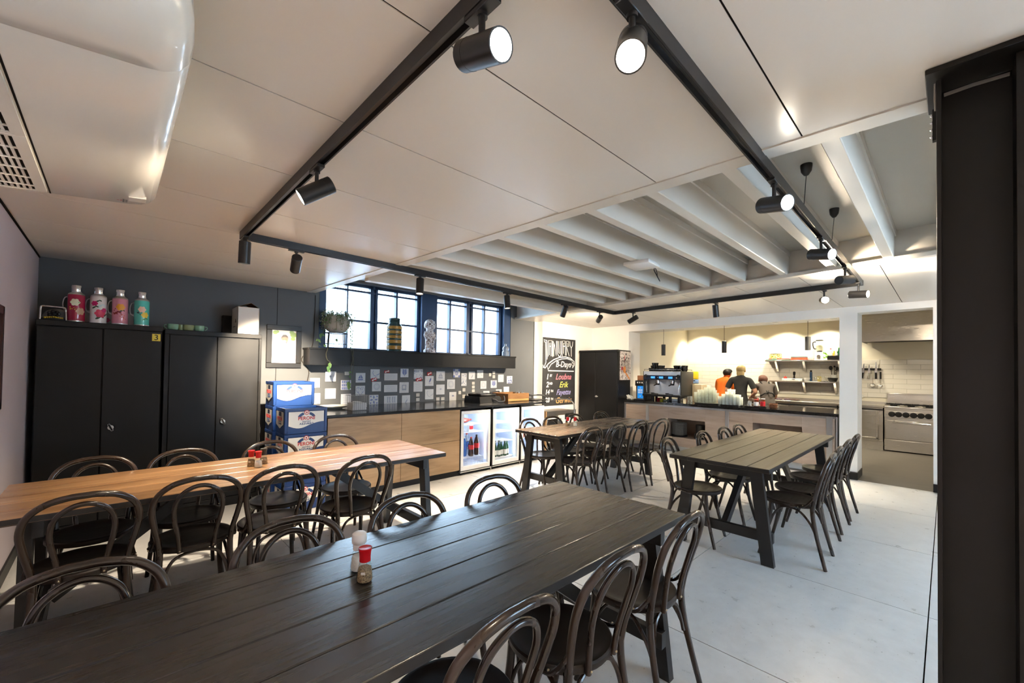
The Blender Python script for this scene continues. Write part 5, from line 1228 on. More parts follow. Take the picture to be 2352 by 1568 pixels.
t = thing('microwave_oven', 'small white-cased microwave on the trolley shelf below the chalkboard', 'microwave', (xl+.02, ytr+.02, zs2))
b = MB(); mw, mh = w*.5, max(zt_-.1-zs2-.02, .2); b.box(0, mw, .01, .38, 0.01, mh, .006); b.box(.02, .06, .05, .09, 0, .011).box(mw-.06, mw-.02, .05, .09, 0, .011); b.build('casing', M['plate'], t)
b = MB(); b.box(.012, mw*.72, -.004, .012, .02, mh-.012, .004); b.build('door', mat('dark_oven_glass', (.012, .012, .013), .1), t)
b = MB(); b.box(mw*.74, mw-.01, -.002, .012, .02, mh-.012, .002)
for k in range(2): b.m(1).cyl((mw*.86, 0, .07+k*.09), (mw*.86, -.014, .07+k*.09), .022, n=16)
b.build('control_panel', [M['steel'], M['black']], t)
# ------------------------------------------------------------------ tall black locker before the bar
xlf = 7.12
A, Bq = pxx(1419, 802, xlf), pxx(1331, 806, xlf); zl = (A.z+Bq.z)/2; ye0, ye1 = A.y, min(Bq.y, 5.44); xbk = 7.60
t = thing('steel_locker', 'tall black steel locker between the chalkboard and the bar', 'locker', (xlf, (ye0+ye1)/2, 0)); w = (ye1-ye0)/2
b = MB(); b.box(.02, xbk-xlf, -w, w, 0, zl, .004).box(-.006, .03, -w-.004, w+.004, zl-.035, zl+.003, .003); b.build('carcass', cab_m, t)
ym = pxx(1367.5, 850, xlf).y-(ye0+ye1)/2
for k, (a, c) in enumerate(((-w+.012, ym-.003), (ym+.003, w-.012))):
    b = MB(); b.box(0, .02, a, c, .06, zl-.04, .003); d = b.build('door', cab_m, t)
    if k == 0:
        hz = pxx(1372, 910, xlf).z; b = MB(); b.cyl((0, c-.03, hz), (-.02, c-.03, hz), .02, n=16); b.box(-.03, -.02, c-.08, c-.01, hz-.008, hz+.008, .003); b.build('turn_handle', silver, d)
q0, q1 = pyy(1424, 806, ye0-.004), pyy(1448, 872, ye0-.004)
pw, ph = q1.x-q0.x, pyy(1424, 806, ye0-.004).z-q1.z
pm = mat('poster_print', (.5, .4, .35), .5); v = coords(pm, (1, 1, 1)); n1 = noise(pm, v, 26, 4, .6, 1.)
LK(pm, ramp(pm, n1, [(.3, (.05, .04, .045)), (.42, (.3, .22, .2)), (.5, (.62, .55, .5)), (.7, (.7, .64, .58))]), bsdf(pm).inputs['Base Color'])
b = MB(); b.box(0, pw, -.002, 0, 0, ph); Mx = WALLY(0, -.0022, 0)
b.m(1); disc(b, Mx, pw*.2, ph*.4, .04, 12); stroke(b, Mx, [(pw*.42, ph*.85), (pw*.4, ph*.6)], .02)
b.m(2); disc(b, Mx, pw*.42, ph*.36, .05, 12, .0008, .07); stroke(b, Mx, [(pw*.45, ph*.3), (pw*.9, ph*.02)], .035)
b.m(3)
for k in range(10): disc(b, Mx, rl.uniform(.1, .9)*pw, rl.uniform(.4, .95)*ph, .018, 8); stroke(b, Mx, [(pw*(.1+.08*k), ph*.7), (pw*(.14+.08*k), ph*.25)], .012, .0007)
o = b.build('poster', [pm, mat('poster_red', (.5, .04, .05), .5), mat('poster_orange', (.6, .2, .04), .5), mat('poster_black', (.03, .03, .03), .5)], loc=(q0.x, ye0-.0045, q0.z-ph), smooth=0); tag(o, 'colourful crowded poster on the side of the black locker', 'poster')
# ------------------------------------------------------------------ bar counter (local x runs along the bar, local y towards the room)
BM, BX0, BY0, ZB = -.03, 7.49, 1.08, .89
BPHI = math.atan2(1, BM); EU = V((math.cos(BPHI), math.sin(BPHI), 0)); EV = V((-math.sin(BPHI), math.cos(BPHI), 0)); BO = V((BX0, BY0, 0))
def ub(px, py, v=0.):
    d = ray(px, py); q0 = BO-EV*v; t = (q0-EYE).dot(EV)/d.dot(EV); q = EYE+d*t-BO
    return q.dot(EU), q.z
def bw(u, v, z): return BO+EU*u-EV*v+V((0, 0, z))
uL = ub(1436, 925)[0]; uR = .0
barwood = wood('greyish_oak_panel', [(.3, (.17, .12, .09)), (.45, (.30, .225, .18)), (.7, (.38, .295, .24))], 0, 1.2, .45, .03, 8)
alu = mat('brushed_aluminium', (.42, .42, .43), .35, .9)
t = thing('bar_counter', 'bar counter with grey oak panels, metal posts and two open niches', 'bar counter', BO, BPHI)
n1 = (ub(1534, 980)[0], ub(1619.5, 985)[0]); n2 = (ub(1729, 975)[0], ub(1842, 980)[0]); NZ = (.27, .60); NZ2 = (.36, .655)
z0, z1 = .11, ZB-.045-.035
def panel(b, ua, ub_, za, zb_, y0=-.02, y1=0.): b.box(min(ua, ub_), max(ua, ub_), y0, y1, za, zb_, .0015)
b = MB()
posts = [uL, ub(1487, 950)[0], ub(1670, 950)[0], ub(1905, 955)[0]]
edges = [posts[0]-.02, n1[0], n1[1], n2[0], n2[1], uR+.03]
hi = [(edges[1], edges[2], NZ), (edges[3], edges[4], NZ2)]
panel(b, edges[0], n1[0], z0, z1); panel(b, n1[1], n2[0], z0, z1); panel(b, n2[1], edges[5], z0, z1)
for ua, uc, (za, zc) in hi: panel(b, ua, uc, z0, za); panel(b, ua, uc, zc, z1)
b.build('front_panel', barwood, t)
for ua, uc, (za, zc) in hi:
    b = MB(); lo, h_ = min(ua, uc), max(ua, uc)
    b.box(lo, h_, -.42, -.01, za-.018, za).box(lo, h_, -.42, -.01, zc, zc+.018).box(lo-.018, lo, -.42, -.01, za, zc).box(h_, h_+.018, -.42, -.01, za, zc).box(lo, h_, -.44, -.42, za, zc)
    b.build('niche', barwood, t)
b = MB()
for u, w in zip(posts, (.045, .055, .055, .07)): b.box(u-w/2, u+w/2, -.01, .012, z0-.01, ZB-.045, .002)
b.box(uR, uR+.02, -.6, .012, 0, ZB-.045, .002).box(uR, uL, -.01, .006, ZB-.08, ZB-.045, .002)
b.build('metal_post', alu, t)
b = MB(); b.box(uR+.02, uL, -.14, -.12, 0, z0+.02); b.m(1).box(uR+.02, uL, -.8, -.78, 0, ZB-.05); b.build('plinth', [M['white'], M['steel']], t)
b = MB(); ux_ = YH1-BY0-.012
b.prism([(uR-.015, -.95), (ux_, -.95), (ux_, -.16), (uL+.005, -.16), (uL+.005, .035), (uR-.015, .035)], ZB-.045, ZB)
tag(b.build('bar_worktop', noisy('black_granite', (.008, .008, .009), (.02, .02, .02), 60, .08), loc=BO, rotz=BPHI), 'long polished black bar top', 'bar top')
# plates and pan in the niche
un = ub(1559, 985, .14)[0]; wpl = (ub(1543, 985, .14)[0]-ub(1576, 985, .14)[0])/2
proto = None
for k in range(14):
    if proto is None:
        b = MB(); b.lathe([(wpl*.55, 0), (wpl*.6, .004), (wpl*.97, .015), (wpl, .018), (wpl*.96, .019), (wpl*.6, .008), (.001, .007)], 32)
        proto = b.build('dinner_plate', mat('grey_plate', (.36, .36, .36), .35)); o = proto
    else: o = proto.copy(); COL.objects.link(o)
    o.location = bw(un, .17, NZ[0]+.022+k*.0162); tag(o, 'grey dinner plate in the stack inside the bar niche', 'plate', 'stacked plates in the bar niche')
b = MB(); b.lathe([(wpl*1.02, 0), (wpl*1.08, .012), (wpl*1.08, .02), (wpl*1.0, .02), (wpl*.98, .006), (.001, .006)], 32); o = b.build('black_tray', M['black'], loc=bw(un, .17, NZ[0]+.001)); tag(o, 'round black tray under the plate stack in the bar niche', 'tray')
ux = ub(1611, 985, .14)[0]; b = MB(); b.lathe([(.075, 0), (.08, .004), (.08, .15), (.083, .155), (.076, .155), (.075, .01), (.001, .009)], 28); o = b.build('black_pot', M['black'], loc=bw(ux+.02, .15, NZ[0]+.09)); tag(o, 'black pot at the right of the bar niche beside the plates', 'pot')
b = MB(); b.box(ux-.06, ux+.1, -.23, -.07, NZ[0]+.001, NZ[0]+.089, .004); o = b.build('black_carton', M['blackm'], loc=BO, rotz=BPHI); tag(o, 'flat black box under the pot in the bar niche', 'box')
WORK = []
# ------------------------------------------------------------------ espresso machine
v0 = .16
ua, uc = ub(1481, 880, v0)[0], ub(1565, 880, v0)[0]; ztop = ub(1520, 852.5, v0)[1]; zbase = ub(1520, 909, v0)[1]
wm = (ua-uc)/2; dep = .52
t = thing('espresso_machine', 'two-group espresso machine on legs on the bar', 'espresso machine', bw((ua+uc)/2, v0, ZB), BPHI)
zt, zb_ = ztop-ZB, max(zbase-ZB, .06); hh_ = zt-zb_
satin = mat('satin_steel', (.62, .64, .68), .42, .7); darkgrey = mat('graphite_side', (.035, .033, .03), .4); mirror = mat('polished_steel', (.68, .68, .70), .12, 1.); lampw = mat('machine_lamp', (1, 1, 1), .4, emit=(1, .95, .85), es=14.)
for xa, xc in ((-wm-.02, -wm), (wm, wm+.012)): b = MB(); b.box(xa, xc, -dep, .05, zb_, zt, .008, 2); b.build('side_panel', darkgrey, t)
b = MB(); b.box(-wm, wm, -dep, -.2, zb_, zt-.01, .004); b.m(1).box(-wm, wm, -.2, -.19, zb_+.03, zt-.1); b.build('machine_body', [darkgrey, satin], t)
b = MB(); b.box(-wm, wm, -.2, .04, zt-.03, zt, .006); b.box(-wm, wm, .02, .043, zt-hh_*.18, zt-.004, .003); b.build('top_cover', satin, t)
b = MB(); b.box(-wm, wm, -.19, .046, zt-hh_*.33, zt-hh_*.16, .004); b.m(1)
for s in (-.45, .05, .5):
    b.box(wm*s-.05, wm*s+.03, .0465, .049, zt-hh_*.29, zt-hh_*.21)
b.m(2)
for k in range(8): b.cyl((-wm*.8+k*wm*.2, .046, zt-hh_*.25), (-wm*.8+k*wm*.2, .05, zt-hh_*.25), .008, n=10)
b.build('control_panel', [mat('dark_blue_panel', (.012, .02, .045), .12), mat('blue_display', (.02, .1, .3), .3, emit=(.05, .3, .9), es=.6), M['chrome']], t)
for s in (-1, 1):
    b = MB(); b.cyl((s*wm*.88, .03, zt-hh_*.2), (s*wm*.88, .075, zt-hh_*.2), .027, .024, 20); b.cyl((s*wm*.88, .03, zt-hh_*.2), (s*wm*.88, .05, zt-hh_*.2), .034, n=20); b.build('steam_knob', M['black'], t)
for s in (-.42, .38):
    b = MB(); x = wm*s; zg = zt-hh_*.5
    b.lathe([(.038, zg), (.04, zg+.05), (.034, zg+.09)], 20, (x, -.09, 0)); b.build('brew_group', mirror, t)
    b = MB(); b.lathe([(.034, zg-.03), (.038, zg)], 20, (x, -.09, 0)); b.tube([(x, -.06, zg-.015), (x-.01, .05, zg-.03), (x-.015, .09, zg-.035)], .011, 8); b.build('portafilter', [M['black']], t)
    b = MB(); b.cyl((x, -.12, zg+.1), (x, -.12, zg+.094), .016, n=12); b.build('work_light', lampw, t); WORK.append(bw((ua+uc)/2+x, v0+.125, ZB+zg+.08))
    b = MB(); b.tube(smooth_path([(wm*(.9 if s > 0 else -.9), -.04, zg+.08), (wm*(.92 if s > 0 else -.92), .0, zg), (wm*(.86 if s > 0 else -.86), .02, zb_+.06)], 4), .006, 8); b.build('steam_wand', M['chrome'], t)
    b = MB(); b.tube([(x+.04, .02, zb_+.045), (x-.08, .06, zb_+.03)], .012, 8, radii=[.008, .014]); b.lathe([(.03, zb_+.03), (.033, zb_+.055)], 16, (x+.06, .0, 0)); b.build('spare_portafilter', [M['black']], t)
b = MB(); b.box(-wm-.02, wm+.012, -dep, .08, zb_-.012, zb_+.03, .006); b.m(1).box(-wm+.02, wm-.02, -.18, .07, zb_+.0301, zb_+.033); b.build('drip_tray', [M['black'], M['steel']], t)
for sx in (-.92, -.45, .5, .95):
    b = MB(); b.box(wm*sx-.022, wm*sx+.022, .0, .045, 0, zb_-.012, .004).box(wm*sx-.022, wm*sx+.022, -dep+.02, -dep+.065, 0, zb_-.012, .004); b.build('leg', M['black'], t)
b = MB(); zr = zt+.035
b.tube([(-wm, .02, zr), (wm, .02, zr), (wm, -dep+.03, zr), (-wm, -dep+.03, zr)], .005, 6, closed=True)
for q in ((-wm, .02), (wm, .02), (wm, -dep+.03), (-wm, -dep+.03)): b.cyl((q[0], q[1], zt-.01), (q[0], q[1], zr), .004, n=6)
b.build('cup_rail', M['chrome'], t)
# black cups on top of the machine
b = MB(); b.lathe([(.024, 0), (.027, .003), (.037, .035), (.039, .062), (.036, .062), (.03, .02), (.001, .008)], 20); b.tube(smooth_path([(.037, 0, .05), (.056, 0, .048), (.06, 0, .032), (.052, 0, .018), (.034, 0, .018)], 3), .0045, 6)
cup = None; cupm = mat('black_stoneware', (.012, .012, .013), .18)
spots_ = []
for k in range(5): spots_ += [(ub(1497+k*7, 850, v0+.1)[0], .05+.0*k, h) for h in range(1 if k in (0, 4) else 3 if k in (1, 2) else 2)]
for k in range(4): spots_ += [(ub(1549+k*8, 850, v0+.1)[0], .05, h) for h in (range(1) if k == 0 else range(2))]
for k in range(3): spots_ += [(ub(1528+k*7, 850, v0+.1)[0], .06, 0)]
for k in range(4): spots_ += [(ub(1500+k*8, 850, v0+.2)[0], .19, h) for h in range(2)]+[(ub(1552+k*8, 850, v0+.2)[0], .19, h) for h in range(2)]
for i, (u, v, h) in enumerate(spots_):
    if cup is None: cup = b.build('coffee_cup', cupm); o = cup
    else: o = cup.copy(); COL.objects.link(o)
    o.location = bw(u, v0+v+.02*rnd.uniform(-1, 1), ZB+zt+.001+h*.05); o.rotation_euler = (0, 0, rnd.uniform(0, 6.28)); tag(o, 'black coffee cup piled on top of the espresso machine', 'cup', 'black cups on the espresso machine')
# things under and around the machine
def ubox(name, label, cat, px0, px1, py0, py1, v, depth, mt, zbase_=None, bev=.004):
    u1, zt_ = ub(px0, py0, v); u0, _ = ub(px1, py0, v); _, zb2 = ub(px0, py1, v)
    zb2 = ZB+.001 if zbase_ is None else zbase_
    b = MB(); b.box(min(u0, u1), max(u0, u1), -v-depth, -v, zb2, max(zt_, zb2+.012), bev); o = b.build(name, mt, loc=BO, rotz=BPHI); return tag(o, label, cat)
ubox('paper_stack', 'stack of white paper under the espresso machine', 'paper', 1532, 1557, 915, 924, .3, .25, M['plate'])
for k, (a_, c_, py_, mt_, tx) in enumerate(((1508, 1514, 913, labr, 'red packet under the espresso machine'), (1515, 1522, 915, yel, 'yellow packet under the espresso machine beside the red one'), (1523, 1530, 918, labw, 'white packet under the espresso machine next to the paper stack'))): ubox('packet', tx, 'packet', a_, c_, py_, 924, .3, .15, mt_)
um, zz_ = ub(1470, 885, .22)
u0, u1 = ub(1483, 890, .22)[0], ub(1460, 890, .22)[0]; zh = ub(1470, 873.5, .22)[1]; w = (u1-u0)/2
t = thing('water_dispenser', 'black drinks dispenser with a bright blue front at the left of the espresso machine', 'dispenser', bw((u0+u1)/2, .22, ZB), BPHI)
b = MB(); b.box(-w, w, -.4, -.01, 0, zh-ZB, .008, 2); b.build('dispenser_body', mat('grey_body', (.14, .14, .14), .4), t)
b = MB(); b.box(-w-.004, w+.004, -.18, .02, (zh-ZB)*.72, zh-ZB, .008, 2); b.m(1)
for k in range(3): b.box(-w*.5+k*w*.45, -w*.5+k*w*.45+.025, .021, .023, (zh-ZB)*.86, (zh-ZB)*.92)
b.m(2).cyl((-w*.8, .02, (zh-ZB)*.84), (-w*.8, .034, (zh-ZB)*.84), .018, n=14); b.build('dispenser_head', [M['black'], M['plate'], M['steel']], t)
b = MB(); b.box(-w*.5, w*.62, -.008, .004, .03, (zh-ZB)*.71, .003); b.m(1)
for k in range(4): 
    for j in range(2): b.box(-w*.36+k*w*.22, -w*.22+k*w*.22, .0041, .006, .13+j*.045, .165+j*.045)
for q in (.075, .235): b.cyl((w*.05, .004, q), (w*.05, .006, q), .012, n=10)
b.build('blue_front', [mat('bright_blue', (.01, .17, .55), .3, emit=(.01, .22, .7), es=.25), M['plate']], t)
b = MB(); b.box(-w*1.6, w*1.2, -.2, .1, 0, .012, .003); b.build('drip_plate', M['black'], t)
ubox('brown_carton', 'brown carton with red lid on top of the blue dispenser', 'carton', 1464, 1486, 862, 873, .25, .2, mat('brown_box', (.3, .13, .06), .6), zh+.001)
uq, zq = ub(1450, 905, .1)
b = MB()
for k in range(6):
    a = -.5+.2*k; b.tube(smooth_path([(a*.12, .0, .002+.004), (a*.16+.01, .03, .05+.02*math.sin(k*2)), (a*.12+.03, .0, .085-.012*abs(k-3)), (a*.1+.05, -.06, .03)], 4), .012, 8)
b.ball((.03, -.03, .04), (.06, .05, .035), 14, 8)
o = b.build('dish_cloth', noisy('white_cloth', (.6, .6, .57), (.75, .75, .72), 10, .8), loc=bw(ub(1448, 915, .1)[0], .1, ZB+.005), rotz=BPHI); tag(o, 'crumpled white cloth at the locker end of the bar', 'cloth')
# stacked glasses on trays
gls = glassmat('tumbler_glass', (.95, .97, .95)); frost = mat('frosted_tumbler', (.82, .84, .78), .25)
def cloudy(name, g, col, f):
    m = glassmat(name, g); nt = m.node_tree; out = [n for n in nt.nodes if n.type == 'OUTPUT_MATERIAL'][0]
    d = nt.nodes.new('ShaderNodeBsdfDiffuse'); d.inputs[0].default_value = rgb(col); tr = nt.nodes.new('ShaderNodeBsdfTranslucent'); tr.inputs[0].default_value = rgb(col)
    a = nt.nodes.new('ShaderNodeMixShader'); a.inputs[0].default_value = .5; nt.links.new(d.outputs[0], a.inputs[1]); nt.links.new(tr.outputs[0], a.inputs[2])
    x = nt.nodes.new('ShaderNodeMixShader'); x.inputs[0].default_value = f; nt.links.new(out.inputs[0].links[0].from_socket, x.inputs[1]); nt.links.new(a.outputs[0], x.inputs[2]); nt.links.new(x.outputs[0], out.inputs[0]); return m
tumb = cloudy('clear_tumbler_glass', (.97, .98, .96), (.85, .88, .82), .22); frost = cloudy('milky_tumbler_glass', (.97, .98, .95), (.9, .92, .86), .8)
def glass_stack(px0, px1, pyt, pyb, label, group, mt, ncol, heights, nrow, r, step, trlabel, v):
    u1, u0 = ub(px0, pyb, v)[0], ub(px1, pyb, v)[0]
    um = (u0+u1)/2; R = (u1-u0)/2
    b = MB(); b.lathe([(R*1.0, 0), (R*1.05, .012), (R*1.05, .018), (R*1.01, .018), (R*.98, .006), (.001, .006)], 36, M=Matrix.Diagonal((1, .62, 1, 1)))
    tag(b.build('round_tray', M['black'], loc=bw(um, v, ZB), rotz=BPHI), trlabel, 'tray')
    b = MB(); b.lathe([(r*.74, 0), (r*.78, .004), (r*.97, step*.75), (r, step*1.45), (r*.94, step*1.45), (r*.7, .012), (.001, .011)], 14, cap=True); g = None
    for row in range(nrow):
        for k in range(ncol):
            hN = heights[min(k, len(heights)-1)]-(1 if row == nrow-1 and k in (0, ncol-1) else 0)+(1 if row == 1 and nrow > 1 else 0)*(1 if k in (2, 3) else 0)
            for h in range(hN):
                if g is None: g = b.build('drinking_glass', mt); o = g
                else: o = g.copy(); COL.objects.link(o)
                u = u1-(k+.5)*(u1-u0)/ncol*.96-.02*(row % 2)*.5; vv = v-.06+row*.078
                if abs(k-(ncol-1)/2) > ncol*.42 and row != 0: vv = v-.03+row*.05
                o.location = bw(u, vv+.003*rnd.uniform(-1, 1), ZB+.0075+h*step); o.rotation_euler = (0, 0, rnd.random()*6)
                tag(o, label, 'glass', group)
glass_stack(1597, 1651, 878, 924, 'clear tumbler in the tall stacks on the tray beside the espresso machine', 'clear tumblers on the left bar tray', tumb, 6, [4, 5, 5, 6, 6, 5], 2, .036, .045, 'round black tray under the clear tumblers', .24)
glass_stack(1652, 1706, 892, 926, 'milky tumbler in the stacks on the second bar tray', 'milky tumblers on the right bar tray', frost, 6, [3, 4, 5, 5, 4, 4], 2, .034, .042, 'round black tray under the milky tumblers', .24)
u1, u0 = ub(1709, 929, .22)[0], ub(1761, 930, .22)[0]
b = MB(); b.lathe([(.2, 0), (.215, .012), (.215, .018), (.205, .018), (.198, .006), (.001, .006)], 36, M=Matrix.Diagonal(((u1-u0)/.43, .6, 1, 1))); tag(b.build('round_tray', M['black'], loc=bw((u0+u1)/2, .22, ZB), rotz=BPHI), 'round black tray with jars at the right of the tumblers', 'tray')
jarb = mat('brown_sauce', (.10, .025, .01), .15)
for px_, h, r_, bd, cp, lb, tx in ((1714, .09, .03, gls, None, None, 'small clear glass on the jar tray, nearest the milky tumblers'), (1722, .10, .03, clr, M['chrome'], None, 'small sugar jar on the jar tray beside the small clear glass'), (1737, .13, .038, jarb, labr, labw, 'dark jar with a white label in the middle of the jar tray'), (1752, .15, .036, jarb, capw, labr, 'brown jar with red label at the right of the jar tray')):
    bottle('condiment_jar', tx, 'jar', bw(ub(px_, 925, .2)[0], .2, ZB+.0065), h, r_, bd, cp, lb, 'jars on the bar tray', 'jar')
b = MB(); b.tube([(0, 0, 0), (.03, 0, .14)], .005, 6); b.ball((.035, 0, .155), (.014, .006, .02), 10, 6); tag(b.build('spoon', M['chrome'], loc=bw(ub(1737, 910, .2)[0]+.02, .245, ZB+.0065), rotz=BPHI+PI), 'metal spoon standing behind the dark jar on the bar tray', 'spoon')
u1, u0 = ub(1766, 925, .18)[0], ub(1785, 928, .18)[0]
b = MB(); w = (u1-u0)/2; b.lathe([(w*.8, 0), (w*.95, .02), (w, .075), (w*1.03, .08), (w*.95, .08), (w*.9, .02), (.001, .012)], 24)
for k in range(3): b.tube([(w*(.96+.02*k)*math.cos(2*PI*i/24), w*(.96+.02*k)*math.sin(2*PI*i/24), .022+.022*k) for i in range(24)], .006, 6, closed=True)
tag(b.build('woven_basket', noisy('brown_wicker', (.12, .04, .015), (.25, .1, .04), 60, .5), loc=bw((u0+u1)/2, .2, ZB)), 'small brown basket on the bar right of the jars', 'basket')
ubox('beige_box', 'beige box on the bar behind the clear tumblers', 'box', 1590, 1612, 882, 905, .62, .25, mat('beige_card', (.5, .4, .26), .6))
for px_ in (1580, 1586): bottle('condiment_jar', 'clear jar on the bar right of the espresso machine' if px_ < 1583 else 'clear jar on the bar just before the clear tumblers', 'jar', bw(ub(px_, 925, .4)[0], .4, ZB), .13, .035, clr, None, None, None, 'jar')
# ------------------------------------------------------------------ pendants over the bar
for i, (px, y0, y1, lab) in enumerate(((1524, 791, 816, 'dark cylinder pendant above the espresso machine'), (1663.5, 783, 810, 'dark cylinder pendant in the middle of the hatch'), (1855.5, 773, 804, 'dark cylinder pendant at the column end of the hatch, the largest looking'))):
    u, za = ub(px, y0, .22); _, zc = ub(px, y1, .22)
    t = thing('pendant_lamp', lab, 'pendant lamp', bw(u, .22, HB), 0, 'dark cylinder pendants over the bar')
    b = MB(); b.lathe([(.038, zc-HB+.01), (.038, za-HB-.004), (.034, za-HB), (.001, za-HB)], 24, cap=False); b.lathe([(.034, zc-HB+.012), (.038, zc-HB), (.038, zc-HB+.012)], 24, cap=False); b.build('lamp_shade', mat('dark_grey_shade', (.03, .029, .027), .5), t)
    b = MB(); b.cyl((0, 0, za-HB), (0, 0, 0), .003, n=6); b.build('cord', M['blackm'], t)
    b = MB(); b.cyl((0, 0, zc-HB+.03), (0, 0, zc-HB+.02), .033, n=20); b.build('bulb', lampoff, t)
    pass
# ------------------------------------------------------------------ kitchen: recessed lights
DOWN = []
for px, py, lab in ((1566, 757, 'round recessed light at the left of the hatch'), (1671, 749, 'round recessed light above the middle pendant'), (1780, 740, 'round recessed light above the upper kitchen shelf'), (1913, 730, 'round recessed light beside the white column')):
    p = pz(px, py, HB); p.x = min(max(p.x, xb(p.y)+.08), xb(p.y)+T-.08)
    t = thing('recessed_light', lab, 'downlight', (p.x, p.y, HB), 0, 'recessed lights in the kitchen ceiling')
    b = MB(); b.lathe([(.034, 0), (.045, 0), (.047, -.004), (.034, -.006)], 24); b.build('trim_ring', M['plate'], t)
    b = MB(); b.lathe([(.001, -.003), (.034, -.003)], 20, cap=False); b.build('lens', lampglow, t)
    DOWN.append((p.x, p.y))
# ------------------------------------------------------------------ kitchen wall furniture
def kp(px, py, x): q = pxx(px, py, x); return q.y, q.z
XF = 10.74                                           # front of range and steel cabinets
zk = kp(2035, 931, XF)[1]
yr1, yr0 = kp(2031, 950, XF)[0], kp(2146, 950, XF)[0]
yr0 = min(yr0, .10)
b = MB(); b.box(XF-.01, XK-.014, yr1+.004, 4.9, zk-.05, zk-.01, .004).box(XK-.03, XK-.014, yr1+.004, 4.9, zk-.012, zk+.035)
tag(b.build('steel_worktop', M['steel']), 'long stainless worktop along the kitchen wall beside the range', 'worktop')
yd0, yd1 = kp(2028, 970, XF)[0], kp(1925, 970, XF)[0]
t = thing('steel_cabinet', 'stainless cabinet with one framed door left of the range', 'cabinet', (XF, yd0, 0)); w = yd1-yd0
zp = kp(2000, 1012, XF)[1]
b = MB(); b.box(.02, .6, .0, w, zp, zk-.051, .003); b.m(1).box(.0, .03, 0, w, zk-.1, zk-.075); b.build('carcass', [M['steel'], M['black']], t)
b = MB(); b.box(0, .02, .06, w-.04, zp+.03, zk-.11, .004); b.box(-.012, 0, .07, .1, zp+.05, zk-.13, .003).box(-.012, 0, .07, w-.05, zp+.05, zp+.075, .003); b.build('door', M['steel'], t)
b = MB(); b.box(.05, .07, 0, w, .0, zp); b.build('plinth', M['steel'], t)
t = thing('steel_cabinet', 'long stainless cabinet run behind the bar staff', 'cabinet', (XF, yd1+.02, 0)); w = 4.85-yd1
b = MB(); b.box(.02, .6, .0, w, .12, zk-.051, .003); b.m(1).box(.0, .03, 0, w, zk-.1, zk-.075).box(.05, .5, 0, w, 0, .12); b.build('carcass', [M['steel'], M['black']], t)
for k in range(4): b = MB(); b.box(0, .02, .03+k*w/4, (k+1)*w/4-.02, .16, zk-.11, .004); b.box(-.02, 0, .08+k*w/4, (k+1)*w/4-.07, zk-.16, zk-.14, .003); b.build('door', M['steel'], t)
# range cooker
t = thing('range_cooker', 'stainless six-burner range cooker seen through the kitchen doorway', 'cooker', (XF, yr0, 0)); w = yr1-yr0
ztop = zk; zkn0, zkn1 = kp(2090, 961, XF)[1], kp(2090, 946, XF)[1]; zdo1, zdo0 = kp(2060, 966, XF)[1], kp(2060, 1010, XF)[1]
b = MB(); b.box(.02, .68, 0, w, .0+.02, ztop-.02, .004).box(-.02, .68, 0, w, ztop-.045, ztop-.01, .006).box(.0, .03, 0, w, zkn1+.002, ztop-.045); b.build('range_body', M['steel'], t)
b = MB(); b.box(-.012, .02, 0, w, zkn0, zkn1, .004); b.build('control_strip', M['steel'], t)
for px in (2048.5, 2064, 2081, 2098.5, 2115.5, 2133):
    y = kp(px, 953, XF)[0]-yr0
    b = MB(); b.cyl((-.012, y, (zkn0+zkn1)/2), (-.022, y, (zkn0+zkn1)/2), .05, n=24); b.cyl((-.02, y, (zkn0+zkn1)/2), (-.05, y, (zkn0+zkn1)/2), .038, .034, 24); b.box(-.056, -.05, y-.006, y+.006, (zkn0+zkn1)/2-.03, (zkn0+zkn1)/2+.03); b.build('knob', M['black'], t)
b = MB(); b.box(-.01, .02, .02, w-.01, zdo0+.01, zdo1, .006); d = b.build('oven_door', M['steel'], t)
zh = kp(2060, 970, XF-.06)[1]; b = MB(); b.cyl((-.06, .1, zh), (-.06, w-.12, zh), .014, n=12)
for y in (.12, w-.14): b.cyl((-.06, y, zh), (0, y, zh+.02), .012, n=10)
b.build('handle', M['chrome'], d)
b = MB(); b.box(.0, .03, 0, w, .02, zdo0-.01, .003); b.build('kick_panel', M['steel'], t)
b = MB()
for i in range(3):
    for j in range(2):
        cx_, cy_ = .17+.3*j, w*(i+.5)/3
        b.lathe([(.05, ztop-.008), (.052, ztop+.008), (.03, ztop+.012)], 18, (cx_, cy_, 0))
        for k in range(4): a = k*PI/4; b.box(-.13, .13, -.006, .006, ztop+.012, ztop+.026, M=Matrix.Translation((cx_, cy_, 0)) @ Matrix.Rotation(a, 4, 'Z'))
b.build('burner_grate', M['blackm'], t)
zs1 = kp(2090, 904, XK-.1)[1]
b = MB(); b.box(.62, .68, 0, w, ztop-.02, zs1, .004).box(.58, .68, 0, w, zs1-.02, zs1, .004); b.build('splash_back', M['steel'], t)
# hood
XH = 10.45
yh1, yh0 = kp(1976, 750, XH)[0], -.55
zh1, zh0 = kp(1976, 723, XH)[1], kp(1990, 784.5, XH)[1]
t = thing('extractor_hood', 'large stainless extractor hood above the range', 'extractor hood', (XH, yh0, zh0)); w = yh1-yh0; hh_ = min(zh1, 2.64)-zh0
b = MB(); b.box(0, .01, 0, w, 0, hh_).box(0, .95, w-.01, w, 0, hh_).box(0, .95, 0, .01, 0, hh_).box(0, .95, 0, w, hh_-.01, hh_).box(-.008, .03, -.004, w+.004, hh_-.03, hh_+.002, .004); b.build('hood_shell', M['steel'], t)
b = MB(); b.box(.01, .94, .01, w-.01, .03, .05); b.build('filter_panel', mat('dark_filter', (.03, .025, .02), .5, .6), t)
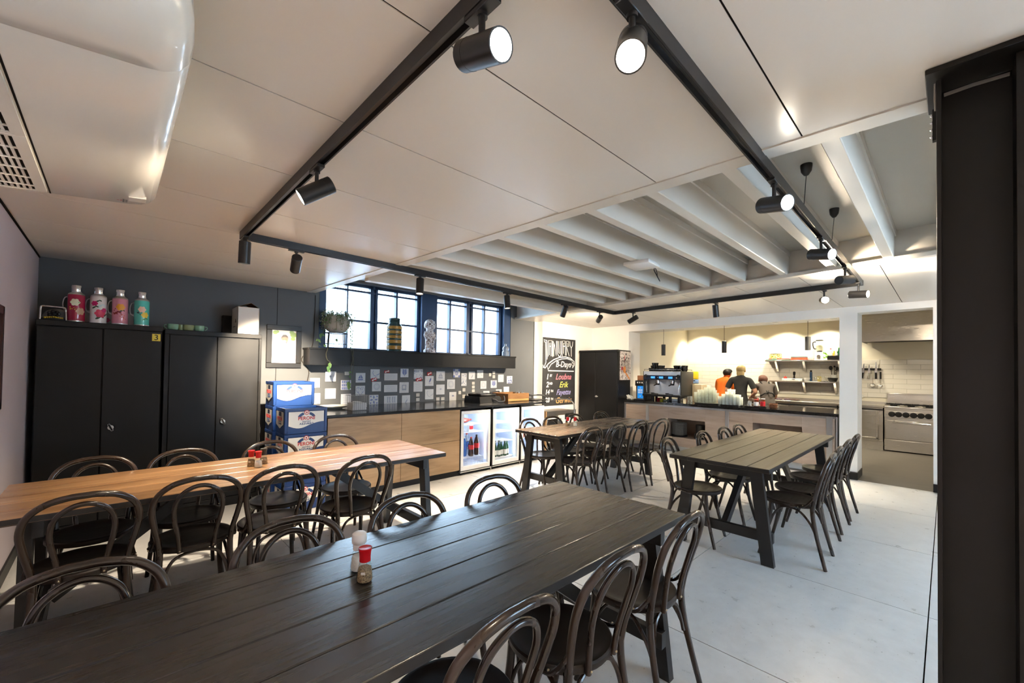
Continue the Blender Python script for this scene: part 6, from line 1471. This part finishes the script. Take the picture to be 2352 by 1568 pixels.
# knife rack
YY = XK-.013
y0, z0 = kp(2024, 848, YY); y1, _ = kp(1965, 848, YY)
b = MB(); b.box(YY-.02, YY-.0005, y0, y1, z0-.022, z0+.022, .003); tag(b.build('knife_rack', M['black']), 'black magnetic knife rack on the white kitchen tiles', 'knife rack')
blade = mat('knife_steel', (.5, .5, .5), .25, 1.)
for i, (pt, pbm, ph, lab, silv) in enumerate((((1970, 834), (1974, 853), (1977, 866), 'knife at the doorway edge of the rack, partly hidden by the column', 0), ((1985, 836), (1982, 856), (1980, 868), 'wide chef knife with black handle, second on the rack', 0), ((1997, 838), (1996, 856), (1995, 870), 'all-steel knife in the middle of the rack', 1), ((2013, 832), (2012, 856), (2012, 870), 'long pointed knife, closest to the range', 0))):
    x = YY-.026; T0, B0, H0 = [V((x,)+kp(*q, x)) for q in (pt, pbm, ph)]
    t = thing('kitchen_knife', lab, 'knife', B0, 0, 'knives on the magnetic rack'); T0, H0 = T0-B0, H0-B0
    b = MB(); s = V((0, .024, 0)); o_ = V((.004, 0, 0)); b.quadprism([-s, s, T0+s*.5, T0+V((0, 0, .02)), T0-s*.1], [-s+o_, s+o_, T0+s*.5+o_, T0+V((0, 0, .02))+o_, T0-s*.1+o_]); b.build('blade', blade, t)
    b = MB(); b.cyl((0, 0, .004), H0, .016, .018, 10); b.build('handle', blade if silv else M['black'], t)
for px, py0, py1, r_, lab, hm in ((2004.5, 852, 884, .055, 'steel ladle with a wide bowl hanging under the knife rack', M['chrome']), (2022, 854, 886, .045, 'smaller ladle with black handle top hanging under the rack end', M['black'])):
    x = YY-.05; y, zt_ = kp(px, py0, x); _, zb2 = kp(px, py1, x)
    t = thing('ladle', lab, 'ladle', (x, y, zb2)); L = zt_-zb2
    b = MB(); b.cyl((0, 0, .03), (.035, 0, L*.5), .005, n=8); b.ball((0, 0, .0), (r_*.7, r_, r_*.6), 18, 10); b.build('bowl', M['chrome'], t)
    b = MB(); b.cyl((.035, 0, L*.5), (.04, 0, L), .007 if hm is M['chrome'] else .014, n=8); b.build('handle', hm, t)
y, z = kp(1975, 909, YY); b = MB(); b.box(YY-.012, YY, y-.06, y+.06, z-.035, z+.035, .004); b.m(1).cyl((YY-.0122, y, z), (YY-.014, y, z), .02, n=14); tag(b.build('wall_socket', [M['plate'], mat('socket_grey', (.4, .4, .4), .5)]), 'white double socket on the kitchen tiles by the doorway', 'socket')
# shelves
def shelf(label, px0, px1, py, brackets, depth=.3, bl=.26):
    x = XK-depth; y1, z = kp(px0, py, x); y0, _ = kp(px1, py, x); y0 = min(y0, y1-.5)
    t = thing('wall_shelf', label, 'shelf', (x, y0, z), 0, 'steel wall shelves in the kitchen')
    b = MB(); b.box(0, depth-.012, 0, y1-y0, -.03, 0, .003); b.build('board', M['steel'], t)
    for px in brackets:
        yb = kp(px, py, x)[0]-y0
        b = MB(); b.quadprism([(.03, yb-.02, -.03), (depth-.013, yb-.02, -.03), (depth-.013, yb-.02, -bl), (depth-.05, yb-.02, -bl)], [(.03, yb+.02, -.03), (depth-.013, yb+.02, -.03), (depth-.013, yb+.02, -bl), (depth-.05, yb+.02, -bl)]); b.build('bracket', M['steel'], t)
    return x, y0, y1, z
xs1, ya, yb_, zsh = shelf('upper steel kitchen shelf carrying a blender and trays', 1757, 1960, 827, (1780, 1844, 1926))
xs2, _, _, zsl = shelf('lower steel kitchen shelf with utensils and pots', 1764, 1920, 873, (1781, 1844, 1916), .28)
def kbox(name, label, cat, px0, px1, pyt, x, zb_, depth, mt, bev=.004, group=None):
    y1, zt_ = kp(px0, pyt, x); y0, _ = kp(px1, pyt, x); b = MB(); b.box(x, x+depth, y0, y1, zb_, max(zt_, zb_+.01), bev); return tag(b.build(name, mt), label, cat, group)
xi = xs1+.03
tg, tr_, to = mat('green_tray', (.06, .25, .17), .4), mat('red_tray', (.5, .05, .04), .4), mat('orange_tray', (.6, .17, .03), .4)
kbox('serving_board', 'thin green board at the left end of the upper shelf', 'board', 1759, 1813, 825.3, xi, zsh+.001, .22, tg)
kbox('serving_board', 'thin red board lying on the green one on the upper shelf', 'board', 1765, 1812, 823.2, xi+.02, zsh+.0145, .2, tr_)
for k, (m_, nm) in enumerate(((tr_, 'red'), (to, 'orange'), (mat('pink_tray', (.5, .12, .14), .4), 'pink'), (tg, 'dark green'))):
    y1, _ = kp(1816, 825, xi); y0, _ = kp(1852, 825, xi); b = MB(); b.box(xi, xi+.22, y0, y1, zsh+.001+k*.021, zsh+.019+k*.021, .004); tag(b.build('serving_board', m_), nm+' tray in the pile at the middle of the upper kitchen shelf', 'board')
y, z = kp(1781, 815, xi+.12); r_ = (kp(1767, 815, xi+.12)[0]-kp(1796, 815, xi+.12)[0])/2
t = thing('patterned_tin', 'round white tin with colourful patterned band on the upper shelf', 'tin', (xi+.13, y, zsh+.027))
zc = kp(1781, 805, xi+.12)[1]-zsh-.027
b = MB(); b.lathe([(r_*.92, 0), (r_*.95, .01), (r_*.95, zc*.62)], 28); b.build('tin_body', M['plate'], t)
pt = mat('floral_band', (.6, .5, .2), .4); nn = noise(pt, coords(pt), 40, 2); LK(pt, ramp(pt, nn, [(.38, (.1, .16, .03)), (.5, (.7, .5, .08)), (.62, (.7, .66, .6))]), bsdf(pt).inputs['Base Color'])
b = MB(); b.lathe([(r_*.965, zc*.06), (r_*.97, zc*.56)], 28, cap=False); b.build('patterned_band', pt, t)
b = MB(); b.lathe([(r_, zc*.62), (r_, zc*.7), (r_*.6, zc*.9), (r_*.45, zc), (.001, zc)], 28, cap=False); b.build('lid', mat('cream_lid', (.7, .66, .55), .4), t)
kbox('white_packet', 'white packet with grey print behind the tray pile', 'packet', 1848, 1857, 809, xi+.15, zsh+.001, .06, M['plate']); kbox('pink_packet', 'small pink and white packet left of the blender', 'packet', 1856, 1867, 820, xi+.05, zsh+.001, .08, mat('pale_pink', (.7, .45, .45), .5))
# blender
y, _ = kp(1880, 815, xi); zj0, zj1 = kp(1880, 808, xi)[1]-zsh, kp(1880, 780, xi)[1]-zsh; wb = (kp(1870, 815, xi)[0]-kp(1891, 815, xi)[0])/2
t = thing('blender', 'white blender with a tall clear jug on the upper shelf', 'blender', (xi+.1, y, zsh+.001))
b = MB(); b.quadprism([(-wb, -wb, 0), (wb, -wb, 0), (wb, wb, 0), (-wb, wb, 0)], [(-wb*.8, -wb*.8, zj0), (wb*.8, -wb*.8, zj0), (wb*.8, wb*.8, zj0), (-wb*.8, wb*.8, zj0)]); b.build('motor_base', M['plate'], t)
b = MB(); b.cyl((-wb*.88, 0, zj0*.45), (-wb-.02, 0, zj0*.45), wb*.42, n=20); b.build('dial', M['steel'], t)
b = MB(); b.lathe([(wb*.62, zj0), (wb*.66, zj0+.015), (wb*.86, zj1-.02), (wb*.84, zj1-.02), (wb*.6, zj0+.03), (.001, zj0+.03)], 20); b.build('jug', gls, t)
b = MB(); b.lathe([(wb*.88, zj1-.022), (wb*.88, zj1-.004), (wb*.5, zj1+.004), (.001, zj1+.004)], 20); b.build('jug_lid', M['black'], t)
b = MB(); b.tube(smooth_path([(0, wb*.8, zj1-.04), (0, wb*1.4, zj1-.05), (0, wb*1.45, zj1-.12), (0, wb*1.2, zj0+.08), (0, wb*.75, zj0+.07)], 4), .012, 8); b.build('jug_handle', M['black'], t)
b = MB(); b.lathe([(wb*.55, zj0+.001), (wb*.62, zj0+.028)], 18); b.build('blade_collar', M['black'], t)
# black bin with bottles
kb = kp(1900, 820, xi); y1, y0 = kb[0], kp(1928, 820, xi)[0]; zt_ = kp(1900, 817, xi)[1]
t = thing('black_bin', 'black tray bin of bottles at the right of the upper shelf', 'bin', (xi, y0, zsh+.001)); w = y1-y0; h_ = zt_-zsh
b = MB(); b.box(0, .2, 0, w, 0, .006).box(0, .006, 0, w, 0, h_).box(.194, .2, 0, w, 0, h_).box(0, .2, 0, .006, 0, h_).box(0, .2, w-.006, w, 0, h_); b.build('bin', M['black'], t)
for k, (px, h, bd, cp, lb, tx) in enumerate(((1908, .24, clr, capr, None, 'clear bottle with red cap in the black bin'), (1915, .2, amber, None, None, 'orange juice bottle in the middle of the black bin'), (1921, .2, clr, capw, None, 'clear bottle with white cap in the black bin'), (1926, .26, grn, greeny, None, 'green bottle in the black bin nearest the column'))):
    bottle('cooking_bottle', tx, 'bottle', (xi+.08+.04*(k % 2), kp(px, 815, xi+.08)[0], zsh+.008), h, .036, bd, cp, lb, 'bottles in the black bin', 'oil')
b = MB(); rl2 = random.Random(5)
for k in range(14): leafq(b, (xi+.05, kp(1901, 815, xi)[0]+rl2.uniform(-.03, .05), zsh+.03+rl2.uniform(0, .12)), .05, (rl2.uniform(-.5, .5), rl2.uniform(-1, 1), rl2.uniform(.2, 1)), (-1, 0, .3))
b.tube([(xi+.05, kp(1901, 815, xi)[0], zsh), (xi+.05, kp(1900, 815, xi)[0], zsh+.12)], .006, 6); tag(b.build('herb_sprig', mat('herb_green', (.16, .4, .04), .5), smooth=0), 'bright green herb sprig between the blender and the black bin', 'herb')
# lower shelf items
xi = xs2+.03
kbox('cutting_board', 'white cutting board on the lower kitchen shelf', 'board', 1796, 1842, 868.5, xi, zsl+.001, .2, M['plate'])
y, z = kp(1803.5, 864, xi+.05); rb = .036; b = MB(); b.ball((xi+.06, y, zsl+.03+rb), rb, 16, 10); b.cyl((xi+.06, y, zsl+.026+2*rb), (xi+.06, y, zsl+.04+2*rb), .006, n=8); tag(b.build('red_ball_timer', mat('tomato_red', (.6, .03, .02), .3)), 'round red kitchen timer on the white cutting board', 'timer')
y, z = kp(1824, 860, xi+.06); zt_ = kp(1824, 853, xi+.06)[1]; zb2 = zsl+.031; L = zt_-zb2; b = MB(); b.lathe([(.075, 0), (.08, .008), (.06, .02), (.02, .035), (.014, L*.5), (.024, L*.62), (.026, L*.9), (.014, L)], 20); tag(b.build('potato_masher', M['black'], loc=(xi+.07, y, zb2)), 'black press with upright handle on the cutting board', 'press')
y, _ = kp(1861, 860, xi); t = thing('spray_bottle', 'slim dark blue upright container on the lower shelf', 'container', (xi+.08, y, zsl+.001)); zt_ = kp(1861, 850, xi)[1]-zsl
b = MB(); b.box(-.03, .03, -.022, .022, 0, zt_*.85, .008, 2); b.build('container_body', mat('dark_blue_plastic', (.02, .06, .14), .35), t); b = MB(); b.box(-.02, .02, -.016, .016, zt_*.85, zt_, .004); b.build('container_top', M['black'], t)
y, _ = kp(1852, 866, xi); b = MB(); b.lathe([(.05, 0), (.065, .04), (.07, .075), (.064, .075), (.001, .012)], 22); tag(b.build('small_bowl', M['plate'], loc=(xi+.08, y, zsl+.001)), 'small white bowl left of the dark blue container', 'bowl')
for k, (px, m_, tx) in enumerate(((1872, M['chrome'], 'steel whisk lying at the left among the shelf tools'), (1880, yel, 'yellow peeler among the shelf tools'), (1888, M['chrome'], 'steel tongs right of the yellow peeler'), (1896, M['chrome'], 'steel grater nearest the pots on the lower shelf'))):
    y, _ = kp(px, 866, xi); b = MB()
    for j in range(5): b.tube(smooth_path([(0, -.03+.012*j, .005), (.0, -.045+.02*j, .05+.012*((j+k) % 3)), (.0, -.02+.012*j, .09+.02*(k % 2))], 3), .0045, 6)
    b.tube([(0, -.04, .004), (0, .04, .004)], .006, 6); tag(b.build('kitchen_tool', m_, loc=(xi+.08, y, zsl+.002)), tx, 'kitchen tool', 'tools on the lower kitchen shelf')
y, _ = kp(1911.5, 866, xi); b = MB(); b.lathe([(.06, 0), (.085, .05), (.09, .085), (.083, .085), (.001, .012)], 24); tag(b.build('mortar', M['black'], loc=(xi+.07, y, zsl+.001)), 'black mortar at the right end of the lower shelf', 'mortar')
t = thing('utensil_crock', 'white crock of black spoons behind the black mortar', 'crock', (xi+.185, y, zsl+.001)); b = MB(); b.lathe([(.05, 0), (.052, .005), (.055, .15), (.05, .15), (.045, .01), (.001, .01)], 22); b.build('crock', M['plate'], t)
for k, (dy, L, r2) in enumerate(((.05, .27, .034), (-.01, .3, .016), (-.055, .26, .028), (-.03, .22, .012))):
    b = MB(); b.tube([(0, dy*.3, .02), (0, dy, L)], .006, 6); b.ball((0, dy*1.1, L+.03), (.01, r2, r2*1.4), 12, 8); b.build('spoon', M['black'], t)
kx = XK-.4
for px, tx, m_ in ((1795, 'pile of dark sliced vegetables on the steel worktop behind the jars', mat('aubergine', (.06, .02, .05), .4)), (1826, 'small dark heap of food on the steel worktop, right of the vegetables', mat('dark_food', (.05, .02, .015), .5))):
    y, z = kp(px, 912, kx); b = MB(); rr = random.Random(px)
    for k in range(12): b.ball((kx+rr.uniform(-.07, .07), y+rr.uniform(-.12, .12)*(1.4 if px < 1800 else .7), zk-.01+.012), (.03, .03, .014), 8, 6)
    tag(b.build('chopped_food', m_), tx, 'food', kind='stuff')
# yellow soap dispenser on the wall left
x = XK-.1; y1, z1 = kp(1588, 853, x); y0, z0 = kp(1601.5, 880, x); zm = kp(1594, 871, x)[1]
t = thing('soap_dispenser', 'yellow and blue wall dispenser beside the espresso machine', 'dispenser', (x, y0, z0)); w = y1-y0+.03
b = MB(); b.box(0, .095, 0, w, zm-z0, z1-z0, .02, 3); b.build('yellow_cover', mat('bright_yellow', (.8, .6, .03), .35), t)
b = MB(); b.box(.004, .095, 0, w, 0, zm-z0-.002, .008, 2); b.m(1).box(.0, .005, w*.3, w*.62, (zm-z0)*.6, (zm-z0)*.8); b.build('blue_base', [mat('pale_blue', (.25, .4, .75), .4), M['black']], t)
# ------------------------------------------------------------------ people behind the bar
def skinmesh(verts, edges, radii, root=0, sub=2):
    me = bpy.data.meshes.new('sk'); me.from_pydata(verts, edges, []); ob = bpy.data.objects.new('sk', me); COL.objects.link(ob)
    bm = bmesh.new(); bm.from_mesh(me); lay = bm.verts.layers.skin.verify(); bm.verts.ensure_lookup_table()
    for i, v in enumerate(bm.verts):
        r = radii[i]; v[lay].radius = (r, r) if isinstance(r, (int, float)) else r; v[lay].use_root = (i == root)
    bm.to_mesh(me); bm.free()
    md = ob.modifiers.new('s', 'SKIN'); md.use_smooth_shade = True; md.branch_smoothing = .6
    sd = ob.modifiers.new('u', 'SUBSURF'); sd.levels = sub; sd.render_levels = sub
    dg = bpy.context.evaluated_depsgraph_get(); out = bpy.data.meshes.new_from_object(ob.evaluated_get(dg))
    bpy.data.objects.remove(ob); return out
def person(label, loc, rotz, H_, J, shirt, trous, hairc, hairlen, skin=(.52, .27, .18), apron=None):
    """J: joint overrides, local front = +y, unit height 1.66"""
    s = H_/1.66
    P = dict(pelvis=(0, 0, .93), waist=(0, 0, 1.06), chest=(0, 0, 1.24), upper=(0, -.005, 1.36), neck=(0, 0, 1.43), nk2=(0, .01, 1.475), head=(0, .02, 1.55), crown=(0, .01, 1.615))
    for sd, q in (('l', -1), ('r', 1)):
        P.update({'sh'+sd: (q*.165, 0, 1.355), 'el'+sd: (q*.25, -.03, 1.09), 'wr'+sd: (q*.17, .2, 1.0), 'pa'+sd: (q*.145, .275, .985), 'hip'+sd: (q*.09, 0, .88), 'kn'+sd: (q*.1, .015, .49), 'an'+sd: (q*.105, -.01, .08), 'to'+sd: (q*.115, .13, .035)})
    P.update(J)
    R = dict(pelvis=(.15, .11), waist=(.125, .095), chest=(.15, .105), upper=(.125, .085), neck=.052, nk2=.05, head=(.075, .09), crown=(.06, .075), sh=.062, el=.042, wr=.028, pa=(.036, .016), hip=.095, kn=.058, an=.04, to=(.042, .03))
    E_ = [('pelvis', 'waist', 'torso'), ('waist', 'chest', 'torso'), ('chest', 'upper', 'torso'), ('upper', 'neck', 'torso'), ('neck', 'nk2', 'neck'), ('nk2', 'head', 'head'), ('head', 'crown', 'head')]
    for d in 'lr': E_ += [('upper', 'sh'+d, 'torso'), ('sh'+d, 'el'+d, 'uarm'), ('el'+d, 'wr'+d, 'farm'), ('wr'+d, 'pa'+d, 'hand'), ('pelvis', 'hip'+d, 'hips'), ('hip'+d, 'kn'+d, 'leg'), ('kn'+d, 'an'+d, 'leg'), ('an'+d, 'to'+d, 'foot')]
    names = list(P); ix = {n: i for i, n in enumerate(names)}
    rad = [R[n] if n in R else R[n[:-1]] for n in names]
    me = skinmesh([P[n] for n in names], [(ix[a], ix[b_]) for a, b_, _ in E_], rad, ix['pelvis'])
    root = thing('person', label, 'person', loc, rotz); root.scale = (s, s, s)
    # which bone each face follows
    segs = [(V(P[a]), V(P[b_]), nm) for a, b_, nm in E_]
    def bone(c):
        best = None
        for a, b_, nm in segs:
            d = b_-a; t_ = max(0, min(1, (c-a).dot(d)/d.length_squared)); k = (c-a-d*t_).length-(.05 if nm == 'torso' else 0)
            if best is None or k < best[0]: best = (k, nm, t_)
        return best
    own = [bone(f.center) for f in me.polygons]
    def cloth(names_, off, name, mt, uarm=1., leg=1.):
        b = MB(); mp = {}
        for f, (k, nm, t_) in zip(me.polygons, own):
            if nm not in names_ or (nm == 'uarm' and t_ > uarm): continue
            vs = []
            for vi in f.vertices:
                if vi not in mp: v_ = me.vertices[vi]; mp[vi] = b.bm.verts.new(v_.co+v_.normal*off)
                vs.append(mp[vi])
            try: b.bm.faces.new(vs)
            except ValueError: pass
        return b.build(name, mt, root, smooth=80)
    b = MB(); b.add_mesh(me)
    hd = V(P['head']); fdir = V((0, 1, 0)); 
    b.ball(hd+V((0, .088, -.012)), (.014, .02, .02), 10, 8)
    for q in (-1, 1): b.ball(hd+V((q*.078, -.005, -.01)), (.012, .022, .032), 10, 8)
    b.ball(hd+V((0, .07, -.052)), (.022, .02, .008), 10, 6)
    for d, q in (('l', -1), ('r', 1)):
        pa, wr = V(P['pa'+d]), V(P['wr'+d]); ax = (pa-wr).normalized(); side = ax.cross(V((0, 0, 1))).normalized(); dn = V((0, 0, -1))
        for k, L in enumerate((.068, .078, .072, .056)):
            o_ = pa+side*(.027-.018*k)*1.0+ax*.005
            b.tube(smooth_path([o_, o_+ax*L*.45+dn*.006, o_+ax*L*.8+dn*.022, o_+ax*L*.95+dn*.042], 3), .008, 8, radii=[.0095-.0003*i for i in range(10)])
        o_ = wr+(pa-wr)*.45-side*q*-.02
        b.tube(smooth_path([o_, o_+ax*.03+side*q*.03*-1+dn*.008, o_+ax*.06-side*q*.032+dn*.02], 3), .009, 8, radii=[.0115-.0005*i for i in range(7)])
    b.build('body', mat('skin', skin, .5), root, smooth=80)
    cloth(('torso', 'uarm', 'hips'), .012, 'shirt', shirt, .72); cloth(('hips', 'leg'), .009, 'trousers', trous); cloth(('foot',), .008, 'shoes', M['black'])
    b = MB(); b.ball(hd+V((0, -.022, .022)), (.089, .093, .088), 22, 14)
    b.ball(hd+V((0, .02, .055)), (.08, .075, .055), 18, 10)
    if hairlen: b.ball(hd+V((0, -.06, -.06)), (.075, .045, .09), 16, 10)
    b.build('hair', mat('hair', hairc, .55), root)
    for q in (-1, 1):
        b = MB(); b.ball(hd+V((q*.032, .078, .012)), .0105, 10, 8); b.m(1).ball(hd+V((q*.032, .086, .012)), .005, 8, 6); b.build('eye', [M['plate'], M['black']], root)
    if apron:
        b = MB(); c0 = V(P['chest']); w0 = V(P['waist'])
        for q in (-1, 1): b.tube(smooth_path([V((q*.06, .1, 1.33))+V((P['upper'][0], P['upper'][1], P['upper'][2]-1.36)), V(P['upper'])+V((q*.08, .0, .075)), V(P['upper'])+V((q*.05, -.1, -.02)), c0+V((q*.01, -.135, -.05)), w0+V((-q*.07, -.12, .04)), w0+V((-q*.135, -.02, -.02))], 4), .014, 6)
        b.build('apron_straps', apron, root)
    bpy.data.meshes.remove(me)
    return root
tee = noisy('black_tee', (.02, .02, .021), (.03, .03, .03), 8, .85); org = noisy('orange_shirt', (.72, .13, .01), (.8, .2, .015), 6, .8); drk = mat('dark_trousers', (.02, .02, .025), .8); gry = noisy('grey_top', (.09, .075, .07), (.12, .1, .09), 6, .85)
XP = 9.3
q = pxx(1701, 860, XP); person('person in a black T-shirt with blonde hair, back turned, working behind the bar', (XP, q.y, 0), -PI/2+.1, 1.62, {'head': (0, .045, 1.545), 'crown': (0, .045, 1.612), 'elr': (.285, -.02, 1.1), 'ell': (-.27, -.02, 1.1)}, tee, drk, (.5, .36, .16), True)
XP = 9.55
q = pxx(1656, 860, XP); person('person in an orange shirt with black hair leaning over beside the one in black', (XP, q.y+.02, 0), -PI/2-.35, 1.6, {'waist': (0, .03, 1.06), 'chest': (0, .09, 1.22), 'upper': (0, .15, 1.33), 'neck': (0, .19, 1.39), 'nk2': (0, .215, 1.425), 'head': (0, .25, 1.49), 'crown': (0, .255, 1.555), 'shl': (-.165, .15, 1.325), 'shr': (.165, .15, 1.325), 'ell': (-.24, .2, 1.08), 'elr': (.24, .2, 1.08), 'wrl': (-.1, .4, 1.05), 'wrr': (.12, .42, 1.04), 'pal': (-.07, .47, 1.04), 'par': (.1, .49, 1.03)}, org, drk, (.012, .01, .01), False, (.4, .2, .13))
XP = 9.6
q = pxx(1763, 880, XP); person('person in grey with a dark apron bending down behind the jars', (XP, q.y, 0), -PI/2+.5, 1.6, {'waist': (0, .03, 1.05), 'chest': (0, .13, 1.17), 'upper': (0, .22, 1.25), 'neck': (0, .28, 1.29), 'nk2': (0, .315, 1.315), 'head': (0, .37, 1.36), 'crown': (0, .39, 1.425), 'shl': (-.165, .22, 1.24), 'shr': (.165, .22, 1.24), 'ell': (-.22, .27, .99), 'elr': (.22, .27, .99), 'wrl': (-.1, .46, .95), 'wrr': (.1, .46, .95), 'pal': (-.08, .53, .945), 'par': (.08, .53, .945)}, gry, drk, (.16, .07, .05), False, apron=tee)
# ------------------------------------------------------------------ lights
def area(name, loc, size, power, color, rot, spread=PI):
    l = bpy.data.lights.new(name, 'AREA'); l.shape = 'RECTANGLE'; l.size, l.size_y = size; l.energy = power; l.color = color; l.spread = spread
    o = bpy.data.objects.new(name, l); COL.objects.link(o); o.location = loc; o.rotation_euler = rot; return o
def spot(name, loc, d, power, color=(1, .82, .60), angle=50, blend=.6, r=.03):
    l = bpy.data.lights.new(name, 'SPOT'); l.energy = power; l.color = color; l.spot_size = math.radians(angle); l.spot_blend = blend; l.shadow_soft_size = r
    o = bpy.data.objects.new(name, l); COL.objects.link(o); o.location = loc
    o.rotation_euler = V(d).to_track_quat('-Z', 'Y').to_euler(); return o
for loc, d, pw, an in SPOTS: spot('spot_beam', loc, d, pw*SPW, angle=an*1.6, blend=.9)
for x, y in DOWN: spot('kitchen_beam', (x, y, HB-.02), (.2, 0, -1), 45, (1, .86, .62), 120, .7, .04)
for px in (1500, 1600, 1700, 1793, 1890):
    y = pxx(px, 760, 10.95).y; spot('kitchen_beam', (10.95, y, 2.60), (.3, 0, -1), 38, (1, .87, .64), 110, .5, .04)
for y in (.3, 1.8, 3.2): spot('kitchen_beam', (9.6, y, 2.60), (0, 0, -1), 45, (1, .87, .64), 140, .7, .05)  # extra unseen lamps, added to brighten the kitchen
for p in WORK: spot('work_beam', p, EV*-.25+V((0, 0, -1)), 3.5, (1, .97, .92), 90, .6, .012)
